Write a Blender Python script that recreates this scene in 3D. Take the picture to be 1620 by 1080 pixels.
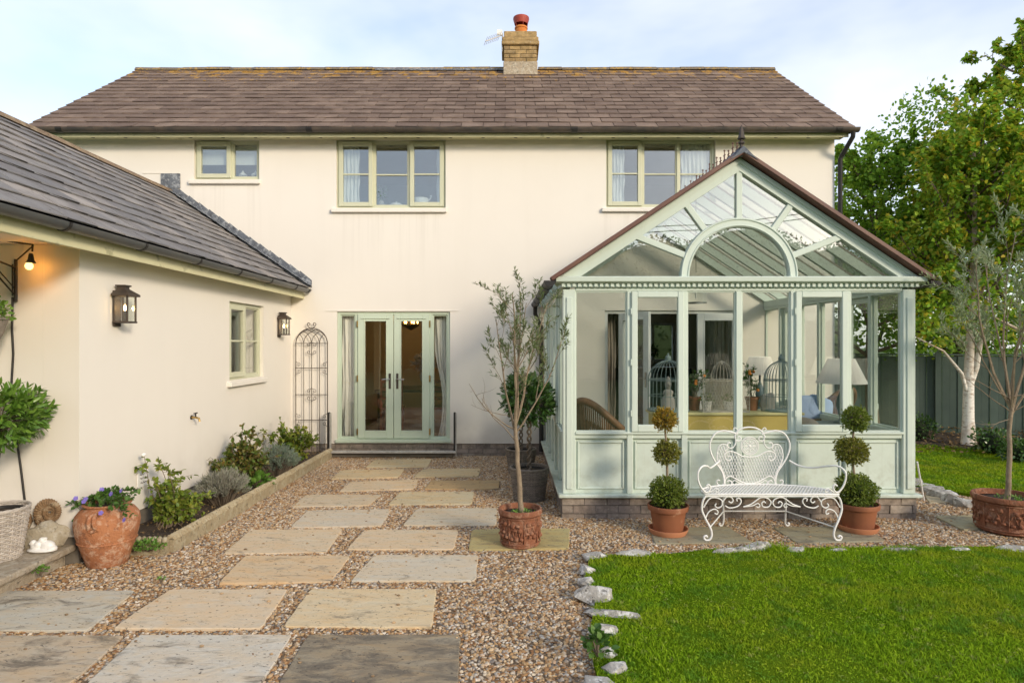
import bpy, bmesh, math, random
import numpy as np
from mathutils import Vector, Matrix, Euler, noise

random.seed(7)
rng = np.random.default_rng(7)
R = math.radians
for o in list(bpy.data.objects):
    bpy.data.objects.remove(o)
SC = bpy.context.scene
COL = SC.collection

# ------------------------------------------------------------------ camera
F, H, VX, VY = 1000.0, 1.73, 805.5, 545.0      # focal length in photo pixels, eye height, vanishing point
cam_d = bpy.data.cameras.new('camera')
cam = bpy.data.objects.new('camera', cam_d)
COL.objects.link(cam)
cam.location = (0, 0, H)
cam.rotation_euler = (R(90), 0, 0)
cam_d.sensor_width = 36.0
cam_d.lens = F / 1620 * 36
cam_d.shift_x = (810 - VX) / 1620
cam_d.shift_y = (VY - 540) / 1620
cam_d.clip_start = 0.05
cam_d.clip_end = 3000
SC.camera = cam

# ------------------------------------------------------------------ sky, sun, exposure
SUN_EL, SUN_AZ = R(20), R(139)                 # azimuth clockwise from +Y: behind the camera, to the right
w = bpy.data.worlds.new('World')
SC.world = w
w.use_nodes = True
nt = w.node_tree
nt.nodes.clear()
def wn(t, **k):
    n = nt.nodes.new(t)
    for a, b in k.items():
        setattr(n, a, b)
    return n
sky = wn('ShaderNodeTexSky', sky_type='NISHITA', sun_disc=False, sun_elevation=SUN_EL, sun_rotation=SUN_AZ,
         altitude=50, air_density=1.0, dust_density=1.2, ozone_density=1.0)
tc = wn('ShaderNodeTexCoord')
mp = wn('ShaderNodeMapping')
mp.inputs['Scale'].default_value = (1.0, 1.0, 2.2)
mp.inputs['Rotation'].default_value = (0.15, 0.35, 0.4)
n1 = wn('ShaderNodeTexNoise')
n1.inputs['Scale'].default_value = 1.7
n1.inputs['Detail'].default_value = 5
n1.inputs['Roughness'].default_value = 0.55
n1.inputs['Distortion'].default_value = 0.15
rp = wn('ShaderNodeValToRGB')
rp.color_ramp.elements[0].position = 0.44
rp.color_ramp.elements[1].position = 0.74
rp.color_ramp.elements[0].color = (0.34, 0.34, 0.34, 1)
rp.color_ramp.elements[1].color = (0.9, 0.9, 0.9, 1)
mx = wn('ShaderNodeMix', data_type='RGBA')
mx.inputs[7].default_value = (4.35, 4.45, 4.8, 1)      # thin white cloud, in the sky's own units
bg = wn('ShaderNodeBackground')
bg.inputs['Strength'].default_value = 0.15
ow = wn('ShaderNodeOutputWorld')
L = nt.links.new
L(tc.outputs['Generated'], mp.inputs[0]); L(mp.outputs[0], n1.inputs[0]); L(n1.outputs[0], rp.inputs[0])
L(rp.outputs[0], mx.inputs[0]); L(sky.outputs[0], mx.inputs[6]); L(mx.outputs[2], bg.inputs[0]); L(bg.outputs[0], ow.inputs[0])
sd = bpy.data.lights.new('sun', 'SUN')
sun = bpy.data.objects.new('sun', sd)
COL.objects.link(sun)
sd.energy = 1.5
sd.angle = R(11)
sd.color = (1.0, 0.85, 0.66)
to_sun = Vector((math.sin(SUN_AZ) * math.cos(SUN_EL), math.cos(SUN_AZ) * math.cos(SUN_EL), math.sin(SUN_EL)))
sun.rotation_euler = to_sun.to_track_quat('Z', 'Y').to_euler()
sun.location = to_sun * 40
SC.view_settings.view_transform = 'Standard'
SC.view_settings.look = 'None'
SC.view_settings.exposure = 0.86
SC.view_settings.gamma = 1
SC.view_settings.use_curve_mapping = False
SC.render.engine = 'CYCLES'
SC.cycles.use_denoising = True
SC.cycles.max_bounces = 10
SC.cycles.transparent_max_bounces = 24
SC.cycles.caustics_reflective = False
SC.cycles.caustics_refractive = False
SC.cycles.sample_clamp_indirect = 6

# ------------------------------------------------------------------ measuring helpers
def G(px, py, z=0.0):
    y = (H - z) * F / (py - VY)
    return Vector(((px - VX) * y / F, y, z))
def P(px, py, y):
    return Vector(((px - VX) * y / F, y, H - (py - VY) * y / F))

# ------------------------------------------------------------------ mesh builder
ORG = {}
class MB:
    def __init__(s):
        s.v = []; s.f = []
    def add(s, vs, fs):
        o = len(s.v)
        s.v.extend([tuple(v) for v in vs])
        s.f.extend([tuple(i + o for i in f) for f in fs])
        return s
    def box(s, x0, x1, y0, y1, z0, z1):
        if x0 > x1: x0, x1 = x1, x0
        if y0 > y1: y0, y1 = y1, y0
        if z0 > z1: z0, z1 = z1, z0
        return s.add([(x0,y0,z0),(x1,y0,z0),(x1,y1,z0),(x0,y1,z0),(x0,y0,z1),(x1,y0,z1),(x1,y1,z1),(x0,y1,z1)],
                     [(0,3,2,1),(4,5,6,7),(0,1,5,4),(1,2,6,5),(2,3,7,6),(3,0,4,7)])
    def bar(s, a, b, w, h, up=(0,0,1)):
        a = Vector(a); b = Vector(b); d = (b - a).normalized()
        u = Vector(up)
        x = d.cross(u)
        if x.length < 1e-5: x = d.cross(Vector((1,0,0)))
        x.normalize(); u = x.cross(d)
        x *= w/2; u *= h/2
        vs = []
        for p in (a, b):
            vs += [p-x-u, p+x-u, p+x+u, p-x+u]
        return s.add(vs, [(0,3,2,1),(4,5,6,7),(0,1,5,4),(1,2,6,5),(2,3,7,6),(3,0,4,7)])
    def ring(s, x0, x1, z0, z1, y0, y1, t, tb=None, tt=None):
        tb = t if tb is None else tb; tt = t if tt is None else tt
        s.box(x0, x0+t, y0, y1, z0, z1); s.box(x1-t, x1, y0, y1, z0, z1)
        s.box(x0+t, x1-t, y0+.001, y1-.001, z0, z0+tb); s.box(x0+t, x1-t, y0+.001, y1-.001, z1-tt, z1)
        return s
    def tube(s, pts, r, n=6, closed=False):
        pts = [Vector(p) for p in pts]
        m = len(pts)
        rs = r if isinstance(r, (list, tuple)) else [r]*m
        tan = []
        for i in range(m):
            if closed: d = pts[(i+1) % m] - pts[i-1]
            else: d = pts[min(i+1, m-1)] - pts[max(i-1, 0)]
            tan.append(d.normalized() if d.length > 1e-9 else Vector((0,0,1)))
        ref = Vector((0,0,1)) if abs(tan[0].z) < .9 else Vector((1,0,0))
        x = (ref - tan[0]*ref.dot(tan[0])).normalized()
        vs = []
        for i in range(m):
            x = x - tan[i]*x.dot(tan[i])
            if x.length < 1e-6: x = tan[i].orthogonal()
            x.normalize()
            y = tan[i].cross(x)
            for k in range(n):
                a = 2*math.pi*k/n
                vs.append(pts[i] + (x*math.cos(a) + y*math.sin(a))*rs[i])
        fs = []
        for i in range(m if closed else m-1):
            j = (i+1) % m
            for k in range(n):
                l = (k+1) % n
                fs.append((i*n+k, i*n+l, j*n+l, j*n+k))
        if not closed:
            fs.append(tuple(range(n-1, -1, -1))); fs.append(tuple((m-1)*n+k for k in range(n)))
        return s.add(vs, fs)
    def lathe(s, prof, n=24, c=(0,0,0), wob=None):
        vs = []
        for i, (r, z) in enumerate(prof):
            for k in range(n):
                a = 2*math.pi*k/n
                q = r*(wob(a, z) if wob else 1)
                vs.append((c[0]+q*math.cos(a), c[1]+q*math.sin(a), c[2]+z))
        fs = []
        for i in range(len(prof)-1):
            for k in range(n):
                l = (k+1) % n
                fs.append((i*n+k, i*n+l, (i+1)*n+l, (i+1)*n+k))
        if prof[0][0] > 1e-4: fs.append(tuple(range(n-1, -1, -1)))
        if prof[-1][0] > 1e-4: fs.append(tuple((len(prof)-1)*n+k for k in range(n)))
        return s.add(vs, fs)
    def prism(s, poly, vec):
        m = len(poly); vec = Vector(vec)
        vs = [Vector(p) for p in poly] + [Vector(p)+vec for p in poly]
        fs = [tuple(range(m-1, -1, -1)), tuple(range(m, 2*m))]
        fs += [(i, (i+1) % m, m+(i+1) % m, m+i) for i in range(m)]
        return s.add(vs, fs)
    def ball(s, c, rx, ry=None, rz=None, n=12, m=8, jit=0.0, seed=0, power=1.0):
        ry = rx if ry is None else ry; rz = rx if rz is None else rz
        vs = []; fs = []
        for i in range(m+1):
            th = math.pi*i/m
            for k in range(n):
                ph = 2*math.pi*k/n
                d = Vector((math.sin(th)*math.cos(ph), math.sin(th)*math.sin(ph), math.cos(th)))
                q = 1 + (jit*noise.noise(d*1.7 + Vector((seed*3.1, seed*1.7, seed))) if jit else 0)
                if power != 1:
                    d = Vector([math.copysign(abs(t)**power, t) for t in d])
                vs.append((c[0]+d.x*rx*q, c[1]+d.y*ry*q, c[2]+d.z*rz*q))
        for i in range(m):
            for k in range(n):
                l = (k+1) % n
                fs.append((i*n+k, (i+1)*n+k, (i+1)*n+l, i*n+l))
        return s.add(vs, fs)
    def leaves(s, pos, d, nrm, Ln, Wd, fold=0.25, curl=0.15, fine=False):
        """many leaves at once: pos, d (direction), nrm are (N,3) arrays"""
        pos = np.asarray(pos, float); d = np.asarray(d, float); nrm = np.asarray(nrm, float)
        N = len(pos)
        if N == 0: return s
        d = d/np.maximum(np.linalg.norm(d, axis=1, keepdims=True), 1e-9)
        sd_ = np.cross(d, nrm); sd_ /= np.maximum(np.linalg.norm(sd_, axis=1, keepdims=True), 1e-9)
        up = np.cross(sd_, d)
        Ln = np.broadcast_to(np.asarray(Ln, float), (N,))[:, None]; Wd = np.broadcast_to(np.asarray(Wd, float), (N,))[:, None]
        if fine:
            st = [(0,0,0,0), (.28,-.42,fold*.4,0), (.28,0,0,0), (.28,.42,fold*.4,0), (.66,-.40,fold*.3,-.3), (.66,0,-.02,-.3), (.66,.40,fold*.3,-.3), (1,0,0,-1)]
            fc = [(0,1,2),(0,2,3),(1,4,5,2),(2,5,6,3),(4,7,5),(5,7,6)]
        else:
            st = [(0,0,0,0), (.45,-.5,fold*.5,-.2), (1,0,0,-1), (.45,.5,fold*.5,-.2)]
            fc = [(0,1,2),(0,2,3)]
        vs = np.stack([pos + d*Ln*a + sd_*Wd*b + up*(Wd*c_ + Ln*curl*e) for a, b, c_, e in st], 1)
        o = len(s.v); k = len(st)
        s.v.extend(map(tuple, vs.reshape(-1, 3).tolist()))
        for i in range(N):
            b = o+i*k
            s.f.extend([tuple(b+j for j in f) for f in fc])
        return s
    def blades(s, pos, d, Ln, Wd):
        """grass blades / needles: one bent strip of three triangles"""
        pos = np.asarray(pos, float); N = len(pos)
        sd_ = rng.normal(size=(N, 3)); sd_[:, 2] *= .1
        sd_ /= np.linalg.norm(sd_, axis=1, keepdims=True)
        Ln = np.broadcast_to(np.asarray(Ln, float), (N,))[:, None]; Wd = np.broadcast_to(np.asarray(Wd, float), (N,))[:, None]
        d = d/np.linalg.norm(d, axis=1, keepdims=True)
        mid = pos + d*Ln*.55
        d2 = d*np.array([1.7, 1.7, .8]); d2 /= np.linalg.norm(d2, axis=1, keepdims=True)
        vs = np.stack([pos-sd_*Wd*.5, pos+sd_*Wd*.5, mid+sd_*Wd*.42, mid-sd_*Wd*.42, mid+d2*Ln*.45], 1)
        o = len(s.v)
        s.v.extend(map(tuple, vs.reshape(-1, 3).tolist()))
        for i in range(N):
            b = o+i*5
            s.f.append((b, b+1, b+2, b+3)); s.f.append((b+3, b+2, b+4))
        return s
    def xf(s, M):
        s.v = [tuple(M @ Vector(v)) for v in s.v]
        return s
    def build(s, name, mat, parent=None, smooth=None, bevel=0, local=False, M=None, kind=None, seg=1):
        if M is not None: s.xf(M)
        vs = s.v
        org = Vector((0,0,0))
        if parent is not None:
            org = ORG.get(parent.name, Vector((0,0,0)))
            if not local and org.length > 0:
                vs = (np.array(vs) - np.array(org)).tolist()
        me = bpy.data.meshes.new(name)
        me.from_pydata(vs, [], s.f)
        if smooth is not None:
            me.polygons.foreach_set('use_smooth', [True]*len(me.polygons))
            if smooth < 179: me.set_sharp_from_angle(angle=R(smooth))
        if mat is not None: me.materials.append(mat)
        o = bpy.data.objects.new(name, me)
        COL.objects.link(o)
        if parent is not None:
            o.parent = parent
            ORG[o.name] = org
        if bevel:
            b = o.modifiers.new('bevel', 'BEVEL'); b.width = bevel; b.segments = seg; b.limit_method = 'ANGLE'; b.angle_limit = R(40)
        if kind: o['kind'] = kind
        return o

def thing(name, label, cat, loc=(0,0,0), rz=0.0, group=None):
    o = bpy.data.objects.new(name, None)
    o.empty_display_size = 0.1
    COL.objects.link(o)
    o.location = loc; o.rotation_euler = (0,0,rz)
    ORG[o.name] = Vector(loc)
    o['label'] = label; o['category'] = cat
    if group: o['group'] = group
    return o
def tag(o, label, cat, group=None):
    o['label'] = label; o['category'] = cat
    if group: o['group'] = group
    return o
def label(o, text):
    o['label'] = text
    return o
def struct(o):
    o['kind'] = 'structure'
    return o
def inst(mesh, name, parent, M):
    o = bpy.data.objects.new(name, mesh)
    COL.objects.link(o)
    o.parent = parent
    o.matrix_basis = Matrix.Translation(-ORG.get(parent.name, Vector((0,0,0)))) @ M
    return o
def mesh_of(mb, name, mat, smooth=None):
    me = bpy.data.meshes.new(name)
    me.from_pydata(mb.v, [], mb.f)
    if smooth is not None:
        me.polygons.foreach_set('use_smooth', [True]*len(me.polygons))
        if smooth < 179: me.set_sharp_from_angle(angle=R(smooth))
    me.materials.append(mat)
    return me

# ------------------------------------------------------------------ materials
class NT:
    def __init__(s, name):
        s.m = bpy.data.materials.new(name); s.m.use_nodes = True
        s.t = s.m.node_tree; s.t.nodes.clear()
        s.out = s.t.nodes.new('ShaderNodeOutputMaterial')
    def n(s, t, ins=None, **k):
        x = s.t.nodes.new(t)
        for a, b in k.items(): setattr(x, a, b)
        for a, b in (ins or {}).items():
            if hasattr(b, 'is_linked') or isinstance(b, bpy.types.NodeSocket): s.t.links.new(b, x.inputs[a])
            else: x.inputs[a].default_value = b
        return x
    def noise(s, co, scale, detail=4, rough=.55, dist=0, out=0):
        return s.n('ShaderNodeTexNoise', {'Vector': co, 'Scale': scale, 'Detail': detail, 'Roughness': rough, 'Distortion': dist}).outputs[out]
    def ramp(s, fac, stops, const=False):
        x = s.n('ShaderNodeValToRGB', {0: fac})
        e = x.color_ramp.elements
        if const: x.color_ramp.interpolation = 'CONSTANT'
        while len(e) < len(stops): e.new(.5)
        for i, (p, c) in enumerate(stops):
            e[i].position = p
            e[i].color = (c, c, c, 1) if isinstance(c, (int, float)) else (*c, 1)
        return x.outputs[0]
    def mix(s, f, a, b, mode='MIX'):
        x = s.n('ShaderNodeMix', data_type='RGBA', blend_type=mode)
        for i, q in ((0, f), (6, a), (7, b)):
            if isinstance(q, bpy.types.NodeSocket): s.t.links.new(q, x.inputs[i])
            elif isinstance(q, (int, float)): x.inputs[i].default_value = q if i == 0 else (q, q, q, 1)
            else: x.inputs[i].default_value = (*q, 1)
        return x.outputs[2]
    def math(s, op, a, b=0.0):
        x = s.n('ShaderNodeMath', operation=op)
        for i, q in ((0, a), (1, b)):
            if isinstance(q, bpy.types.NodeSocket): s.t.links.new(q, x.inputs[i])
            else: x.inputs[i].default_value = q
        return x.outputs[0]
    def pos(s): return s.n('ShaderNodeNewGeometry').outputs['Position']
    def scaled(s, co, sc, rot=(0,0,0)):
        return s.n('ShaderNodeMapping', {'Vector': co, 'Scale': sc, 'Rotation': rot}).outputs[0]
    def bump(s, h, strength=.3, dist=.01):
        return s.n('ShaderNodeBump', {'Height': h, 'Strength': strength, 'Distance': dist}).outputs[0]
    def bsdf(s, col, rough=.7, normal=None, **k):
        ins = {'Base Color': col if isinstance(col, bpy.types.NodeSocket) else (*col, 1), 'Roughness': rough}
        if normal is not None: ins['Normal'] = normal
        for a, b in k.items(): ins[a.replace('_', ' ')] = b
        x = s.n('ShaderNodeBsdfPrincipled', ins)
        return x.outputs[0]
    def done(s, sh):
        s.t.links.new(sh, s.out.inputs[0])
        return s.m

def rough_mat(name, c1, c2=None, scale=4, rough=.8, bump=.2, bscale=60, rand=0.0, metal=0.0, spec=.4, speck=None, dist=.004, island=False):
    t = NT(name); p = t.pos()
    c2 = c2 or tuple(x*.8 for x in c1)
    col = t.mix(t.ramp(t.noise(p, scale, 5), [(.32, 0.), (.68, 1.)]), c1, c2)
    if speck:
        col = t.mix(t.ramp(t.noise(p, speck[0], 3), [(speck[2], 0.), (speck[2]+.08, 1.)]), col, speck[1])
    if rand:
        rv = t.n('ShaderNodeNewGeometry').outputs['Random Per Island'] if island else t.n('ShaderNodeObjectInfo').outputs['Random']
        col = t.mix(1.0, col, t.ramp(rv, [(0., 1-rand), (1., 1+rand)]), 'MULTIPLY')
    nm = t.bump(t.noise(p, bscale, 4), bump, dist) if bump else None
    return t.done(t.bsdf(col, rough, nm, Metallic=metal, **{'Specular_IOR_Level': spec}))

def leaf_mat(name, cols, trans=.3, rough=.45, spec=.4, veins=0):
    t = NT(name)
    rv = t.n('ShaderNodeNewGeometry').outputs['Random Per Island']
    st = [(i/(len(cols)-1), c) for i, c in enumerate(cols)]
    c = t.ramp(rv, st)
    c = t.mix(t.ramp(t.noise(t.pos(), 2.2, 2), [(.3, .0), (.75, .35)]), c, cols[-1])
    a = t.bsdf(c, rough, Specular_IOR_Level=spec)
    b = t.n('ShaderNodeBsdfTranslucent', {'Color': t.mix(1.0, c, (1.25, 1.2, .7), 'MULTIPLY')}).outputs[0]
    return t.done(t.n('ShaderNodeMixShader', {0: trans, 1: a, 2: b}).outputs[0])

def glass_mat(name, r0=.07, tint=(.93, .96, .94), rough=0.0):
    t = NT(name)
    g = t.n('ShaderNodeNewGeometry')
    dt = t.n('ShaderNodeVectorMath', {0: g.outputs['Normal'], 1: g.outputs['Incoming']}, operation='DOT_PRODUCT').outputs['Value']
    c = t.math('SUBTRACT', 1.0, t.math('ABSOLUTE', dt))
    f = t.math('ADD', t.math('MULTIPLY', t.math('POWER', c, 5.0), 1-r0), r0)
    wv = t.bump(t.noise(t.pos(), 1.3, 1), .04, .02)
    a = t.n('ShaderNodeBsdfTransparent', {0: (*tint, 1)}).outputs[0]
    b = t.n('ShaderNodeBsdfGlossy', {'Color': (1, 1, 1, 1), 'Roughness': rough, 'Normal': wv}).outputs[0]
    return t.done(t.n('ShaderNodeMixShader', {0: f, 1: a, 2: b}).outputs[0])

def glow_mat(name, col, strength):
    t = NT(name)
    return t.done(t.n('ShaderNodeEmission', {0: (*col, 1), 1: strength}).outputs[0])

def render_wall_mat(name, c1, c2):
    t = NT(name); p = t.pos()
    col = t.mix(t.ramp(t.noise(p, .7, 5), [(.35, 0.), (.7, 1.)]), c1, c2)
    st = t.noise(t.scaled(p, (5, 5, .35)), 1.0, 4)                    # faint rain streaks
    col = t.mix(t.ramp(st, [(.54, 0.), (.90, .12)]), col, (c2[0]*.78, c2[1]*.78, c2[2]*.74))
    # splash-back dirt near the ground, broken up by noise
    sx = t.n('ShaderNodeSeparateXYZ', {0: p}).outputs[2]
    low = t.math('MULTIPLY', t.ramp(sx, [(.2, 1.), (.75, 0.)]), t.ramp(t.noise(p, 3.5, 5), [(.35, .0), (.7, .45)]))
    col = t.mix(low, col, (.50, .45, .37))
    sp = t.n('ShaderNodeSeparateXYZ', {0: p})
    run = t.ramp(t.noise(t.scaled(p, (16, 16, .5)), 1.0, 3), [(.50, 0.), (.70, 1.)])
    for (xa, xb, zs) in ((-4.98, -3.86, 4.24), (-2.80, -.95, 3.80), (1.45, 3.25, 3.80)):      # rain runs below the sills
        ins = t.math('MULTIPLY', t.math('MULTIPLY', t.math('GREATER_THAN', sp.outputs[0], xa), t.math('LESS_THAN', sp.outputs[0], xb)), t.math('GREATER_THAN', sp.outputs[1], 9.7))
        fall = t.n('ShaderNodeMapRange', {0: sp.outputs[2], 1: zs-1.1, 2: zs, 3: 0., 4: .15}).outputs[0]
        ins = t.math('MULTIPLY', t.math('MULTIPLY', ins, t.math('LESS_THAN', sp.outputs[2], zs)), t.math('MULTIPLY', fall, run))
        col = t.mix(ins, col, (.40, .36, .30))
    b = t.bump(t.noise(p, 130, 4, .7), .22, .005)
    b2 = t.n('ShaderNodeBump', {'Height': t.noise(p, 2.0, 2), 'Strength': .12, 'Distance': .05, 'Normal': b}).outputs[0]
    return t.done(t.bsdf(col, .88, b2, Specular_IOR_Level=.25))

def tile_mat(name, c1, c2, c3, lichen):
    """roof tiles: each one its own tone, blotches of moss, lichen thickest towards the ridge"""
    t = NT(name); p = t.pos()
    rv = t.n('ShaderNodeObjectInfo').outputs['Random']
    ri = t.n('ShaderNodeNewGeometry').outputs['Random Per Island']
    rr = t.math('FRACT', t.math('ADD', rv, ri))
    col = t.ramp(rr, [(0., c1), (.5, c2), (1., c3)])
    col = t.mix(t.ramp(t.noise(p, 3.0, 6, .65), [(.36, 0.), (.64, .75)]), col, (c2[0]*.62, c2[1]*.6, c2[2]*.6))
    col = t.mix(t.ramp(t.noise(p, 26, 4, .7), [(.60, 0.), (.66, .55)]), col, (.26, .23, .18))      # pale lichen specks
    col = t.mix(t.ramp(t.noise(p, 15, 5, .7), [(.63, 0.), (.69, .9)]), col, (.025, .022, .018))     # dark moss
    if lichen:
        z = t.n('ShaderNodeSeparateXYZ', {0: p}).outputs[2]
        zz = t.n('ShaderNodeMapRange', {0: z, 1: lichen[0], 2: lichen[1], 3: 0., 4: .32}).outputs[0]
        lm = t.ramp(t.math('ADD', t.noise(p, 5.5, 6, .7), zz), [(.74, 0.), (.80, .85)])
        col = t.mix(lm, col, (.42, .24, .05))
    nm = t.bump(t.noise(p, 70, 5, .65), .6, .008)
    return t.done(t.bsdf(col, .85, nm, Specular_IOR_Level=.2))

def brick_mat(name, cols, dirt=(.12, .10, .08)):
    t = NT(name); p = t.pos()
    rv = t.n('ShaderNodeObjectInfo').outputs['Random']
    col = t.ramp(rv, [(i/(len(cols)-1), c) for i, c in enumerate(cols)])
    col = t.mix(t.ramp(t.noise(p, 9, 6, .65), [(.38, 0.), (.68, .8)]), col, dirt)
    col = t.mix(t.ramp(t.noise(p, 40, 4, .6), [(.60, 0.), (.68, .5)]), col, (.45, .42, .36))
    return t.done(t.bsdf(col, .9, t.bump(t.noise(p, 55, 5, .7), .7, .008), Specular_IOR_Level=.2))

def slab_mat(name):
    t = NT(name); p = t.pos()
    oi = t.n('ShaderNodeObjectInfo')
    col = oi.outputs['Color']; rv = oi.outputs['Random']
    off = t.n('ShaderNodeVectorMath', {0: p, 1: t.n('ShaderNodeCombineXYZ', {0: t.math('MULTIPLY', rv, 37.), 1: t.math('MULTIPLY', rv, 91.), 2: 0.}).outputs[0]}, operation='ADD').outputs[0]
    band = t.noise(t.scaled(off, (1.2, 3.6, 1), (0, 0, .5)), 2.4, 6, .62, 1.2)
    c2 = t.mix(t.ramp(band, [(.34, .0), (.66, .9)]), col, t.mix(1.0, col, (1.06, .89, .69), 'MULTIPLY'))
    c2 = t.mix(t.ramp(t.noise(off, 1.9, 4), [(.45, 0.), (.8, .55)]), c2, t.mix(1.0, col, (.95, 1.0, 1.03), 'MULTIPLY'))
    alpha = oi.outputs['Alpha']                                          # 1 = clean, lower = weathered dark
    dk = t.math('SUBTRACT', 1.0, alpha)
    st = t.ramp(t.math('ADD', t.noise(t.scaled(off, (1., 2.2, 1), (0, 0, .35)), 3.1, 8, .72, .6), t.math('MULTIPLY', dk, .3)), [(.60, 0.), (.74, .85)])
    c2 = t.mix(st, c2, (.13, .11, .085))
    sp = t.ramp(t.noise(t.scaled(off, (1, 1.8, 1)), 34, 3, .6), [(.635, 0.), (.67, .85)])
    c2 = t.mix(sp, c2, (.07, .06, .05))
    edge = t.ramp(t.noise(off, 9, 6, .7), [(.56, 0.), (.74, .35)])
    c2 = t.mix(edge, c2, (.30, .24, .15))
    h = t.math('ADD', t.noise(off, 26, 6, .65), t.math('MULTIPLY', band, 1.6))
    return t.done(t.bsdf(c2, .78, t.bump(h, .45, .012), Specular_IOR_Level=.35))

def stone_mat(name, c1, c2, lich=(.62, .60, .55), dark=(.06, .055, .05)):
    t = NT(name); p = t.pos()
    col = t.mix(t.ramp(t.noise(p, 6, 5), [(.35, 0.), (.65, 1.)]), c1, c2)
    col = t.mix(t.ramp(t.noise(p, 13, 6, .7), [(.50, 0.), (.60, .85)]), col, lich)
    col = t.mix(t.ramp(t.noise(p, 21, 6, .75), [(.55, 0.), (.64, .85)]), col, dark)
    return t.done(t.bsdf(col, .9, t.bump(t.noise(p, 32, 6, .7), .8, .02), Specular_IOR_Level=.2))

M = {}
M['cream'] = render_wall_mat('cream_render', (.785, .745, .675), (.765, .722, .652))
M['inner'] = rough_mat('inner_plaster', (.62, .56, .46), (.58, .52, .42), 1.0, .9, .1)
M['inner_dark'] = rough_mat('inner_dark', (.16, .13, .11), (.13, .11, .09), 1.0, .9, .1)
M['floor_wood'] = rough_mat('floor_wood', (.20, .13, .08), (.14, .09, .055), 6, .45, .1)
def painted_timber(name, c1, c2, grime):
    """brushed paint: soft grain, chalky patches, algae and splash marks low down"""
    t = NT(name); p = t.pos()
    col = t.mix(t.ramp(t.noise(p, 3.5, 5), [(.32, 0.), (.68, 1.)]), c1, c2)
    col = t.mix(t.ramp(t.noise(p, 30, 3), [(.68, 0.), (.76, .5)]), col, tuple(x*.72 for x in c1))
    z = t.n('ShaderNodeSeparateXYZ', {0: p}).outputs[2]
    lo = t.math('MULTIPLY', t.n('ShaderNodeMapRange', {0: z, 1: .18, 2: .75, 3: .75, 4: .0}).outputs[0], t.ramp(t.noise(p, 9, 6, .7), [(.45, 0.), (.68, 1.)]))
    col = t.mix(lo, col, grime)
    st = t.noise(t.scaled(p, (22, 22, 1.2)), 1.0, 4)
    col = t.mix(t.ramp(st, [(.58, 0.), (.78, .22)]), col, grime)
    gr = t.bump(t.noise(t.scaled(p, (160, 160, 9)), 1.0, 3), .12, .003)
    return t.done(t.bsdf(col, .5, gr, Specular_IOR_Level=.35))
M['sage'] = painted_timber('sage_paint', (.61, .69, .615), (.575, .655, .585), (.38, .41, .31))
M['sage_warm_lit'] = rough_mat('sage_paint_warm_lit', (.58, .585, .43), (.55, .56, .41), 2.5, .40, .05, 90)  # same sage paint, with warm light tinted into its colour
M['sage_door'] = rough_mat('door_paint', (.55, .63, .50), (.52, .60, .475), 2.5, .38, .05, 90, speck=(40, (.40, .42, .32), .70))
M['fascia'] = rough_mat('fascia_paint', (.66, .63, .40), (.62, .58, .36), 1.8, .5, .06, 40, speck=(7, (.42, .40, .24), .64))
M['glass'] = glass_mat('window_glass', .065, (.965, .98, .965))
M['glass_up'] = glass_mat('upper_window_glass', .15, (.86, .90, .90))
M['glass_roof'] = glass_mat('roof_glass', .08, (.95, .97, .95))
M['glass_gable'] = glass_mat('gable_glass', .21, (.82, .84, .82))
M['tile'] = tile_mat('roof_tile', (.160, .114, .090), (.200, .144, .112), (.255, .188, .146), (6.2, 7.2))
M['tile_wing'] = tile_mat('tile_sky_grey', (.18, .176, .18), (.265, .253, .246), (.36, .325, .295), None)  # the brown tile again, grey sky reflection put into its colour
M['ridge'] = stone_mat('ridge_tile', (.20, .16, .11), (.14, .12, .10), (.40, .25, .06), (.05, .05, .05))
M['ridge_w'] = stone_mat('wing_ridge', (.22, .16, .11), (.28, .20, .13), (.34, .27, .18), (.10, .08, .06))
M['lead'] = stone_mat('lead', (.17, .19, .22), (.12, .13, .15), (.38, .40, .42), (.05, .05, .055))
M['gutter'] = rough_mat('gutter_plastic', (.055, .050, .048), (.11, .085, .065), 5, .45, .1, 40)
M['gutter_grey'] = rough_mat('gutter_grey', (.075, .08, .085), (.10, .10, .095), 3, .38, .1, 40)
M['black'] = rough_mat('black_iron', (.018, .017, .017), (.03, .027, .024), 8, .5, .15, 60)
M['iron'] = rough_mat('brown_iron', (.045, .036, .030), (.075, .055, .042), 12, .6, .2, 80)
M['brass'] = rough_mat('brass', (.55, .38, .14), (.4, .27, .1), 20, .35, .05, 80, metal=1.0)
M['steel'] = rough_mat('steel', (.55, .53, .50), (.40, .38, .35), 14, .45, .2, 70, metal=.35)
M['chrome'] = rough_mat('chrome', (.55, .54, .52), (.48, .47, .45), 14, .25, .0, metal=1.0)
M['white'] = rough_mat('white_paint', (.80, .80, .78), (.75, .745, .72), 6, .5, .15, 60, speck=(38, (.46, .34, .22), .69))
M['white_clean'] = rough_mat('white_china', (.80, .79, .76), (.74, .73, .70), 6, .4, .05)
M['white_upvc'] = rough_mat('white_door', (.74, .76, .75), (.70, .72, .71), 3, .35, .02)
M['plinth'] = brick_mat('plinth_brick', [(.30, .24, .20), (.38, .31, .25), (.27, .225, .20), (.44, .37, .30), (.34, .28, .24)])
M['chim'] = brick_mat('chimney_brick', [(.36, .25, .12), (.46, .32, .15), (.30, .21, .11), (.42, .31, .17)], (.16, .11, .05))
M['mortar'] = rough_mat('mortar', (.20, .175, .145), (.14, .125, .10), 8, .95, .5, 50)
M['slab'] = slab_mat('paving_slab')
M['step'] = stone_mat('step_stone', (.42, .35, .26), (.36, .30, .22), (.50, .45, .36), (.16, .14, .11))
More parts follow.
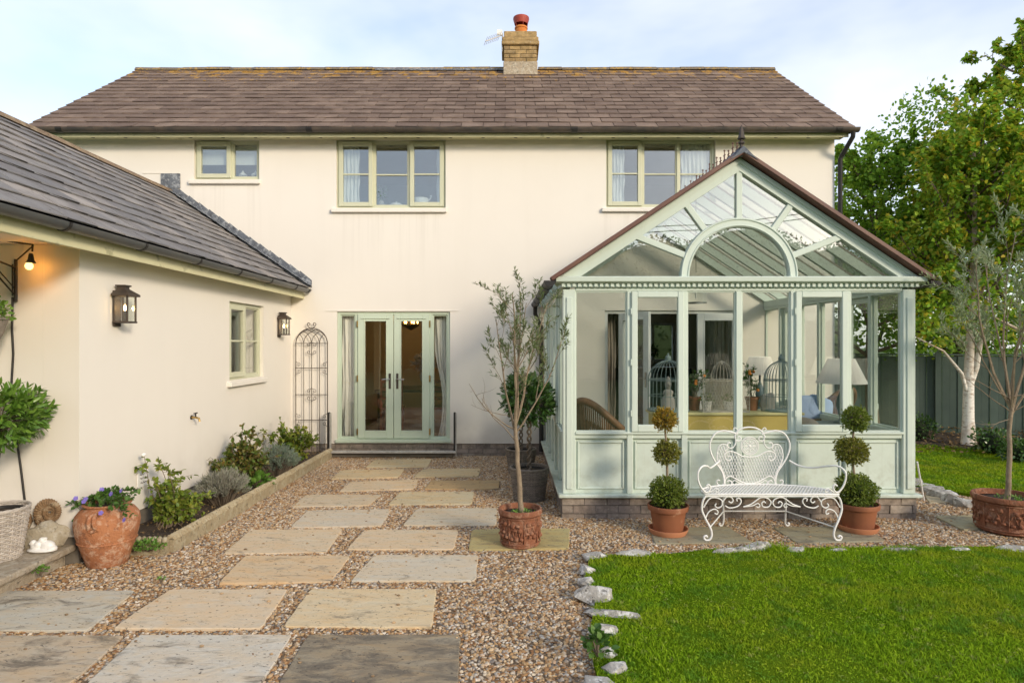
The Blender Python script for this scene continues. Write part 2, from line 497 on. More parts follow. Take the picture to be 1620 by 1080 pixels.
M['rope'] = stone_mat('rope_edging', (.42, .35, .23), (.36, .29, .18), (.46, .41, .29), (.17, .14, .09))
M['rock'] = stone_mat('white_rock', (.46, .44, .40), (.33, .31, .28), (.74, .73, .70), (.06, .055, .05))
M['soil'] = rough_mat('soil', (.035, .025, .018), (.075, .053, .036), 14, .95, 1.0, 30, speck=(60, (.18, .13, .08), .66), dist=.03)
M['terra'] = stone_mat('terracotta', (.30, .125, .068), (.23, .095, .055), (.38, .215, .14), (.11, .06, .042))
M['terra_urn'] = stone_mat('terracotta_urn', (.46, .20, .095), (.38, .155, .075), (.58, .38, .26), (.24, .11, .065))
M['terra_clean'] = rough_mat('terracotta_pot', (.29, .105, .045), (.20, .072, .034), 4.0, .7, .3, 50, speck=(9, (.36, .18, .10), .62))
M['terra_saucer'] = rough_mat('terracotta_saucer', (.52, .225, .115), (.45, .185, .09), 5.0, .8, .25, 50)
M['wicker'] = rough_mat('grey_wicker', (.26, .22, .18), (.17, .145, .12), 22, .75, .2, 90, rand=.25, island=True)
M['wicker_pale'] = rough_mat('pale_wicker', (.52, .47, .41), (.40, .35, .30), 22, .75, .2, 90, rand=.2, island=True)
M['rattan'] = rough_mat('brown_rattan', (.20, .095, .045), (.125, .058, .028), 16, .5, .2, 90, rand=.35, island=True)
M['curtain'] = rough_mat('curtain_cloth', (.80, .76, .70), (.74, .70, .64), 3, .9, .1, 300)
M['curtain_w'] = rough_mat('net_cloth', (.76, .76, .74), (.70, .70, .68), 3, .9, .1, 300)
M['blue_cloth'] = rough_mat('blue_cloth', (.36, .46, .66), (.30, .40, .60), 5, .9, .2, 200)
M['beige_cloth'] = rough_mat('beige_cloth', (.34, .29, .24), (.28, .24, .20), 5, .9, .2, 200)
M['yellow'] = rough_mat('mustard_paint', (.58, .43, .11), (.52, .385, .10), 4, .5, .05)
M['yellow_top'] = rough_mat('cream_top', (.62, .56, .27), (.58, .52, .25), 4, .45, .05)
M['blue_paint'] = rough_mat('blue_grey_paint', (.10, .15, .18), (.07, .11, .14), 5, .5, .1)
M['dark_wood'] = rough_mat('dark_wood', (.085, .045, .028), (.055, .03, .02), 8, .4, .1)
M['red_wood'] = rough_mat('red_wood', (.22, .07, .035), (.16, .05, .028), 8, .4, .1)
M['verdigris'] = rough_mat('verdigris', (.16, .23, .24), (.22, .27, .26), 12, .6, .2, 70)
M['stonegrey'] = rough_mat('carved_stone', (.36, .34, .32), (.28, .265, .25), 9, .9, .5, 60)
M['maroon'] = rough_mat('maroon_cap', (.115, .050, .040), (.16, .08, .055), 4, .5, .15, 40)
M['bark'] = rough_mat('olive_bark', (.30, .235, .16), (.21, .16, .11), 18, .9, .8, 60, dist=.01)
M['twig'] = rough_mat('twig_bark', (.20, .155, .11), (.14, .11, .08), 18, .9, .4, 60)
M['bark_b'] = rough_mat('brown_bark', (.16, .12, .085), (.11, .085, .06), 14, .9, .6, 50)
def birch_bark():
    t = NT('birch_bark'); p = t.pos()
    a = t.noise(t.scaled(p, (9, 9, 34)), 1.0, 5, .65)
    col = t.mix(t.ramp(a, [(.52, 0.), (.66, .9)]), (.72, .69, .63), (.33, .25, .18))
    b = t.noise(p, 3.2, 4)
    col = t.mix(t.ramp(b, [(.50, 0.), (.70, .85)]), col, (.42, .31, .21))
    zz = t.n('ShaderNodeSeparateXYZ', {0: p}).outputs[2]
    up_ = t.math('MULTIPLY', t.ramp(t.math('MULTIPLY', zz, .25), [(.28, 0.), (.5, 1.)]), t.ramp(t.noise(p, 6, 4), [(.3, .4), (.6, 1.)]))
    col = t.mix(up_, col, (.30, .23, .16))
    return t.done(t.bsdf(col, .8, t.bump(a, .5, .01), Specular_IOR_Level=.3))
M['birch'] = birch_bark()
def g(*c): return list(c)
M['lf_tree'] = leaf_mat('tree_leaf', [(.14, .27, .035), (.19, .36, .045), (.27, .45, .05), (.46, .50, .06), (.15, .30, .04), (.54, .38, .05), (.21, .39, .05)], .48, .5, .15)
M['lf_tree2'] = leaf_mat('tree_leaf_dark', [(.12, .26, .040), (.16, .33, .048), (.23, .41, .05), (.15, .31, .042), (.34, .44, .05)], .45, .5, .15)
M['lf_olive'] = leaf_mat('olive_leaf', [(.09, .13, .045), (.14, .185, .07), (.22, .26, .13), (.11, .155, .05)], .15, .5)
M['lf_olive2'] = leaf_mat('silver_olive_leaf', [(.22, .29, .16), (.30, .37, .22), (.42, .47, .32), (.24, .30, .14)], .18, .5)
M['lf_bay'] = leaf_mat('bay_leaf', [(.075, .17, .022), (.12, .24, .032), (.20, .34, .055), (.085, .18, .026)], .22, .30, .5)
M['lf_bay_d'] = leaf_mat('dark_bay_leaf', [(.035, .095, .020), (.055, .125, .026), (.09, .17, .04)], .15, .3, .5)
M['lf_box'] = leaf_mat('box_leaf', [(.095, .155, .020), (.14, .21, .028), (.21, .27, .04), (.16, .19, .03)], .22, .45)
M['lf_box_br'] = leaf_mat('bronze_box_leaf', [(.24, .21, .030), (.34, .22, .030), (.42, .23, .03), (.22, .23, .035)], .25, .45)
M['lf_box_mid'] = leaf_mat('olive_box_leaf', [(.17, .19, .028), (.23, .23, .035), (.28, .24, .045), (.15, .19, .028)], .25, .45)
M['lf_rose'] = leaf_mat('rose_leaf', [(.075, .15, .022), (.13, .22, .032), (.21, .28, .04), (.28, .28, .045)], .28, .45)
M['lf_rose2'] = leaf_mat('rose_leaf_red', [(.075, .14, .026), (.12, .17, .032), (.22, .13, .04), (.11, .19, .034)], .25, .45)
M['lf_lime'] = leaf_mat('bright_leaf', [(.09, .21, .03), (.13, .27, .04), (.18, .32, .06)], .3, .5)
M['lf_lav'] = leaf_mat('lavender_leaf', [(.22, .24, .17), (.29, .31, .23), (.36, .36, .30), (.25, .23, .21)], .15, .7)
M['lf_sant'] = leaf_mat('cotton_lavender_leaf', [(.13, .18, .13), (.19, .25, .19), (.27, .32, .27), (.15, .20, .14)], .15, .7)
M['lf_ger'] = leaf_mat('geranium_leaf', [(.04, .10, .02), (.07, .16, .03), (.12, .22, .04)], .28, .5)
M['petal'] = leaf_mat('violet_petal', [(.16, .11, .50), (.24, .17, .62), (.30, .24, .70)], .3, .6)
M['orange'] = rough_mat('orange_fruit', (.65, .22, .025), (.55, .17, .02), 9, .5, .3, 60)
M['hedge'] = leaf_mat('far_leaf', [(.030, .060, .015), (.05, .085, .02), (.08, .11, .028)], .15, .7)
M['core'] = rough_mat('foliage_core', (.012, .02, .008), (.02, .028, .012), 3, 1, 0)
def grass_mat():
    t = NT('grass_blade'); p = t.pos()
    rv = t.n('ShaderNodeNewGeometry').outputs['Random Per Island']
    a = t.ramp(rv, [(0., (.12, .23, .010)), (.35, (.25, .41, .014)), (.7, (.37, .52, .028)), (1., (.17, .31, .012))])
    b = t.ramp(rv, [(0., (.28, .36, .015)), (.5, (.40, .42, .035)), (1., (.24, .36, .012))])
    m = t.ramp(t.math('ADD', t.math('MULTIPLY', t.noise(p, 1.1, 5, .6), .75), t.math('MULTIPLY', t.noise(p, 6.5, 4, .6), .35)), [(.53, 0.), (.66, .80)])
    c = t.mix(m, a, b)
    d = t.ramp(t.noise(p, 4.3, 5, .65), [(.50, 0.), (.62, .8)])
    c = t.mix(d, c, t.mix(1., a, (.45, .66, 1.6), 'MULTIPLY'))
    c = t.mix(t.ramp(t.noise(p, 17, 3), [(.60, 0.), (.66, .55)]), c, (.40, .38, .14))
    sh = t.n('ShaderNodeMixShader', {0: .35, 1: t.bsdf(c, .8, Specular_IOR_Level=.05), 2: t.n('ShaderNodeBsdfTranslucent', {'Color': c}).outputs[0]})
    return t.done(sh.outputs[0])
M['grass'] = grass_mat()
M['fence'] = rough_mat('fence_stain', (.105, .150, .130), (.082, .120, .106), 3, .85, .3, 40, rand=.14)
M['litter'] = leaf_mat('leaf_litter', [(.16, .09, .04), (.24, .15, .06), (.10, .06, .03), (.30, .21, .09)], .1, .8)

# ================================================================== THE SETTING
def field_mat():
    t = NT('field_grass'); p = t.pos()
    col = t.mix(t.ramp(t.noise(p, .35, 6), [(.35, 0.), (.65, 1.)]), (.055, .115, .018), (.11, .155, .032))
    return t.done(t.bsdf(col, .9, t.bump(t.noise(p, 40, 4), .6, .03)))
M['field'] = field_mat()
struct(MB().add([(-300,-300,-.06),(300,-300,-.06),(300,300,-.06),(-300,300,-.06)], [(0,1,2,3)]).build('ground', M['field']))

# ---- gravel: pebbles scattered with geometry nodes on a slightly uneven bed
def gravel_bed_mat():
    t = NT('gravel_bed'); p = t.pos()
    col = t.ramp(t.noise(p, 90, 3, .6), [(.3, (.05, .035, .022)), (.5, (.16, .105, .06)), (.68, (.30, .22, .14))])
    return t.done(t.bsdf(col, .95, t.bump(t.noise(p, 110, 3), 1.0, .012)))
def pebble_mat():
    t = NT('pebble'); p = t.pos()
    rv = t.n('ShaderNodeObjectInfo').outputs['Random']
    col = t.ramp(rv, [(0., (.22, .11, .045)), (.13, (.38, .21, .09)), (.27, (.50, .32, .15)), (.42, (.62, .47, .29)),
                      (.54, (.22, .125, .06)), (.64, (.72, .62, .47)), (.74, (.33, .30, .27)), (.82, (.12, .10, .09)), (.91, (.80, .74, .64)), (1., (.42, .22, .075))])
    col = t.mix(t.ramp(t.noise(p, .9, 4), [(.35, 0.), (.7, .35)]), col, t.mix(1., col, (.72, .66, .60), 'MULTIPLY'))
    col = t.mix(1., col, (.90, .88, .85), 'MULTIPLY')
    return t.done(t.bsdf(col, .6, t.bump(t.noise(p, 160, 3), .3, .003), Specular_IOR_Level=.4))
M['bed'] = gravel_bed_mat(); M['pebble'] = pebble_mat()
def gravel_nodes(density):
    ng = bpy.data.node_groups.new('gravel_scatter', 'GeometryNodeTree')
    ng.interface.new_socket('Geometry', in_out='INPUT', socket_type='NodeSocketGeometry')
    ng.interface.new_socket('Geometry', in_out='OUTPUT', socket_type='NodeSocketGeometry')
    N = ng.nodes.new; K = ng.links.new
    gi = N('NodeGroupInput'); go = N('NodeGroupOutput')
    dp = N('GeometryNodeDistributePointsOnFaces'); dp.inputs['Density'].default_value = density
    K(gi.outputs[0], dp.inputs['Mesh'])
    join = N('GeometryNodeJoinGeometry')
    for i in range(5):
        ic = N('GeometryNodeMeshIcoSphere'); ic.inputs['Radius'].default_value = 1.0; ic.inputs['Subdivisions'].default_value = 2 if i < 3 else 1
        sp = N('GeometryNodeSetPosition')
        nz = N('ShaderNodeTexNoise'); nz.noise_dimensions = '4D'
        nz.inputs['W'].default_value = i*3.7; nz.inputs['Scale'].default_value = .85; nz.inputs['Detail'].default_value = 1
        sub = N('ShaderNodeVectorMath'); sub.operation = 'SUBTRACT'; sub.inputs[1].default_value = (.5, .5, .5)
        mul = N('ShaderNodeVectorMath'); mul.operation = 'MULTIPLY'; mul.inputs[1].default_value = (1.9, 1.9, 1.5)
        K(nz.outputs['Color'], sub.inputs[0]); K(sub.outputs[0], mul.inputs[0]); K(ic.outputs['Mesh'], sp.inputs['Geometry']); K(mul.outputs[0], sp.inputs['Offset'])
        sm = N('GeometryNodeSetMaterial'); sm.inputs['Material'].default_value = M['pebble']
        K(sp.outputs[0], sm.inputs['Geometry'])
        sh = N('GeometryNodeSetShadeSmooth'); K(sm.outputs[0], sh.inputs['Geometry'])
        gti = N('GeometryNodeGeometryToInstance'); K(sh.outputs[0], gti.inputs[0]); K(gti.outputs[0], join.inputs[0])
    ip = N('GeometryNodeInstanceOnPoints'); ip.inputs['Pick Instance'].default_value = True
    K(dp.outputs['Points'], ip.inputs['Points']); K(join.outputs[0], ip.inputs['Instance'])
    rr = N('FunctionNodeRandomValue'); rr.data_type = 'FLOAT_VECTOR'; rr.inputs[0].default_value = (-.5, -.5, 0); rr.inputs[1].default_value = (.5, .5, 6.28)
    rs = N('FunctionNodeRandomValue'); rs.data_type = 'FLOAT_VECTOR'; rs.inputs[0].default_value = (.0075, .0062, .0045); rs.inputs[1].default_value = (.0185, .0145, .0095); rs.inputs['Seed'].default_value = 5
    K(rr.outputs[0], ip.inputs['Rotation']); K(rs.outputs[0], ip.inputs['Scale'])
    j2 = N('GeometryNodeJoinGeometry'); K(gi.outputs[0], j2.inputs[0]); K(ip.outputs[0], j2.inputs[0]); K(j2.outputs[0], go.inputs[0])
    return ng
def gravel_sheet():
    mb = MB()
    xs = np.arange(-4.4, 6.21, .2); ys = np.arange(2.4, 9.86, .1863)
    nx = len(xs); ny = len(ys)
    for y in ys:
        for x in xs:
            mb.v.append((x, y, .012*noise.noise(Vector((x*1.3, y*1.3, 0))) + .006*noise.noise(Vector((x*4, y*4, 3)))))
    for j in range(ny-1):
        for i in range(nx-1):
            x, y = xs[i], ys[j]
            if x < -3.45 and y > 4.9: continue
            if x > .62 and x < 3.95 and y > 6.4: continue
            if x > .95 and y < 4.9: continue
            mb.f.append((j*nx+i, j*nx+i+1, (j+1)*nx+i+1, (j+1)*nx+i))
    o = mb.build('gravel', M['bed'], smooth=180, kind='stuff')
    tag(o, 'brown and cream pea gravel spread around the paving slabs', 'gravel')
    md = o.modifiers.new('scatter', 'NODES'); md.node_group = gravel_nodes(3600)
    return o
gravel_sheet()

# ---- paving slabs of the path, each a part of the path
path = bpy.data.objects.new('path', None); COL.objects.link(path); path['kind'] = 'structure'
def slab(q, col, clean=.85, z0=-.03, z1=.016):
    c = [G(*p) for p in q]
    mid = sum(c, Vector())/4
    pts = []
    n = 9
    for k in range(4):
        a, b = c[k], c[(k+1) % 4]
        e = (b-a); nrm = Vector((e.y, -e.x, 0)).normalized()
        for i in range(n):
            t = i/n
            p = a.lerp(b, t) + nrm*(.007*noise.noise(Vector((a.x*9+t*7, a.y*9, k*5.0))) + .004*noise.noise(Vector((t*31, a.x, a.y))))
            if i == 0: p += (mid-p).normalized()*.010
            pts.append(p)
    m = len(pts)
    tilt = Vector((random.uniform(-.004, .004), random.uniform(-.004, .004), 0))
    zt = lambda p: z1 + tilt.dot(p-mid) + .0025*noise.noise(p*5)
    vs = [(p.x, p.y, z0) for p in pts] + [(p.x, p.y, zt(p)-.0035) for p in pts]
    ins = [p + (mid-p).normalized()*.005 for p in pts]
    vs += [(p.x, p.y, zt(p)) for p in ins]
    fs = [tuple(range(m-1, -1, -1)), tuple(range(2*m, 3*m))]
    for r_ in (0, m):
        fs += [(r_+i, r_+(i+1) % m, r_+m+(i+1) % m, r_+m+i) for i in range(m)]
    o = MB().add(vs, fs).build('paving_slab', M['slab'], path)
    o.color = (*col, clean)
    return o
CRM, GRY, BUF, OLV, PLE, BRN = (.60, .50, .36), (.47, .44, .39), (.60, .47, .31), (.43, .37, .18), (.57, .52, .42), (.42, .31, .17)
SL = [
 ([(-150,1008),(198,1008),(105,1090),(-260,1090)], (.50,.43,.33), .68), ([(219,1007),(463,1007),(409,1090),(132,1090)], (.58,.545,.47), .85), ([(487,1007),(728,1007),(724,1090),(437,1090)], (.32,.27,.19), .46),
 ([(-30,938),(215,936),(138,1000),(-130,1000)], (.52,.50,.43), .74), ([(268,935),(456,934),(413,997),(178,997)], (.62,.53,.40), .92), ([(492,934),(691,934),(683,995),(447,995)], (.62,.52,.35), .86),
 ([(388,881),(555,881),(523,923),(345,925)], BUF, .85), ([(592,880),(757,880),(752,921),(555,922)], PLE, .92),
 ([(397,840),(542,839),(516,876),(352,878)], CRM, .9), ([(576,840),(725,840),(718,871),(548,871)], CRM, .92), ([(747,839),(902,838),(900,870),(741,872)], OLV, .8),
 ([(486,809),(619,807),(603,834),(459,836)], (.56,.51,.42), .95), ([(660,806),(786,805),(785,833),(637,833)], (.53,.48,.38), .9),
 ([(485,784),(604,784),(583,801),(462,803)], (.54,.47,.36), .88), ([(633,780),(750,779),(746,799),(614,800)], (.54,.47,.32), .9),
 ([(556,763),(662,760),(654,775),(536,779)], CRM, .9), ([(683,761),(791,761),(789,775),(671,775)], BRN, .8),
 ([(540,745),(640,743),(630,756),(523,759)], (.56,.46,.30), .9), ([(669,743),(760,742),(757,755),(654,756)], (.54,.45,.29), .9),
 ([(593,728),(683,727),(676,740),(578,741)], (.56,.48,.32), .9),
 ([(1028,838),(1150,834),(1192,860),(1036,862)], (.30,.28,.20), .7), ([(1222,836),(1370,834),(1402,858),(1262,861)], (.30,.28,.20), .7),
 ([(1478,818),(1545,816),(1560,838),(1525,840)], (.40,.37,.25), .8), ([(1462,783),(1500,783),(1535,795),(1470,797)], (.42,.38,.28), .8),
]
for q, c, k in SL: slab(q, c, k)
sp_ = MB()
for q, c, k in SL:                                        # stray pebbles kicked onto the slabs, most near the edges
    cs = [G(*p) for p in q]
    for _ in range(7):
        e = random.randrange(4); a = cs[e].lerp(cs[(e+1) % 4], random.random()); m_ = sum(cs, Vector())/4
        p = a.lerp(m_, random.random()**2.2*.7+.02); s_ = random.uniform(.005, .011)
        sp_.ball((p.x, p.y, .017+s_*.35), s_*1.3, s_, s_*.6, 7, 5, .5, random.random()*60)
sp_.build('stray_pebble', rough_mat('stray_pebble', (.42, .29, .16), (.30, .20, .11), 30, .7, .2, 90, rand=.45, island=True), path, smooth=60, kind='stuff')

# ---- lawns
LZ = .035
edge = [G(950,1100), G(938,1050), G(935,1000), G(942,955), G(925,920), G(935,885), G(985,884), G(1060,882), G(1130,874), G(1200,871), G(1300,873), G(1400,872), G(1500,871), G(1620,870), G(1800,869)]
lawn_poly = [(p.x, p.y) for p in edge] + [(9.5, 5.36), (9.5, 2.2), (.42, 2.2)]
back_poly = [(4.62, 9.9), (4.45, 8.3), (4.75, 7.75), (5.35, 7.05), (6.1, 6.75), (9.5, 6.6), (14, 6.6), (14, 9.6), (9.6, 9.2), (8.2, 9.8), (6.8, 10.75), (5.3, 12.2), (4.62, 12.4)]
def inside(poly, x, y):
    x = np.asarray(x); y = np.asarray(y); r_ = np.zeros(x.shape, bool)
    m = len(poly)
    for i in range(m):
        x0, y0 = poly[i]; x1, y1 = poly[i-1]
        c = ((y0 > y) != (y1 > y)) & (x < (x1-x0)*(y-y0)/(y1-y0+1e-12)+x0)
        r_ ^= c
    return r_
def lawn_mat():
    t = NT('lawn_turf'); p = t.pos()
    col = t.mix(t.ramp(t.noise(p, 1.4, 6, .6), [(.35, 0.), (.65, 1.)]), (.075, .14, .005), (.12, .18, .010))
    return t.done(t.bsdf(col, .95, t.bump(t.noise(p, 70, 4), 1, .02), Specular_IOR_Level=.0))
M['turf'] = lawn_mat()
def lawn(poly, name, lab, dens, blade, seed):
    o = MB().prism([(x, y, -.05) for x, y in poly], (0, 0, .05+LZ)).build(name, M['turf'])
    struct(o)
    rg = np.random.default_rng(seed)
    xs = [p[0] for p in poly]; ys = [p[1] for p in poly]
    xa, xb, ya, yb = min(xs), min(max(xs), 8.9), max(min(ys), 2.2), max(ys)
    n = int((xb-xa)*(yb-ya)*dens)
    x = rg.uniform(xa, xb, n); y = rg.uniform(ya, yb, n)
    k = inside(poly, x, y) & (x < y*.87+2.4)
    x = x[k]; y = y[k]
    cl = np.array([noise.noise(Vector((a*3.2, b*3.2, 1.0))) for a, b in zip(x, y)])
    cl2 = np.array([noise.noise(Vector((a*.9, b*.9, 5.0))) for a, b in zip(x, y)])
    h = blade*(1+.75*cl+.35*cl2)*rg.uniform(.5, 1.4, len(x))
    d = rg.normal(size=(len(x), 3))*np.array([.55, .55, 0])+np.array([0, 0, 1.0])
    mb = MB().blades(np.stack([x, y, np.full(len(x), LZ-.004)], 1), d, np.maximum(h, .008), rg.uniform(.0034, .0072, len(x))*(1 if dens > 5000 else 1.8))
    # daisies' and clover leaves: small round leaves low in the sward
    m_ = int(len(x)*.05); ii = rg.choice(len(x), m_, replace=False)
    dd = rg.normal(size=(m_, 3))*np.array([1, 1, .25])+np.array([0, 0, .25])
    mb.leaves(np.stack([x[ii], y[ii], LZ+h[ii]*.45], 1), dd, np.tile([0, 0, 1.], (m_, 1)), rg.uniform(.012, .024, m_), rg.uniform(.010, .018, m_))
    g_ = mb.build('grass', M['grass'], kind='stuff')
    tag(g_, lab, 'grass')
    return o
lawn(lawn_poly, 'front_lawn', 'mown green grass of the lawn in the foreground', 10500, .026, 3)
lawn(back_poly, 'side_lawn', 'strip of grass beside the conservatory before the fence', 4200, .035, 4)
# a few rank tufts along the edge
def tuft(px, py, n, h, s):
    c = G(px, py); mb = MB()
    x = rng.normal(c.x, s, n); y = rng.normal(c.y, s*.5, n)
    d = rng.normal(size=(n, 3))*np.array([.6, .6, 0])+np.array([0, 0, 1.])
    return mb.blades(np.stack([x, y, np.full(n, .02)], 1), d, rng.uniform(.4, 1.2, n)*h, rng.uniform(.003, .006, n))
tag(tuft(1222, 876, 420, .095, .075).build('grass_tuft', M['grass'], kind='stuff'), 'tall grass tuft on the lawn edge in front of the bench', 'grass')
tag(tuft(1000, 950, 200, .05, .06).build('grass_tuft', M['grass'], kind='stuff'), 'short grass tuft beside the largest edging rock', 'grass')

# ---- white edging rocks round the lawn
edging = bpy.data.objects.new('lawn_edging', None); COL.objects.link(edging); edging['kind'] = 'structure'
def rock(px, py, rx, ry, rz, rot=0, z=0.0):
    c = G(px, py, .02); s = random.random()*50
    bm = bmesh.new()                                      # an angular broken stone: hull of scattered points
    rr = random.Random(int(s*1000))
    for _ in range(22):
        v = Vector((rr.gauss(0, 1), rr.gauss(0, 1), rr.gauss(0, .9))).normalized()
        q = rr.uniform(.82, 1.08)
        bm.verts.new((v.x*rx*q*1.15, v.y*ry*q*1.15, v.z*rz*q*1.3))
    h_ = bmesh.ops.convex_hull(bm, input=bm.verts)
    bmesh.ops.delete(bm, geom=[e for e in h_['geom_interior'] if isinstance(e, bmesh.types.BMVert)], context='VERTS')
    bmesh.ops.subdivide_edges(bm, edges=bm.edges[:], cuts=2, use_grid_fill=True)
    for v in bm.verts: v.co *= 1+.05*noise.noise(v.co*30+Vector((s, 0, 0)))+.04*noise.noise(v.co*75+Vector((0, s, 0)))
    bm.verts.index_update()
    mb = MB().add([tuple(v.co) for v in bm.verts], [tuple(v.index for v in f.verts) for f in bm.faces]); bm.free()
    o = mb.build('stone', M['rock'], edging, smooth=22, M=Matrix.Translation((c.x, c.y+ry*.4, z+.030)) @ Matrix.Rotation(rot, 4, 'Z'))
    return o
for a in [(940,884,.10,.07,.035,.3), (1004,881,.15,.045,.04,.0), (930,906,.07,.06,.045,1.2), (928,924,.06,.07,.04,.4), (940,952,.13,.09,.075,-.2), (968,978,.17,.07,.035,-.3), (957,1008,.09,.06,.045,.5),
          (962,1040,.055,.05,.03,.2), (975,1066,.07,.05,.035,.4), (946,1090,.08,.06,.04,.1), (1150,876,.12,.05,.03,.1), (1204,871,.15,.07,.055,.25), (1175,874,.10,.04,.03,.0), (1262,874,.12,.05,.025,0),
          (1330,874,.10,.04,.02,0), (1425,873,.16,.05,.03,0), (1520,872,.08,.04,.02,0), (1612,874,.16,.06,.04,-.3),
          (1462,771,.16,.06,.05,-.7), (1478,778,.14,.07,.06,-.8), (1496,786,.15,.07,.06,-.8), (1516,794,.14,.08,.07,-.7), (1538,800,.16,.08,.07,-.5), (1452,765,.1,.06,.05,-1.)]:
    rock(*a)

# ---- raised stone step by the porch
st_ = bpy.data.objects.new('porch_step', None); COL.objects.link(st_); st_['kind'] = 'structure'
for i, (y0, y1) in enumerate([(2.3, 3.25), (3.27, 4.13), (4.15, 5.0)]):
    MB().box(-6.3, -3.44+.01*i, y0, y1, .105, .155).build('stone', M['step'], st_, bevel=.012, seg=2)
MB().box(-6.3, -3.50, 2.3, 4.99, -.06, .104).build('riser', M['step'], st_, bevel=.01)

# ---- soil of the flower bed, soil strip below the fence
def soil_sheet(name, poly, z, lab=None):
    xs = [p[0] for p in poly]; ys = [p[1] for p in poly]
    st = .06 if max(ys)-min(ys) < 6 else .12
    mb = MB(); idx = {}
    X = np.arange(min(xs), max(xs)+st, st); Y = np.arange(min(ys), max(ys)+st, st)
    for x in X[:-1]:
        for y in Y[:-1]:
            if inside(poly, np.array([x+st/2]), np.array([y+st/2]))[0]:
                q = []
                for (a, b) in ((x, y), (x+st, y), (x+st, y+st), (x, y+st)):
                    k = (round(a/st), round(b/st))
                    if k not in idx:
                        idx[k] = len(mb.v)
                        mb.v.append((a, b, z+.03*noise.noise(Vector((a*5, b*5, 2)))+.015*noise.noise(Vector((a*17, b*17, 2)))))
                    q.append(idx[k])
                mb.f.append(tuple(q))
    return struct(mb.build(name, M['soil'], smooth=180))
soil_sheet('flower_bed', [(-3.4, 5.22), (-2.86, 5.22), (-2.82, 9.78), (-3.4, 9.78)], .075)
soil_sheet('fence_bed', [(4.9, 12.8), (5.3, 12.0), (6.8, 10.6), (8.2, 9.65), (9.6, 9.05), (13, 9.0), (13, 11.5), (9.2, 11.6), (5.2, 14.2)], .05)
chips = MB()
nc = 900
chips.leaves(np.stack([rng.uniform(-3.36, -2.88, nc), rng.uniform(5.28, 9.7, nc), np.full(nc, .098)+rng.uniform(-.01, .012, nc)], 1), rng.normal(size=(nc, 3))*[1, 1, .3], np.tile([0, 0, 1.], (nc, 1))+rng.normal(size=(nc, 3))*.5, rng.uniform(.012, .04, nc), rng.uniform(.008, .018, nc), .1, .05)
tag(chips.build('bark_mulch', M['litter'], kind='stuff'), 'bits of bark and dead leaf lying on the flower bed soil', 'mulch')
tag(MB().leaves(np.stack([rng.uniform(5.2, 11, 1500), rng.uniform(9.6, 12.6, 1500), np.full(1500, .10)], 1), rng.normal(size=(1500, 3))*[1, 1, .25], np.tile([0, 0, 1.], (1500, 1))+rng.normal(size=(1500, 3))*.4,
    rng.uniform(.04, .08, 1500), rng.uniform(.03, .05, 1500)).build('leaf_litter', M['litter'], kind='stuff'), 'fallen brown leaves on the bed below the fence', 'leaves')

# ================================================================== HOUSE
YF = 9.85
FX = lambda px: (px-VX)*YF/F
FZ = lambda py: H-(py-VY)*YF/F
def wall_open(mb, x0, x1, z0, z1, y0, y1, holes):
    """a wall in the XZ plane between y0 (outer) and y1 with rectangular holes and their reveals"""
    xs = sorted({x0, x1, *[v for h in holes for v in h[:2]]}); zs = sorted({z0, z1, *[v for h in holes for v in h[2:]]})
    def hole(i, j):
        cx, cz = (xs[i]+xs[i+1])/2, (zs[j]+zs[j+1])/2
        return any(h[0] < cx < h[1] and h[2] < cz < h[3] for h in holes)
    for i in range(len(xs)-1):
        for j in range(len(zs)-1):
            if hole(i, j): continue
            a, b, c, d = xs[i], xs[i+1], zs[j], zs[j+1]
            mb.add([(a,y0,c),(b,y0,c),(b,y0,d),(a,y0,d)], [(0,1,2,3)])
            mb.add([(a,y1,c),(b,y1,c),(b,y1,d),(a,y1,d)], [(3,2,1,0)])
    for (a, b, c, d) in holes + [(x1, x0, z0, z1)]:
        mb.add([(a,y0,c),(a,y1,c),(a,y1,d),(a,y0,d)], [(0,1,2,3)])
        mb.add([(b,y0,c),(b,y1,c),(b,y1,d),(b,y0,d)], [(3,2,1,0)])
        mb.add([(a,y0,c),(b,y0,c),(b,y1,c),(a,y1,c)], [(0,1,2,3)])
        mb.add([(a,y0,d),(b,y0,d),(b,y1,d),(a,y1,d)], [(3,2,1,0)])
    return mb
house = thing('house', 'two storey cream rendered house with brown tiled roof and brick chimney', 'house', (-1.0, YF, 0))
HX0, HX1, HZ1 = -7.2, 5.07, 4.945
W1 = (FX(307), FX(410), FZ(284), FZ(221)); W2 = (FX(532), FX(705), FZ(329), FZ(221)); W3 = (FX(959), FX(1132), FZ(328), FZ(220))
DR = (FX(533), FX(712), FZ(700), FZ(493)); CD = (FX(957), FX(1168), .2, FZ(491))
front = MB(); wall_open(front, HX0, HX1, .19, HZ1, YF, YF+.3, [W1, W2, W3, DR, CD])
BW = (2.9, 3.95, 1.32, 2.25)
wall = front.build('wall', M['cream'], house)
back = MB(); wall_open(back, HX0, HX1, -.05, HZ1, 15.0, 15.3, [BW]); back.box(HX0, HX0+.3, YF+.301, 14.999, -.05, HZ1); back.box(HX1-.3, HX1, YF+.301, 14.999, -.05, HZ1)
for x in (HX0, HX1-.3): back.prism([(x, YF+.302, HZ1+.002), (x, 14.998, HZ1+.002), (x, 12.42, 6.98)], (.3, 0, 0))
label(back.build('rear_wall', M['cream'], house), 'rear and gable walls')
inr = MB()
for x in (.55,): inr.box(x-.05, x+.05, YF+.303, 14.997, .2, 2.44)
for x in (-3.2, .9): inr.box(x-.05, x+.05, YF+.303, 14.997, 2.62, 4.9)
inr.box(HX0+.302, HX1-.302, 12.6, 12.7, 2.62, 4.9)
inr.box(HX0+.302, .5, 13.0, 13.1, .2, 2.44)
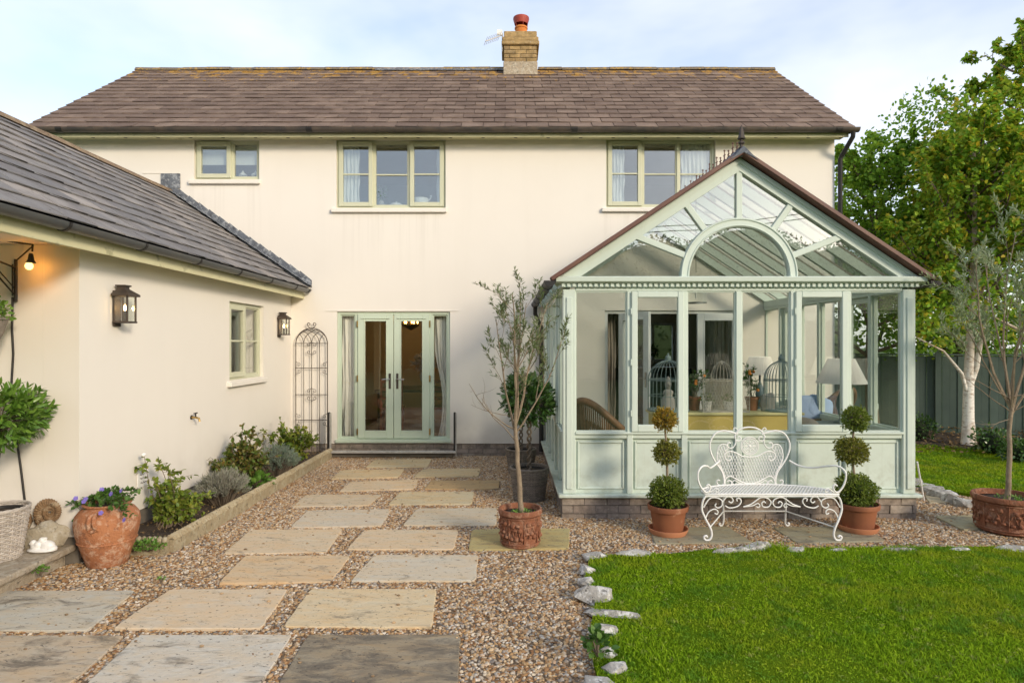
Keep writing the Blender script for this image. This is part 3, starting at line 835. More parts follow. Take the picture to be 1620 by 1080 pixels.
inr.build('partition', M['inner'], house, kind='stuff')
MB().box(HX0+.302, HX1-.302, YF+.303, 14.997, 2.44, 2.62).build('ceiling', M['inner'], house)
MB().box(HX0+.302, HX1-.302, YF+.303, 14.997, 4.905, 4.94).build('loft_floor', M['inner'], house)
MB().box(HX0+.302, HX1-.302, YF+.303, 14.997, .1, .199).build('inner_floor', M['floor_wood'], house)
bw = MB().ring(BW[0], BW[1], BW[2], BW[3], 15.05, 15.12, .06).box((BW[0]+BW[1])/2-.03, (BW[0]+BW[1])/2+.03, 15.051, 15.119, BW[2]+.06, BW[3]-.06).build('rear_window', M['white_upvc'], house)
MB().box(BW[0]+.05, BW[1]-.05, 15.08, 15.088, BW[2]+.05, BW[3]-.05).build('pane', M['glass'], bw)
# plaster stops over the openings
dp = MB()
for (a, b, z) in ((516, 726, 491.5), (226, 284, 274)):
    dp.box(FX(a), FX(b), YF-.010, YF+.01, FZ(z)-.006, FZ(z)+.006)
dp.build('drip_bead', M['cream'], house, kind='stuff')

# ---- brick courses
BR = MB()
def brick_mesh(l, h, d, mat):
    j = .006
    b = MB(); n = 4
    b.box(-l/2, l/2, -d/2, d/2, -h/2, h/2)
    for i, v in enumerate(b.v): b.v[i] = tuple(c+random.uniform(-.0035, .0035) for c in v)
    return mesh_of(b, 'brick', mat)
def courses(parent, a, b, z0, rows, bl, bh, proud, mat, depth=.06, joint=.009, skip=None):
    """bricks laid from a to b (wall face line), each its own object"""
    a = Vector(a); b = Vector(b); d = (b-a); Ltot = d.length; d.normalize(); ang = math.atan2(d.y, d.x)
    var = [brick_mesh(bl-joint, bh-joint, depth, mat) for _ in range(4)]
    cut = {}
    for r_ in range(rows):
        s = -(bl/2 if r_ % 2 else 0)
        while s < Ltot-.01:
            s0, s1 = max(s, 0), min(s+bl, Ltot)
            s += bl
            if s1-s0 < .04: continue
            me = random.choice(var)
            if s1-s0 < bl-.005:
                k = round(s1-s0, 3)
                if k not in cut: cut[k] = brick_mesh(k-joint, bh-joint, depth, mat)
                me = cut[k]
            p = a + d*((s0+s1)/2)
            Mx = Matrix.Translation((p.x, p.y, z0+bh*(r_+.5))) @ Matrix.Rotation(ang, 4, 'Z') @ Matrix.Translation((0, random.uniform(-.003, .003), 0))
            inst(me, 'brick', parent, Mx)
# plinth of the facade (recessed mortar behind the bricks)
pl = MB().box(HX0+.02, HX1-.02, YF+.024, YF+.28, -.05, .188).build('plinth', M['mortar'], house)
courses(pl, (-3.38, YF+.045), (.52, YF+.045), -.04, 3, .22, .075, 0, M['plinth'])

# ---- roof: tiles
PITCH = math.atan2(7.12-4.99, 12.42-9.50)
def tile_geo(w_, l, t, half=False):
    b = MB().box(-w_/2+.0042, w_/2-.0042, 0, l, 0, t)
    for i in (0, 1, 4, 5): b.v[i] = (b.v[i][0], b.v[i][1]+random.uniform(-.007, .007), b.v[i][2]+random.uniform(-.001, .004))
    return b
def lay_tiles(parent, origin, eave, up, n_cols, n_rows, tw, gauge, tl, tt, mat, first, rest_name='tile_field'):
    """eave: unit vector along the eave, up: unit vector up the slope. The first FIRST tiles from the eave are objects."""
    eave = Vector(eave); up = Vector(up); nrm = eave.cross(up).normalized()
    var = [tile_geo(tw, tl, tt) for _ in range(5)]; hv = [tile_geo(tw/2, tl, tt) for _ in range(2)]
    vm = [mesh_of(v, 'roof_tile', mat) for v in var]; hm = [mesh_of(v, 'roof_tile', mat) for v in hv]
    rest = MB(); cnt = 0
    lap = math.atan2(tt*1.25, gauge)
    for r_ in range(n_rows):
        cols = [(i+.5, False) for i in range(n_cols)] if r_ % 2 == 0 else [(.25, True)] + [(i+1., False) for i in range(n_cols-1)] + [(n_cols-.25, True)]
        for cx, half in cols:
            k = random.randrange(2 if half else 5)
            o = Vector(origin) + eave*(cx*tw) + up*(r_*gauge + random.uniform(-.004, .004)) + nrm*(tt*1.25)
            u2 = (up*math.cos(lap) - nrm*math.sin(lap)); n2 = eave.cross(u2)
            Rm = Matrix((eave, u2, n2)).transposed().to_4x4()
            Mx = Matrix.Translation(o) @ Rm @ Matrix.Rotation(random.gauss(0, .006), 4, 'Z') @ Matrix.Rotation(random.gauss(0, .004), 4, 'X') @ Matrix.Rotation(random.gauss(0, .006), 4, 'Y')
            if cnt < first:
                inst((hm if half else vm)[k], 'roof_tile', parent, Mx)
            else:
                src = (hv if half else var)[k]
                rest.add([Mx @ Vector(v) for v in src.v], src.f)
            cnt += 1
    if rest.v: rest.build(rest_name, mat, parent, kind='stuff')
EY, EZ = 9.50, 4.985
RY, RZ = 12.42, EZ + (12.42-9.50)*math.tan(PITCH)
roof = MB()
RX0, RX1 = -7.30, 5.20
roof.prism([(RX0+.02, EY+.03, EZ-.005), (RX0+.02, RY, RZ-.035), (RX0+.02, 2*RY-EY, EZ-.005), (RX0+.02, 2*RY-EY-.1, EZ-.06), (RX0+.02, RY, RZ-.14), (RX0+.02, EY+.1, EZ-.06)], (RX1-RX0-.04, 0, 0))
roof = roof.build('roof', M['black'], house)
up = Vector((0, RY-EY, RZ-EZ)); SLEN = up.length; up.normalize()
NR = 16
lay_tiles(roof, (RX0, EY, EZ), (1,0,0), up, 38, NR, (RX1-RX0)/38, SLEN/NR, SLEN/NR+.05, .011, M['tile'], 300)
bs = MB().add([(RX0, 2*RY-EY, EZ+.02), (RX1, 2*RY-EY, EZ+.02), (RX1, RY, RZ+.01), (RX0, RY, RZ+.01)], [(0,1,2,3)]); bs.build('rear_slope', M['tile'], roof)
nrg = 27; rl = (RX1-RX0)/nrg
rg_m = MB().prism([(0, -.115, -.055), (0, -.07, .012), (0, 0, .038), (0, .07, .012), (0, .115, -.055)], (rl-.008, 0, 0))
rg_me = mesh_of(rg_m, 'ridge_tile', M['ridge'])
for i in range(nrg):
    x = RX0+i*rl
    if FX(0)*0 + abs((x+rl/2)-.19) < .30: continue
    inst(rg_me, 'ridge_tile', roof, Matrix.Translation((x, RY, RZ+.022+random.uniform(-.006, .006))) @ Matrix.Rotation(random.gauss(0, .008), 4, 'Y'))
# fascia, soffit with round vents, gutter with brackets
FY = 9.585
MB().box(RX0+.05, RX1-.05, FY, FY+.022, 4.875, 4.985).build('fascia', M['fascia'], house, bevel=.003)
sof = MB().box(RX0+.05, RX1-.05, FY+.023, YF-.003, 4.915, 4.93).build('soffit', M['fascia'], house)
ven = MB().lathe([(.0, -.006), (.028, -.006), (.028, .0), (.0, .0)], 12)
vme = mesh_of(ven, 'vent', M['black'])
for i in range(25): inst(vme, 'vent', sof, Matrix.Translation((-6.9+i*.5, FY+.13, 4.914)))
def half_pipe(mb, a, b, r, n=8, t=.004):
    a = Vector(a); b = Vector(b); d = (b-a).normalized(); x = d.cross(Vector((0,0,1))).normalized()
    vs = []
    for p in (a, b):
        for rr in (r, r-t):
            for k in range(n+1):
                ph = math.pi*k/n
                vs.append(p + x*(-math.cos(ph)*rr) + Vector((0,0,-math.sin(ph)*rr)))
    m = n+1; fs = []
    for k in range(n):
        fs += [(k, k+1, 2*m+k+1, 2*m+k), (m+k+1, m+k, 3*m+k, 3*m+k+1)]
    for e in (0, n): fs += [(e, 2*m+e, 3*m+e, m+e)]
    for o in (0, 2*m): fs += [(o+k, o+m+k, o+m+k+1, o+k+1) for k in range(n)]
    return mb.add(vs, fs)
gut = half_pipe(MB(), (RX0-.05, FY-.07, 4.985), (RX1+.06, FY-.07, 4.985), .062).build('gutter', M['gutter'], house, smooth=50)
gb = half_pipe(MB(), (-.009, 0, 0), (.009, 0, 0), .068, 8, .012).box(-.009, .009, .05, .075, -.02, .015)
gme = mesh_of(gb, 'bracket', M['gutter'])
for i in range(14): inst(gme, 'bracket', gut, Matrix.Translation((-7.15+i*.93, FY-.07, 4.985)))
gj = half_pipe(MB(), (-.045, 0, 0), (.045, 0, 0), .07, 8, .012); gjm = mesh_of(gj, 'joint', M['black'])
for x in (-6.75, -3.0, .98, 4.95): inst(gjm, 'joint', gut, Matrix.Translation((x, FY-.07, 4.985)))
# downpipe at the right corner
dpx = HX1+.06
MB().tube([(RX1-.02, FY-.07, 4.93), (RX1-.02, FY-.06, 4.86), (dpx+.02, YF-.08, 4.66), (dpx, YF-.055, 4.60), (dpx, YF-.055, .05)], .034, 10).build('downpipe', M['black'], house, smooth=60)
MB().tube([(FX(856), YF-.06, 2.0), (FX(856), YF-.06, .08)], .034, 10).build('downpipe', M['black'], house, smooth=60)
# lead strip below the ridge left of the chimney
MB().prism([(-2.6, RY-.15, RZ-.065), (-.1, RY-.15, RZ-.065), (-.1, RY-.02, RZ+.03), (-2.6, RY-.02, RZ+.03)], (0, -.008, .012)).build('lead_strip', M['lead'], roof)
# ---- chimney
cx0, cx1, cy0, cy1 = -.10, .53, 12.08, 12.72
ch = MB().box(cx0+.02, cx1-.02, cy0+.02, cy1-.02, 6.8, 7.66).build('chimney', M['mortar'], house)
for (a, b) in (((cx0, cy0+.03), (cx1, cy0+.03)), ((cx0+.03, cy1), (cx0+.03, cy0+.06)), ((cx1-.03, cy0+.06), (cx1-.03, cy1))):
    courses(ch, a, b, 7.13, 4, .215, .078, 0, M['chim'])
cap = MB().box(cx0-.045, cx1+.045, cy0-.045, cy1+.045, 7.445, 7.52).box(cx0-.03, cx1+.03, cy0-.03, cy1+.03, 7.521, 7.60).box(cx0-.0, cx1+.0, cy0-.0, cy1+.0, 7.601, 7.72)
cap.build('cap_course', M['chim'], ch, bevel=.012)
MB().box(cx0-.012, cx1+.012, cy0-.02, cy1+.02, 6.85, 7.13).build('cement_apron', M['step'], ch, bevel=.01)
pc = ((cx0+cx1)/2+.02, (cy0+cy1)/2, 7.70)
M['pot_orange'] = rough_mat('chimney_pot', (.60, .21, .04), (.48, .15, .03), 6, .8, .2, 40)
M['cowl'] = rough_mat('red_cowl', (.38, .055, .03), (.25, .04, .03), 6, .6, .2, 40)
MB().lathe([(.13, 0), (.135, .05), (.118, .06), (.115, .20), (.128, .21), (.128, .235), (.112, .25)], 20, pc).build('chimney_pot', M['pot_orange'], ch, smooth=45)
cw = MB().lathe([(.0, .415), (.155, .43), (.158, .40), (.13, .30), (.125, .31), (.145, .40), (.0, .40)], 20, pc)
for k in range(5):
    a = k*1.2566; cw.tube([(pc[0]+.118*math.cos(a), pc[1]+.118*math.sin(a), pc[2]+.2), (pc[0]+.125*math.cos(a), pc[1]+.125*math.sin(a), pc[2]+.33)], .006, 5)
cw.build('cowl', M['cowl'], ch, smooth=45)
# television aerial
an = thing('aerial', 'television aerial with short rods fixed to the left of the chimney', 'aerial', (cx0-.02, cy0, 7.5))
a0, a1 = Vector((cx0-.05, cy0-.06, 7.60)), Vector((cx0-.35, cy0-.25, 7.40))
MB().tube([a0, a1], .009, 6).build('boom', M['steel'], an)
for k in range(8):
    p = a0.lerp(a1, .12+.12*k); q = Vector((.05, -.08, .07))
    MB().tube([p-q*.75, p+q*.75], .004, 5).build('rod', M['steel'], an)
MB().tube([(cx0-.03, cy0+.05, 7.35), (cx0-.03, cy0-.03, 7.66)], .012, 6).build('mast', M['steel'], an)
MB().box(cx0-.13, cx0-.03, cy0-.09, cy0-.07, 7.60, 7.70).build('reflector', M['white_clean'], an)

# ---- windows
def window(parent, Mx, w_, h, bays, mat, glass, mid=True, trickle=0, sill=True, sash_z=None):
    """origin = lower left corner of the opening; x right, y inward, z up; bays: list of (x0, x1, 'sash'|'fixed')"""
    fr = MB().ring(0, w_, 0, h, .045, .115, .045)
    for i, (a, b, k) in enumerate(bays):
        if i: fr.box(a-.022, a+.022, .046, .114, .045, h-.045)
    fo = fr.build('window', mat, parent, bevel=.004, M=Mx)
    for i, (a, b, k) in enumerate(bays):
        x0 = .045 if i == 0 else a+.022; x1 = w_-.045 if i == len(bays)-1 else b-.022
        z0, z1 = .045, h-.045
        if k == 'sash':
            s = MB().ring(x0-.014, x1+.014, z0-.014, z1+.014, .018, .070, .066)
            s.build('sash', mat, fo, bevel=.005, M=Mx)
            x0 += .052; x1 -= .052; z0 += .052; z1 -= .052; yg = .05
        else:
            MB().ring(x0, x1, z0, z1, .062, .09, .016).build('bead', mat, fo, M=Mx); x0 += .014; x1 -= .014; z0 += .014; z1 -= .014; yg = .082
        if mid:
            zm = (z0+z1)/2
            MB().box(x0-.002, x1+.002, yg-.022, yg-.006, zm-.012, zm+.012).build('glazing_bar', mat, fo, bevel=.003, M=Mx)
            for (a_, b_) in ((z0, zm), (zm, z1)):
                MB().box(x0-.004, x1+.004, yg-.002, yg+.004, a_-.004 if a_ == z0 else a_+.001, b_+.004 if b_ == z1 else b_-.001).build('pane', glass, fo, M=Mx)
        else:
            MB().box(x0-.004, x1+.004, yg-.002, yg+.004, z0-.004, z1+.004).build('pane', glass, fo, M=Mx)
    if trickle:
        a, b, k = bays[0]
        MB().box(a+.09, b-.06, .006, .018, h-.048, h-.028).build('trickle_vent', mat, fo, bevel=.003, M=Mx)
    if sill:
        sl = MB(); sl.prism([(-.07, -.055, -.075), (-.07, -.055, -.018), (-.07, .044, -.002), (-.07, .044, -.075)], (w_+.09, 0, 0))
        sl.build('sill', M['cream'], fo, bevel=.006, M=Mx)
    return fo
def facade_at(r_): return Matrix.Translation((r_[0], YF, r_[2]))
w_ = W1[1]-W1[0]; window(house, facade_at(W1), w_, W1[3]-W1[2], [(0, w_*.56, 'sash'), (w_*.56, w_, 'fixed')], M['sage_warm_lit'], M['glass_up'], False, 1)
w_ = W2[1]-W2[0]; window(house, facade_at(W2), w_, W2[3]-W2[2], [(0, w_*.335, 'sash'), (w_*.335, w_*.665, 'fixed'), (w_*.665, w_, 'sash')], M['sage_warm_lit'], M['glass_up'], True, 1)
w_ = W3[1]-W3[0]; window(house, facade_at(W3), w_, W3[3]-W3[2], [(0, w_*.335, 'sash'), (w_*.335, w_*.665, 'fixed'), (w_*.665, w_, 'fixed')], M['sage_warm_lit'], M['glass_up'], True, 1)

# ---- french doors
dw, dh = DR[1]-DR[0], DR[3]-DR[2]
Md = facade_at(DR)
fd = MB().ring(0, dw, 0, dh, .03, .11, .045, .075, .045)
xl, xr = dw*.172, dw*.828
fd.box(xl-.03, xl+.03, .031, .109, .075, dh-.045).box(xr-.03, xr+.03, .031, .109, .075, dh-.045)
fd = fd.build('french_door', M['sage_door'], house, bevel=.004, M=Md)
MB().box(-.02, dw+.02, -.035, .03, .002, .05).build('threshold', M['sage_door'], fd, bevel=.005, M=Md)
for (a, b) in ((.045, xl-.03), (xr+.03, dw-.045)):
    MB().ring(a, b, .075, dh-.045, .05, .08, .018).build('sidelight_frame', M['sage_door'], fd, M=Md)
    MB().box(a+.015, b-.015, .066, .072, .09, dh-.06).build('pane', M['glass'], fd, M=Md)
mid_ = dw/2
for (a, b, sgn) in ((xl+.02, mid_-.004, 1), (mid_+.004, xr-.02, -1)):
    z0, z1 = .065, dh-.035
    lf = MB().ring(a, b, z0, z1, .008, .058, .105, .115, .105).build('door_leaf', M['sage_door'], fd, bevel=.005, M=Md)
    MB().ring(a+.098, b-.098, z0+.108, z1-.098, .001, .03, .016).build('moulding', M['sage_door'], fd, bevel=.004, M=Md)
    MB().box(a+.05, b-.05, -.006, .009, z1-.075, z1-.058).build('drip_rail', M['sage_door'], fd, bevel=.004, M=Md)
    MB().box(a+.10, b-.10, .026, .034, z0+.11, z1-.10).build('pane', M['glass'], fd, M=Md)
    hx = (b-.055) if sgn == 1 else (a+.055)
    zc = dh*.47
    MB().box(hx-.017, hx+.017, -.002, .009, zc-.12, zc+.12).build('handle_plate', M['iron'], fd, bevel=.004, M=Md)
    MB().tube([(hx, -.002, zc+.03), (hx, -.045, zc+.03), (hx-sgn*.03, -.05, zc+.032), (hx-sgn*.115, -.048, zc+.026)], .008, 8).build('handle', M['chrome'], fd, smooth=60, M=Md)
    ex = a-.006 if sgn == 1 else b+.006
    for zz in (.17, dh*.49, dh-.19):
        MB().box(ex-.011, ex+.011, -.004, .03, zz-.05, zz+.05).build('hinge', M['brass'], fd, bevel=.003, M=Md)
# the folding metal step in front of the doors
stp = thing('door_step', 'metal tread on two upright black brackets before the french doors', 'step', (FX(622), YF-.25, 0))
sx0, sx1 = P(519, 700, 9.62).x, P(722, 700, 9.62).x
MB().box(sx0, sx1, 9.56, 9.66, .085, .115).build('tread', M['steel'], stp, bevel=.004)
ft = MB()
for i in range(34):
    x = sx0+.03+i*(sx1-sx0-.06)/33
    ft.lathe([(.012, 0), (.008, .006), (0, .006)], 8, (x, 9.585, .114)); ft.lathe([(.012, 0), (.008, .006), (0, .006)], 8, (x, 9.635, .114))
ft.build('tread_stud', M['steel'], stp, kind='stuff')
for x in (sx0+.02, sx1-.02):
    MB().box(x-.022, x+.006, 9.60, 9.66, .116, .70).build('post', M['black'], stp, bevel=.003)
    MB().box(x+.008, x+.020, 9.595, 9.665, .04, .69).build('edge_strip', M['steel'], stp, bevel=.002)
MB().box(sx0+.06, sx1-.06, 9.64, 9.82, .02, .07).build('support', M['mortar'], stp)

# ================================================================== WING
wing = thing('garden_wing', 'low cream rendered wing with grey tiled roof on the left', 'building', (-3.4, 7.4, 0))
WX, WY = -3.40, 5.0
wd0, wd1 = 3.40*F/(VX-363), 3.40*F/(VX-417)       # wing window along Y
MW = Matrix.Translation((WX, 0, 0)) @ Matrix.Rotation(R(90), 4, 'Z')      # x along +Y, y inward (-X)
WZ0, WZ1 = H-(602-VY)*wd0/F, H-(476-VY)*wd0/F
sw = MB(); wall_open(sw, WY, YF-.003, .21, 2.52, 0, .28, [(wd0, wd1, WZ0, WZ1)])
sw.build('wall', M['cream'], wing, M=MW)
ew = MB().box(-7.3, WX-.281, WY, WY+.28, .21, 2.52)
ew.build('end_wall', M['cream'], wing)
ow_ = MB().box(-7.58, -7.302, 2.6, YF-.003, -.05, 2.52); ow_.box(-7.3, WX-.29, YF-.1, YF-.004, -.05, 2.5); ow_.build('outer_wall', M['cream'], wing)
MB().box(-7.3, WX-.281, WY+.281, YF-.101, .1, .2).build('inner_floor', M['floor_wood'], wing)
MB().box(-7.3, WX-.02, 2.8, YF-.004, 2.525, 2.545).build('ceiling', M['cream'], wing)
wpl = MB().box(WX-.25, WX-.014, WY+.014, YF-.004, -.05, .209).box(-7.3, WX-.251, WY+.012, WY+.27, -.05, .209).build('plinth', M['mortar'], wing)
courses(wpl, (WX-.045, WY+.02), (WX-.045, YF-.01), -.06, 3, .30, .09, 0, M['step'])
window(wing, MW @ Matrix.Translation((wd0, 0, WZ0)), wd1-wd0, WZ1-WZ0, [(0, (wd1-wd0)*.5, 'sash'), ((wd1-wd0)*.5, wd1-wd0, 'fixed')], M['sage_warm_lit'], M['glass'], True, 0)
# roof
WEX, WEZ, WRX, WRZ = -3.12, 2.60, -5.32, 4.11
WY0, WY1 = 2.75, YF-.004
wr = MB().prism([(WEX-.03, WY0+.02, WEZ-.01), (WRX, WY0+.02, WRZ-.03), (2*WRX-WEX, WY0+.02, WEZ-.01), (2*WRX-WEX+.1, WY0+.02, WEZ-.06), (WRX, WY0+.02, WRZ-.12), (WEX-.1, WY0+.02, WEZ-.06)], (0, WY1-WY0-.02, 0))
wr = wr.build('roof', M['black'], wing)
wup = Vector((WRX-WEX, 0, WRZ-WEZ)); WSL = wup.length; wup.normalize()
lay_tiles(wr, (WEX, WY0, WEZ), (0,1,0), wup, 21, 12, (WY1-WY0-.02)/21, WSL/12, WSL/12+.05, .012, M['tile_wing'], 300)
MB().add([(2*WRX-WEX, WY0, WEZ+.02), (WRX, WY0, WRZ+.01), (WRX, WY1, WRZ+.01), (2*WRX-WEX, WY1, WEZ+.02)], [(0,1,2,3)]).build('rear_slope', M['tile_wing'], wr)
wrl = (WY1-WY0)/16
wrm = mesh_of(MB().prism([(-.11, 0, -.05), (-.065, 0, .012), (0, 0, .036), (.065, 0, .012), (.11, 0, -.05)], (0, wrl-.008, 0)), 'ridge_tile', M['ridge_w'])
for i in range(16): inst(wrm, 'ridge_tile', wr, Matrix.Translation((WRX, WY0+i*wrl, WRZ+.022+random.uniform(-.005, .005))))
MB().box(-3.205, -3.185, WY0+.02, YF-.02, 2.44, 2.565).build('fascia', M['fascia'], wing, bevel=.003)
MB().box(WX+.003, -3.206, WY0+.03, YF-.02, 2.478, 2.49).build('soffit', M['fascia'], wing)
wg = half_pipe(MB(), (-3.12, WY0-.02, 2.585), (-3.12, YF-.05, 2.585), .058).build('gutter', M['gutter_grey'], wing, smooth=50)
wgb = half_pipe(MB(), (0, -.012, 0), (0, .012, 0), .065, 8, .012).box(-.07, -.05, -.012, .012, -.03, .012)
wgm = mesh_of(wgb, 'bracket', M['black'])
for y in (3.4, 4.42, 5.35, 6.3, 7.25, 8.2, 9.15, 9.72): inst(wgm, 'bracket', wg, Matrix.Translation((-3.12, y, 2.585)))
# stepped lead flashing where the wing roof meets the house
fl0, fl1 = Vector((WRX+.02, 0, WRZ+.03)), Vector((WEX+.02, 0, WEZ+.05))
nfl = 14
for i in range(nfl):
    a = fl0.lerp(fl1, i/nfl); b = fl0.lerp(fl1, (i+1)/nfl+.012)
    MB().prism([(a.x, YF-.004, a.z-.02), (b.x, YF-.004, b.z-.02), (b.x, YF-.004, b.z+.10), (a.x, YF-.004, a.z+.125)], (0, -.007-.001*(i % 2), 0)).build('flashing', M['lead'], wing, bevel=.002)
for i in range(nfl):
    a = fl0.lerp(fl1, i/nfl); b = fl0.lerp(fl1, (i+1)/nfl+.012)
    MB().prism([(a.x, YF-.012, a.z+.012), (b.x, YF-.012, b.z+.012), (b.x, YF-.14, b.z+.012), (a.x, YF-.14, a.z+.012)], (0, 0, .007+.001*(i % 2))).build('soaker', M['lead'], wing)
MB().box(WRX-.10, WRX+.20, YF-.02, YF-.004, WRZ+.05, WRZ+.28).build('lead_apron', M['lead'], wing, bevel=.003)
# porch posts and beam, just outside the left of the picture
MB().box(-3.6, -3.45, 2.80, 2.95, .156, 2.50).build('post', M['fascia'], wing, bevel=.006)

# ---- wall lanterns on the wing
def lantern(px, py0, py1, lab, near):
    y = 3.34*F/(VX-px); z0 = H-(py1-VY)*y/F; z1 = H-(py0-VY)*y/F
    t = thing('wall_lantern', lab, 'lantern', (WX+.001, y, z0), 0, 'lanterns on the wing wall')
    h = z1-z0; bw_, bd = .135, .125                       # width along Y, depth along X
    X0 = WX+.018
    MB().box(WX+.002, WX+.017, y-.05, y+.05, z0-.03, z0+h*.85).build('backplate', M['iron'], t, bevel=.003)
    gh = h*.70
    fr = MB()
    for (sx, sy) in ((0, -1), (0, 1), (1, -1), (1, 1)):
        fr.box(X0+sx*(bd-.014), X0+sx*(bd-.014)+.014, y+sy*(bw_/2)-(.014 if sy > 0 else 0), y+sy*(bw_/2)+(.014 if sy < 0 else 0), z0+.016, z0+gh)
    fr.box(X0-.004, X0+bd+.004, y-bw_/2-.004, y+bw_/2+.004, z0, z0+.016)
    fr.build('frame', M['iron'], t, bevel=.002)
    rf = MB()
    a = (bw_/2+.022, bw_/2*.48)
    def rect(hw, x0_, x1_, z): return [(x0_, y-hw, z), (x1_, y-hw, z), (x1_, y+hw, z), (x0_, y+hw, z)]
    rings = [rect(a[0], X0-.006, X0+bd+.02, z0+gh), rect(a[0], X0-.006, X0+bd+.02, z0+gh+.018), rect(a[1], X0+.01, X0+bd*.66, z0+h*.90), rect(a[1], X0+.01, X0+bd*.66, z0+h*.955), rect(a[1]+.012, X0+.002, X0+bd*.66+.012, z0+h*.965), rect(a[1]+.012, X0+.002, X0+bd*.66+.012, z0+h)]
    for q in rings: rf.v += q
    for i in range(5): rf.f += [(4*i+k, 4*i+(k+1) % 4, 4*i+4+(k+1) % 4, 4*i+4+k) for k in range(4)]
    rf.f += [(3, 2, 1, 0), (20, 21, 22, 23)]
    rf.build('roof', M['iron'], t, bevel=.002)
    for q in (MB().box(X0+bd-.009, X0+bd-.006, y-bw_/2+.012, y+bw_/2-.012, z0+.016, z0+gh), MB().box(X0+.012, X0+bd-.012, y-bw_/2+.004, y-bw_/2+.007, z0+.016, z0+gh), MB().box(X0+.012, X0+bd-.012, y+bw_/2-.007, y+bw_/2-.004, z0+.016, z0+gh)):
        q.build('pane', M['glass'], t)
    MB().lathe([(.012, 0), (.012, .09), (0, .09)], 10, (X0+bd/2, y, z0+.016)).build('candle_tube', M['iron'], t)
    MB().lathe([(.004, 0), (.011, .015), (.009, .035), (.0, .055)], 10, (X0+bd/2, y, z0+.107)).build('bulb', M['bulb'], t, smooth=180)
    ld = bpy.data.lights.new('lantern_light', 'POINT'); ld.energy = .9; ld.color = (1, .62, .25); ld.shadow_soft_size = .012
    lo = bpy.data.objects.new('lantern_light', ld); COL.objects.link(lo); lo.parent = t; lo.location = Vector((X0+bd/2, y, z0+.135)) - Vector(t.location)
M['bulb'] = glow_mat('warm_bulb', (1.0, .60, .22), 28)
M['bulb_amber'] = glow_mat('amber_bulb', (1.0, .60, .18), 2.2)
M['bulb_dim'] = glow_mat('warm_bulb_dim', (1.0, .42, .10), 10)
lantern(194, 451, 511, 'nearer black metal wall lantern, lit, near the corner of the wing', True)
lantern(447, 494, 530, 'smaller lit wall lantern between the wing window and the trellis', False)
# vent plate with a handwritten notice, and garden tap
M['ink'] = rough_mat('ink', (.12, .11, .10), (.1, .09, .08), 5, .8, 0)
vy0, vy1 = 3.40*F/(VX-216), 3.40*F/(VX-234)
pz = H-(757-VY)*((vy0+vy1)/2)/F
pt = thing('wall_plate', 'small white plaque with grey lettering low on the wing wall', 'plaque', (WX, (vy0+vy1)/2, pz-.07))
MB().box(WX+.002, WX+.012, vy0, vy1, pz-.07, pz+.07).build('plate', M['white_clean'], pt, bevel=.003)
wr_ = MB()
for r_, (s, zz) in enumerate(((.2, .045), (.12, .012), (.12, -.03))):
    a = vy0+(vy1-vy0)*(.14+.04*r_); b = vy1-(vy1-vy0)*s
    n = 26
    pts = [(WX+.0135, a+(b-a)*i/n, pz+zz+.008*math.sin(i*1.9+r_)*(1 if r_ else .35)+.004*math.sin(i*.8)) for i in range(n+1)]
    wr_.tube(pts, .0016, 4)
wr_.build('lettering', M['ink'], pt, kind='stuff')
ty = 3.36*F/(VX-308); tz = H-(660-VY)*ty/F
tp = thing('garden_tap', 'small brass garden tap on the wing wall', 'tap', (WX, ty, tz))
MB().tube([(WX, ty, tz), (WX+.05, ty, tz), (WX+.085, ty, tz-.01), (WX+.095, ty, tz-.045)], [.012, .012, .012, .011], 8).build('spout', M['brass'], tp, smooth=60)
MB().tube([(WX+.05, ty, tz), (WX+.05, ty, tz+.04)], .008, 8).tube([(WX+.05, ty-.035, tz+.045), (WX+.05, ty+.035, tz+.045)], .007, 6).build('handle', M['black'], tp)
MB().lathe([(.022, 0), (.022, .006), (0, .006)], 12, (0,0,0)).build('flange', M['black'], tp, M=Matrix.Translation((WX+.002, ty, tz)) @ Matrix.Rotation(R(90), 4, 'Y'))

# ================================================================== CONSERVATORY
YC = 6.29
cons = thing('conservatory', 'sage green glazed conservatory with arched gable on a low brick base', 'conservatory', (2.29, 8.0, 0))
CXc = 2.29; CX0, CX1 = .535, 4.045
SZ, RZ0, HZ0, EVZ = .214, .80, .85, 2.30
S = M['sage']
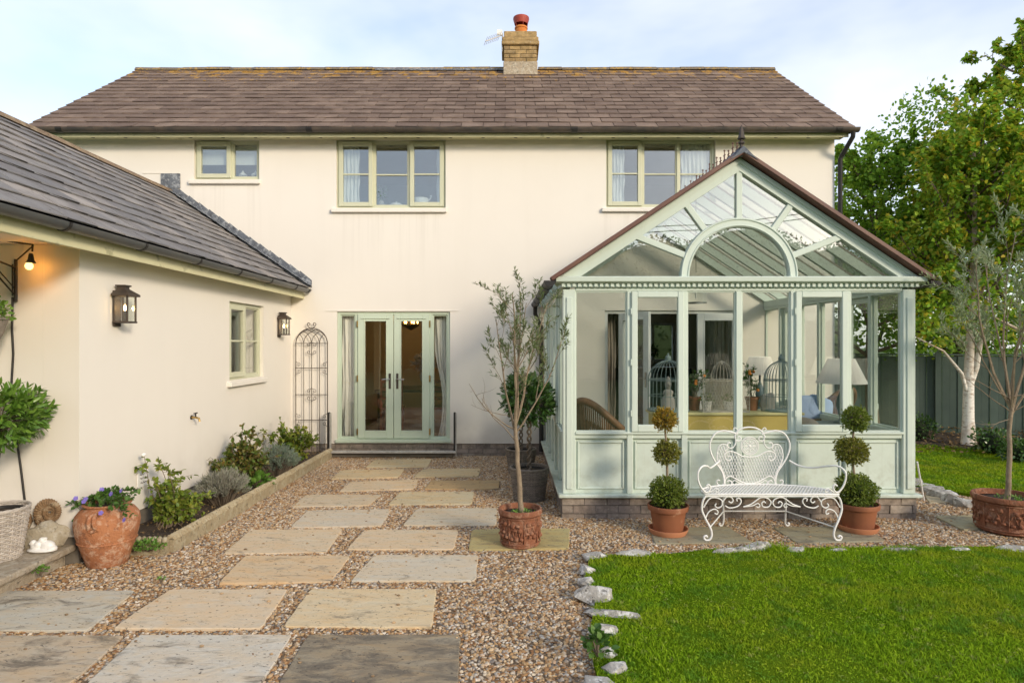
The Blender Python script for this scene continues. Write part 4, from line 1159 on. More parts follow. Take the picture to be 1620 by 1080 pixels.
# brick base
cb = MB().box(CX0+.01, CX1-.01, YC+.012, YC+.10, -.05, SZ-.001).box(CX0+.01, CX0+.10, YC+.101, YF-.004, -.05, SZ-.001).box(CX1-.10, CX1-.01, YC+.101, YF-.004, -.05, SZ-.001).build('base', M['mortar'], cons)
courses(cb, (CX0-.01, YC+.03), (CX1+.01, YC+.03), -.032, 3, .225, .082, 0, M['plinth'])
courses(cb, (CX0+.022, YF), (CX0+.022, YC+.062), -.032, 3, .225, .082, 0, M['plinth'])
courses(cb, (CX1-.022, YC+.062), (CX1-.022, YF), -.032, 3, .225, .082, 0, M['plinth'])
MB().box(CX0+.101, CX1-.101, YC+.101, YF-.004, .10, .20).build('floor', rough_mat('cons_floor', (.34, .26, .18), (.28, .21, .15), 3, .5, .1), cons)
def cons_side(Mx, length, bays, name_front):
    """one glazed wall: x along the wall, y inward"""
    MB().box(-.045, length+.045 if name_front else length, -.045, .06, SZ, SZ+.032).build('sill', S, cons, bevel=.006, M=Mx)
    pw = .125
    if name_front:
        for (a, b) in ((0, pw), (length-pw, length)):
            MB().box(a, b, 0, .09, SZ+.033, EVZ-.02).build('corner_post', S, cons, bevel=.006, M=Mx)
            MB().box(a+.032, b-.032, -.014, 0.001, SZ+.08, EVZ-.10).build('pilaster', S, cons, bevel=.006, M=Mx)
        x0, x1 = pw, length-pw
    else:
        x0, x1 = 0, length
    n = len(bays); bwid = (x1-x0)/n; mw = .058
    MB().box(x0, x1, .012, .078, HZ0-.055, HZ0).build('mid_rail', S, cons, bevel=.004, M=Mx)
    MB().box(x0, x1, -.012, .012, HZ0-.012, HZ0+.012).build('mid_sill', S, cons, bevel=.005, M=Mx)
    MB().box(x0, x1, .010, .08, 2.262, 2.30).build('head_rail', S, cons, bevel=.004, M=Mx)
    for i in range(n):
        a, b = x0+i*bwid, x0+(i+1)*bwid
        if i: MB().box(a-mw/2, a+mw/2, .004, .085, SZ+.033, 2.262).build('mullion', S, cons, bevel=.005, M=Mx)
        pa = a+(mw/2 if i else 0); pb = b-(mw/2 if i < n-1 else 0)
        MB().box(pa, pb, .050, .066, SZ+.033, HZ0-.056).build('lower_panel', S, cons, M=Mx)
        MB().ring(pa+.022, pb-.022, SZ+.07, HZ0-.085, .034, .052, .020).build('panel_moulding', S, cons, bevel=.006, M=Mx)
        za, zb = HZ0+.0, 2.262
        if bays[i]:
            MB().ring(a+.012, b-.012, za+.014, zb-.004, -.022, .034, .060, .07, .06).build('casement', S, cons, bevel=.006, M=Mx)
            MB().box(a+.068, b-.068, .004, .010, za+.078, zb-.058).build('pane', M['glass'], cons, M=Mx)
            for zz in (za+.2, (za+zb)/2, zb-.2):
                MB().box(a+.004, a+.014, -.024, .0, zz-.03, zz+.03).build('hinge', S, cons, M=Mx)
        else:
            MB().ring(pa, pb, za+.012, zb, .022, .052, .012).build('bead', S, cons, M=Mx)
            MB().box(pa+.010, pb-.010, .036, .042, za+.022, zb-.010).build('pane', M['glass'], cons, M=Mx)
cons_side(Matrix.Translation((CX0, YC, 0)), CX1-CX0, [0,1,0,0,1,0], True)
SL_ = YF-YC-.095
cons_side(Matrix.Translation((CX0, YF-.004, 0)) @ Matrix.Rotation(R(-90), 4, 'Z'), SL_, [0,1,0,0,1,0], False)
cons_side(Matrix.Translation((CX1, YC+.091, 0)) @ Matrix.Rotation(R(90), 4, 'Z'), SL_, [0,1,0,0,1,0], False)
# dentil band and cornice
MB().box(CX0-.012, CX1+.012, YC-.012, YC+.085, 2.301, 2.338).build('frieze', S, cons)
dn = MB(); n = 66
for i in range(n):
    x = CX0+.0+(CX1-CX0)*i/(n-1); dn.box(x-.014, x+.014, YC-.032, YC-.013, 2.303, 2.334)
dn.build('dentil_band', S, cons, kind='stuff')
MB().prism([(CX0-.075, YC-.04, 2.339), (CX0-.075, YC-.072, 2.352), (CX0-.075, YC-.078, 2.395), (CX0-.075, YC-.05, 2.405), (CX0-.075, YC+.08, 2.405), (CX0-.075, YC+.08, 2.339)], (CX1-CX0+.15, 0, 0)).build('cornice', S, cons, bevel=.003)
for x, nm in ((CX0, 'l'), (CX1, 'r')):
    MB().box(x-.012 if nm == 'l' else x-.085, x+.085 if nm == 'l' else x+.012, YC+.086, YF-.005, 2.301, 2.40).build('wall_plate', S, cons)
# gable
AX, AZ = CXc, 3.585
PA = R(33.55); SLP = math.tan(PA)
def gz(dx, top): return top-abs(dx)*SLP
hw = (AZ-2.406)/SLP
for sgn in (-1, 1):
    hin = 3.455
    wi = (hin-2.406)/SLP
    MB().prism([(AX, YC-.01, AZ), (AX+sgn*hw, YC-.01, 2.406), (AX+sgn*wi, YC-.01, 2.406), (AX, YC-.01, hin)][::sgn], (0, .08, 0)).build('rafter', S, cons)
    MB().prism([(AX, YC-.025, AZ-.005), (AX+sgn*(hw-.01), YC-.025, 2.406), (AX+sgn*(hw-.07), YC-.025, 2.406), (AX, YC-.025, AZ-.053)][::sgn], (0, .016, 0)).build('rafter_moulding', S, cons)
    # brown capping along the verge
    e0 = Vector((AX, YC-.05, AZ+.035)); e1 = Vector((AX+sgn*(hw+.10), YC-.05, 2.406-.07+.035))
    MB().bar(e0, e1, .14, .042, (0,1,0) if 0 else (sgn*math.sin(PA), 0, math.cos(PA))).build('verge_cap', M['maroon'], cons, bevel=.006)
def arc(r_, a0, a1, n): return [(AX+r_*math.cos(a0+(a1-a0)*i/n), AZ0+r_*math.sin(a0+(a1-a0)*i/n)) for i in range(n+1)]
AZ0 = 2.406
RO, RI = .585, .497
ar = MB(); po = arc(RO, 0, math.pi, 36); pi_ = arc(RI, 0, math.pi, 36)
for i in range(36):
    ar.prism([(po[i][0], YC-.004, po[i][1]), (po[i+1][0], YC-.004, po[i+1][1]), (pi_[i+1][0], YC-.004, pi_[i+1][1]), (pi_[i][0], YC-.004, pi_[i][1])][::-1], (0, .06, 0))
ar.build('arch', S, cons)
pol = arc(RO+.014, 0, math.pi, 36); am = MB()
MB().tube([(x, YC-.006, z) for x, z in arc(RO-.012, 0, math.pi, 36)], .010, 6).build('arch_moulding', S, cons, smooth=60)
MB().tube([(x, YC-.006, z) for x, z in arc(RI+.012, 0, math.pi, 36)], .008, 6).build('arch_moulding', S, cons, smooth=60)
SPK = [R(21.5), R(54), R(90), R(126), R(158.5)]
def outer(a):
    # distance along the ray at angle a from the arch centre to the inner rafter line
    c, s_ = math.cos(a), math.sin(a)
    return (3.455-AZ0)/(s_+abs(c)*SLP)
for a in SPK:
    p0 = Vector((AX+(RO-.01)*math.cos(a), YC+.022, AZ0+(RO-.01)*math.sin(a))); r_ = outer(a)+.02
    p1 = Vector((AX+r_*math.cos(a), YC+.022, AZ0+r_*math.sin(a)))
    MB().bar(p0, p1, .062, .046, (0,1,0)).build('spoke', S, cons, bevel=.006)
angs = [0]+SPK+[math.pi]
for i in range(len(angs)-1):
    a0, a1 = angs[i], angs[i+1]
    pts = [(AX+(RO-.02)*math.cos(a), YC+.030, AZ0+(RO-.02)*math.sin(a)) for a in np.linspace(a0, a1, 9)]
    pts += [(AX+(outer(a)+.01)*math.cos(a), YC+.030, AZ0+(outer(a)+.01)*math.sin(a)) for a in (a1, a0)]
    MB().prism(pts[::-1], (0, .006, 0)).build('gable_pane', M['glass_gable'], cons)
MB().prism([(x, YC+.040, z) for x, z in arc(RI+.02, 0, math.pi, 30)][::-1], (0, .006, 0)).build('gable_pane', M['glass_gable'], cons)
# glazed roof
ES = PA; roofL = math.hypot(hw+.10, (hw+.10)*SLP)
nb = 7
for sgn in (-1, 1):
    rx = lambda d: AX+sgn*d
    for i in range(nb+1):
        y = YC+.05+(YF-.03-YC-.05)*i/nb
        MB().bar((rx(.0), y, AZ-.02), (rx(hw+.06), y, AZ-.02-(hw+.06)*SLP), .05, .10, (0,0,1)).build('roof_bar', S, cons, bevel=.004)
        if i: MB().bar((rx(.0), y, AZ+.052), (rx(hw+.09), y, AZ+.052-(hw+.09)*SLP), .055, .022, (0,0,1)).build('bar_cap', M['maroon'], cons, bevel=.004)
        if i < nb:
            y2 = YC+.05+(YF-.03-YC-.05)*(i+1)/nb
            MB().prism([(rx(0), y+.004, AZ+.034), (rx(hw+.09), y+.004, AZ+.034-(hw+.09)*SLP), (rx(hw+.09), y2-.004, AZ+.034-(hw+.09)*SLP), (rx(0), y2-.004, AZ+.034)][::-sgn], (0, 0, .007)).build('roof_pane', M['glass_roof'], cons)
    gx = AX+sgn*(hw+.115)
    gt = half_pipe(MB(), (gx, YC-.10, 2.355), (gx, YF-.02, 2.355), .055).build('gutter', M['black'], cons, smooth=50)
    half_pipe(MB(), (gx, YC-.105, 2.357), (gx, YC-.085, 2.357), .058, 8, .05).build('end_cap', M['black'], gt, smooth=50)
    for k in range(5): half_pipe(MB(), (gx, YC+.25+k*.75, 2.356), (gx, YC+.28+k*.75, 2.356), .062, 8, .012).build('bracket', M['black'], gt, smooth=50)
MB().tube([(AX-hw-.115, YF-.25, 2.31), (AX-hw-.115, YF-.2, 2.2), (FX(856), YF-.06, 2.0)], .032, 8).build('swan_neck', M['black'], cons, smooth=60)
rdg = MB().prism([(AX-.09, YC-.07, AZ+.0), (AX-.03, YC-.07, AZ+.075), (AX+.03, YC-.07, AZ+.075), (AX+.09, YC-.07, AZ+.0)][::-1], (0, YF-YC+.06, 0)).build('ridge', M['lead'], cons, bevel=.004)
MB().prism([(AX-.14, YC-.128, AZ-.055), (AX, YC-.128, AZ+.085), (AX+.14, YC-.128, AZ-.055), (AX, YC-.128, AZ+.02)][::-1], (0, .05, 0)).build('ridge_end', M['lead'], rdg, bevel=.003)
for i in range(27):                                     # cresting along the ridge
    y = YC+.06+i*.125; h = .13 if i % 2 else .09
    c = MB().tube([(AX, y, AZ+.07), (AX, y, AZ+.075+h)], [.010, .004], 6)
    c.tube([(AX, y-.028, AZ+.075+h*.62), (AX, y+.028, AZ+.075+h*.62)], .006, 5).ball((AX, y, AZ+.075+h), .011, n=6, m=4)
    c.tube([(AX, y-.0625, AZ+.08), (AX, y-.03, AZ+.105), (AX, y+.03, AZ+.105), (AX, y+.0625, AZ+.08)], .006, 5)
    c.build('cresting', M['maroon'], rdg, smooth=50)
MB().lathe([(.032, .0), (.034, .02), (.016, .03), (.014, .052), (.032, .066), (.032, .078), (.016, .09), (.018, .10), (.040, .11), (.040, .12), (.035, .123), (.006, .245), (.0, .25)], 6, (AX, YC-.06, AZ+.06)).build('finial', M['iron'], rdg, smooth=30)
# pendant lantern inside the conservatory hangs from the ridge
pd = thing('pendant_lantern', 'glass pendant lantern hanging inside the conservatory', 'lantern', (P(1101,470,7.8).x, 7.8, 2.30))
px_ = P(1101, 470, 7.8).x
MB().tube([(px_, 7.8, 3.6), (px_, 7.8, 2.62)], .004, 5).build('chain', M['iron'], pd)
MB().lathe([(.001, .30), (.13, .29), (.135, .275), (.125, .27), (.125, .265)], 18, (px_, 7.8, 2.22)).lathe([(.12, 0), (.13, .0), (.13, .012), (.12, .012)], 18, (px_, 7.8, 2.24)).build('rim', M['chrome'], pd, smooth=40)
MB().lathe([(.125, .01), (.125, .262)], 18, (px_, 7.8, 2.24)).build('glass', M['glass'], pd, smooth=60)
MB().lathe([(.012, .0), (.012, .1), (0, .1)], 8, (px_, 7.8, 2.3)).build('candle_tube', M['white_clean'], pd)
# white door leaves opened into the conservatory
def leaf(name_lab, Mx, w_, h, mat):
    t = thing('glazed_door', name_lab, 'door', Mx.translation)
    MB().ring(0, w_, 0, h, -.025, .025, .10, .15, .10).build('frame', mat, t, bevel=.005, M=Mx)
    MB().ring(.095, w_-.095, .145, h-.095, -.032, .032, .018).build('moulding', mat, t, bevel=.004, M=Mx)
    MB().box(.10, w_-.10, -.004, .004, .15, h-.10).build('pane', M['glass'], t, M=Mx)
    MB().box(w_-.07, w_-.04, -.036, -.026, .90, 1.12).build('handle_plate', M['chrome'], t, M=Mx)
    MB().tube([(w_-.055, -.03, 1.03), (w_-.055, -.07, 1.03), (w_-.16, -.075, 1.03)], .008, 6).build('handle', M['chrome'], t, M=Mx)
leaf('white glazed door standing open against the inner wall of the conservatory', Matrix.Translation((FX(1100), YF-.09, .205)), FX(1166)-FX(1100), FZ(496)-.205, M['white_upvc'])
leaf('white glazed door seen edge on, opened beside the wicker armchair', Matrix.Translation((FX(980), YF-.02, .205)) @ Matrix.Rotation(R(-62), 4, 'Z'), .70, FZ(496)-.205, M['white_upvc'])
cdf = MB().ring(CD[0]-.001, CD[1]+.001, CD[2]+.002, CD[3]+.001, YF+.04, YF+.12, .05).build('inner_door_frame', M['white_upvc'], cons)

# ================================================================== PLANT HELPERS
def rvec(n): 
    v = rng.normal(size=(n, 3)); return v/np.linalg.norm(v, axis=1, keepdims=True)
def rot_off(d, ang):
    d = d.normalized(); o = d.orthogonal().normalized(); o.rotate(Matrix.Rotation(random.uniform(0, 6.283), 3, d))
    return (d*math.cos(ang) + o*math.sin(ang)).normalized()
def grow(W, p, d, ln, r0, lev, cfg, tips, n=7):
    pts = [Vector(p)]; d = Vector(d).normalized()
    wob = cfg.get('wob', .18); upb = cfg.get('up', .08)
    for i in range(n):
        d = (d + Vector((random.gauss(0, wob), random.gauss(0, wob), random.gauss(0, wob)))*.6 + Vector((0, 0, upb))).normalized()
        pts.append(pts[-1] + d*(ln/n))
    end = cfg.get('taper', .35)
    rs = [r0*(1-(1-end)*i/n) for i in range(n+1)]
    W.tube(pts, rs, 7 if r0 > .02 else (5 if r0 > .006 else 4))
    if lev == 0:
        tips.append(pts); return
    k = cfg['n'][lev-1]; t0 = cfg.get('t0', .3)
    for j in range(k):
        t = t0 + (1-t0)*(j+random.random())/k
        f = t*n; i = min(int(f), n-1); q = pts[i].lerp(pts[i+1], f-i)
        dd = (pts[i+1]-pts[i]).normalized()
        grow(W, q, rot_off(dd, R(random.uniform(*cfg['ang']))), ln*cfg['len']*random.uniform(.7, 1.15)*(1.15-.5*t), max(rs[i]*cfg.get('rk', .55), .0016), lev-1, cfg, tips, max(4, n-1))
    if cfg.get('lead', True):
        tips.append(pts[n//2:])
def tip_leaves(Lf, tips, per, ln, wd, out=.8, spread=1.0, droop=-.1, fine=False, start=.15, fold=.3):
    ps, ds = [], []
    for t in tips:
        m = len(t)-1
        for _ in range(per):
            f = random.uniform(start, 1)*m; i = min(int(f), m-1)
            ps.append(t[i].lerp(t[i+1], f-i)); ds.append((t[i+1]-t[i]).normalized())
    ps = np.array(ps); ds = np.array(ds); N = len(ps)
    d = ds*out + rvec(N)*spread + np.array([0, 0, droop])
    nr = rvec(N)*.7 + np.array([0, 0, 1.])
    Lf.leaves(ps + rvec(N)*ln*.15, d, nr, rng.uniform(.65, 1.2, N)*ln, rng.uniform(.8, 1.15, N)*wd, fold, .12, fine)
def ball_leaves(Lf, c, r, N, ln, wd, inner=.55, squash=1.0, jit=.18, fine=False, fold=.3, up=.2):
    u = rvec(N)
    rr = r*(inner+(1-inner)*rng.random(N)**.5)
    bump = np.array([1+jit*noise.noise(Vector(a)*2.4+Vector(c)*3) for a in u.tolist()])
    ps = u*(rr*bump)[:, None]; ps[:, 2] *= squash
    d = u + rvec(N)*.75 + np.array([0, 0, up])
    Lf.leaves(ps+np.array(c), d, u+rvec(N)*.6, rng.uniform(.65, 1.2, N)*ln, rng.uniform(.8, 1.15, N)*wd, fold, .12, fine)

# ---- terracotta pots
def plain_pot(t, c, r, h, mat, rim=.2, n=32):
    x, y, z = c
    MB().lathe([(r*.70, 0), (r*.86, h*(1-rim)), (r*.90, h*(1-rim)+.004), (r*.97, h*(1-rim)+.008), (r*1.0, h-.006), (r*.985, h), (r*.93, h), (r*.91, h-.02), (r*.86, h-.05)], n, c).build('pot', mat, t, smooth=40)
    MB().lathe([(0, h-.03), (r*.5, h-.028), (r*.91, h-.035)], n, c).build('soil', M['soil'], t, smooth=180)
def relief_pot(t, c, r, h, mat, bulge=1.0):
    x, y, z = c
    MB().lathe([(r*.80, 0), (r*.86, .012), (r*.83, .03), (r*.87*bulge, h*.35), (r*.90*bulge, h*.70), (r*.90, h*.82), (r*.99, h*.87), (r*1.0, h*.95), (r*.97, h), (r*.90, h), (r*.88, h-.03), (r*.84, h*.6)], 40, c).build('pot', mat, t, smooth=40)
    MB().lathe([(0, h*.86), (r*.5, h*.87), (r*.87, h*.85)], 32, c).build('soil', M['soil'], t, smooth=180)
    rl = MB()
    def on(a, zz, k=0.0): 
        q = r*(.875+.035*(zz/h))*bulge+k
        return Vector((x+q*math.cos(a), y+q*math.sin(a), z+zz))
    for k in range(8):                                   # panels of trailing vine in relief
        a0 = k*math.pi/4+.2
        rl.tube([on(a0, h*.14, .002), on(a0, h*.78, .002)], .007, 6)
        rl.tube([on(a0+.06+.62*i/12, h*(.45+.13*math.sin(i*1.1)), .001) for i in range(13)], .006, 6)
        for i in range(7):
            a = a0+.12+.085*i; zz = h*(.47+.20*math.sin(i*2.1+k))
            p = on(a, zz, .0); rl.ball(p, .020, .020, .014+.008*(i % 2), 8, 6, .3, i+k*9)
    rl.tube([on(2*math.pi*i/40, h*.12, .004) for i in range(40)], .006, 6, True)
    rl.tube([on(2*math.pi*i/40, h*.80, .004) for i in range(40)], .006, 6, True)
    rl.build('relief', mat, t, smooth=50, kind='stuff')
def wicker_basket(t, c, r0, r1, h, mat, rows=25, stakes=34):
    x, y, z = c
    rad = lambda zz: r0+(r1-r0)*zz/h
    MB().lathe([(r0*.9, 0), (r0*.93, .004), (r1*.93, h-.02), (r1*.86, h-.02), (r1*.84, h-.05)], 30, c).build('liner', M['black'], t, smooth=50)
    wv = MB(); n = stakes*4
    for i in range(rows):
        zz = h*(i+.5)/rows; q = rad(zz)
        wv.tube([(x+(q+.0065*math.cos(stakes/2*2*math.pi*k/n+i*math.pi))*math.cos(2*math.pi*k/n), y+(q+.0065*math.cos(stakes/2*2*math.pi*k/n+i*math.pi))*math.sin(2*math.pi*k/n), z+zz+.0015*math.sin(k*1.3)) for k in range(n)], h/rows*.47, 5, True)
    wv.build('weave', mat, t, smooth=60, kind='stuff')
    stk = MB()
    for k in range(stakes):
        a = 2*math.pi*(k+.0)/stakes
        stk.tube([(x+r0*math.cos(a), y+r0*math.sin(a), z), (x+r1*math.cos(a), y+r1*math.sin(a), z+h)], .005, 5)
    stk.build('stake', mat, t, kind='stuff')
    rm = MB()
    for j in range(3):
        rm.tube([(x+(r1+.006*math.cos(k*.7+j*2.09))*math.cos(2*math.pi*k/72), y+(r1+.006*math.cos(k*.7+j*2.09))*math.sin(2*math.pi*k/72), z+h+.007*math.sin(k*.7+j*2.09)) for k in range(72)], .008, 5, True)
    rm.build('rim', mat, t, smooth=60)
    MB().lathe([(0, h-.035), (r1*.5, h-.03), (r1*.87, h-.04)], 24, c).build('soil', M['soil'], t, smooth=180)

# ================================================================== OLIVE TREES
def olive(lab, px, py, pot_r, pot_h, top_px, leafm, seed, kind):
    random.seed(seed)
    b = G(px, py); b.y += pot_r*.85; b.x = (px-VX)*b.y/F
    t = thing('olive_tree', lab, 'tree', b, 0, 'potted olive trees')
    z0 = .012
    ztop = H-(top_px-VY)*b.y/F
    fork = pot_h+z0+(.72 if kind == 0 else .83)
    W = MB(); Lf = MB(); bare = MB()
    base = Vector((b.x+.01, b.y, z0+pot_h*.84))
    f = Vector((b.x-(.045 if kind == 0 else -.055), b.y+.01, fork))
    tr = [base.lerp(f, i/7)+Vector((random.gauss(0, .005), random.gauss(0, .005), 0)) for i in range(8)]
    W.tube([base-Vector((0,0,.05))]+tr, [.030, .026]+[.023-.001*i for i in range(7)], 9)
    tips = []
    if kind == 0:
        limbs = [((-.10, .05, 1), 1.10, .014), ((.14, -.05, 1), 1.12, .014), ((.38, .15, 1), 1.05, .012), ((-.32, -.1, 1), .95, .011), ((.05, .25, 1), 1.0, .011), ((.62, -.1, .9), .85, .009), ((-.12, -.3, 1), .9, .010)]
    else:
        limbs = [((-.42, .1, 1), 1.05, .015), ((.36, -.05, 1), 1.15, .016), ((.1, .3, 1), 1.15, .013), ((-.15, -.3, 1), 1.10, .013), ((.75, .1, .9), .95, .011), ((-.75, -.1, .75), .75, .009), ((.0, .0, 1), 1.2, .013), ((.25, .35, 1.), 1.1, .012)]
    cfg = dict(n=[4, 5], ang=(18, 46), len=.42, wob=.13, up=.06, t0=.28, rk=.5, taper=.3)
    for d, l, r_ in limbs:
        k = (ztop-fork)/1.12
        grow(W, f-Vector((0,0,random.uniform(0, .12))), d, l*k, r_, 2, cfg, tips, 8)
    # bare twigs reaching out to the left
    tw = [((-.85, -.1, .42), .62, .006), ((-.75, .1, .78), .5, .005), ((-1, -.15, .25), .4, .004)] if kind == 0 else [((-1, 0, .28), .5, .006), ((-.9, .2, .55), .55, .006), ((.9, -.2, .5), .5, .006), ((-.8, -.3, .05), .35, .004), ((.6, -.3, .35), .4, .005)]
    none = []
    for d, l, r_ in tw:
        grow(W, f+Vector((0,0,random.uniform(-.15, .08))), d, l, r_, 1, dict(n=[3], ang=(30, 60), len=.45, wob=.22, up=.03, t0=.4, rk=.6), none, 7)
    hi = [t_ for t_ in tips if t_[-1].z > fork+(.30 if kind == 0 else .38)]
    tip_leaves(Lf, hi, 11 if kind == 0 else 24, .048 if kind == 0 else .058, .012 if kind == 0 else .014, .8, .75, .12)
    relief_pot(t, (b.x, b.y, z0), pot_r, pot_h, M['terra'])
    W.build('trunk', M['bark'], t, smooth=60)
    Lf.build('crown', leafm, t)
    wl = MB(); ball_leaves(wl, (b.x+.03, b.y-.03, z0+pot_h*.87), pot_r*.55, 90, .03, .016, .2, .25)
    wl.build('weeds', M['lf_lime'], t)
olive('spindly potted olive tree left of the conservatory with bare twigs', 823, 872, .190, .315, 452, M['lf_olive'], 21, 0)
olive('silvery olive tree in a wide relief pot at the right edge', 1592, 852, .275, .33, 378, M['lf_olive2'], 33, 1)

# ================================================================== BAY TREES
def bay(lab, c, base_r0, base_r1, base_h, bmat, stem_top, crown_r, leafm, twist, nleaf, ln, squash=.95, cz=None, grp='bay trees in baskets'):
    t = thing('bay_tree', lab, 'tree', c, 0, grp)
    x, y, z = c
    wicker_basket(t, c, base_r0, base_r1, base_h, bmat)
    z0 = z+base_h-.06; z1 = stem_top
    st = MB()
    if twist:
        for k in range(2):
            n = 40
            st.tube([(x+.020*math.cos(i*.62+k*math.pi), y+.020*math.sin(i*.62+k*math.pi), z0+(z1-z0)*i/n) for i in range(n+1)], .0115, 7)
    else:
        n = 10
        st.tube([(x-.05+.05*i/n+.015*math.sin(i*.9), y, z0+(z1-z0)*i/n) for i in range(n+1)], [.022-.0006*i for i in range(n+1)], 8)
    st.build('trunk', M['twig'], t, smooth=60)
    Lf = MB(); cc = (x, y, z1+crown_r*.72*squash)
    sp = MB(); rg = []
    for k in range(46):
        u = Vector(rvec(1)[0]); u.z = u.z*.9+.1
        e = Vector(cc)+Vector((u.x, u.y, u.z*squash))*crown_r*random.uniform(.72, 1.05)
        sp.tube([Vector(cc)-Vector((0,0,crown_r*.35)), Vector(cc).lerp(e, .5), e], [.006, .004, .002], 4); rg.append([Vector(cc).lerp(e, .35), Vector(cc).lerp(e, .7), e])
    sp.build('branch', M['twig'], t, kind='stuff')
    tip_leaves(Lf, rg, int(nleaf*.55/46), ln, ln*.36, .9, .75, .15, True, .35)
    ball_leaves(Lf, cc, crown_r*.93, int(nleaf*.45), ln, ln*.36, .35, squash, .22, True)
    Lf.build('crown', leafm, t, smooth=180)
bb = G(8, 882, .156)
bay('bright green bay bush in a pale wicker basket on the porch step', (bb.x-.05, 4.66, .156), .14, .195, .37, M['wicker_pale'], P(10, 700, 4.66).z, .33, M['lf_bay'], False, 2100, .070, .80)
b1 = G(838, 796)
bay('dark bay ball on a braided stem in the front grey wicker basket', (b1.x, b1.y+.17, .0), .165, .212, .36, M['wicker'], P(838, 662, 7.1).z, .300, M['lf_bay_d'], True, 1500, .085, .92)
b2 = P(824, 700, 8.5)
bay('braided bay standing behind the front basket, its own basket by the wall', (b2.x, 8.5, .0), .155, .20, .33, M['wicker'], P(824, 640, 8.5).z, .27, M['lf_bay_d'], True, 700, .085, .92)

# ================================================================== TOPIARY
def topiary(lab, px, py, balls, seed, saucer_dx=0.0):
    b = G(px, py); b.y += .14; b.x = (px-VX)*b.y/F
    t = thing('topiary', lab, 'topiary', b, 0, 'three ball topiaries beside the bench')
    k = b.y/F; zf = lambda p: H-(p-VY)*k
    MB().lathe([(.135, .016), (.158, .018), (.178, .055), (.180, .068), (.172, .068), (.155, .03), (0, .03)], 32, (b.x+saucer_dx, b.y, 0)).build('saucer', M['terra_saucer'], t, smooth=40)
    ph = zf(balls[0][1]+balls[0][2]*.62)-.035
    plain_pot(t, (b.x, b.y, .034), .186, ph, M['terra_clean'], .22)
    st = MB(); zt = zf(balls[-1][1])
    pts = [(b.x, b.y, ph)] + [((p[0]-VX)*k, b.y, zf(p[1])) for p in balls]
    st.tube(pts, [.013, .012, .011, .008][:len(pts)], 7); st.build('trunk', M['bark'], t, smooth=60)
    for i, (bx, by, br, mt, sq) in enumerate(balls):
        c = ((bx-VX)*k, b.y, zf(by)); r_ = br*k
        Lf = MB(); N = int(3000*(r_/.17)**1.6)
        ball_leaves(Lf, c, r_*.97, N, .026, .015, .45, sq, .20, False, .35)
        # stray shoots break the outline
        u = rvec(50); ps = np.array(c)+u*r_*np.array([1, 1, sq])*.92
        ps = np.repeat(ps, 7, 0)+np.repeat(u, 7, 0)*rng.uniform(0, .034, 350)[:, None]
        Lf.leaves(ps, np.repeat(u, 7, 0)+rvec(350)*.8, rvec(350), .022, .012)
        Lf.build('leaf_ball', M[mt], t)
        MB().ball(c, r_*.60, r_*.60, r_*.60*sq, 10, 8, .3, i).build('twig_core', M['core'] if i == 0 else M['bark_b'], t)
topiary('three ball topiary with a bronzed top ball, left of the white bench', 1057, 853, [(1056, 779, 29, 'lf_box', .86), (1055, 716, 19, 'lf_box_mid', .92), (1051, 663, 17, 'lf_box_br', .95)], 1)
topiary('all green three ball topiary in a pot right of the white bench', 1357, 848, [(1354, 775, 31, 'lf_box', .80), (1347, 713, 24, 'lf_box_mid', .84), (1353, 662, 19, 'lf_box', 1.0)], 2)

# ================================================================== FLOWER BED
# rope-topped edging, piece by piece
ed = thing('bed_edging', 'buff stone edging with rope moulded top around the flower bed', 'edging', (-2.83, 7.4, 0))
def edging_piece(a, b):
    a = Vector((*a, 0)); b = Vector((*b, 0)); d = (b-a).normalized(); L_ = (b-a).length
    m = MB().bar(a+d*.004+Vector((0,0,.04)), b-d*.004+Vector((0,0,.04)), .055, .15)
    n = max(3, int(L_/.042))
    for i in range(n):                                   # the twisted rope: overlapping slanted beads
        p = a+d*(L_*(i+.5)/n)+Vector((0,0,.125)); x = d.cross(Vector((0,0,1)))
        m.tube([p-d*.016-x*.030-Vector((0,0,.012)), p-d*.006-x*.012+Vector((0,0,.012)), p+d*.006+x*.012+Vector((0,0,.012)), p+d*.016+x*.030-Vector((0,0,.012))], [.016, .020, .020, .016], 6)
    m.build('edging_block', M['rope'], ed, smooth=50)
c0, c1 = G(262, 880), G(519, 727)
edging_piece((-3.42, 5.20), (-3.11, 5.20)); edging_piece((-3.11, 5.20), (c0.x, 5.19))
n_ = 8
for i in range(n_):
    y0 = 5.23+(9.62-5.23)*i/n_; y1 = 5.23+(9.62-5.23)*(i+1)/n_
    xx = lambda y: c0.x+(c1.x-c0.x)*(y-5.2)/(9.6-5.2)
    edging_piece((xx(y0), y0), (xx(y1), y1))
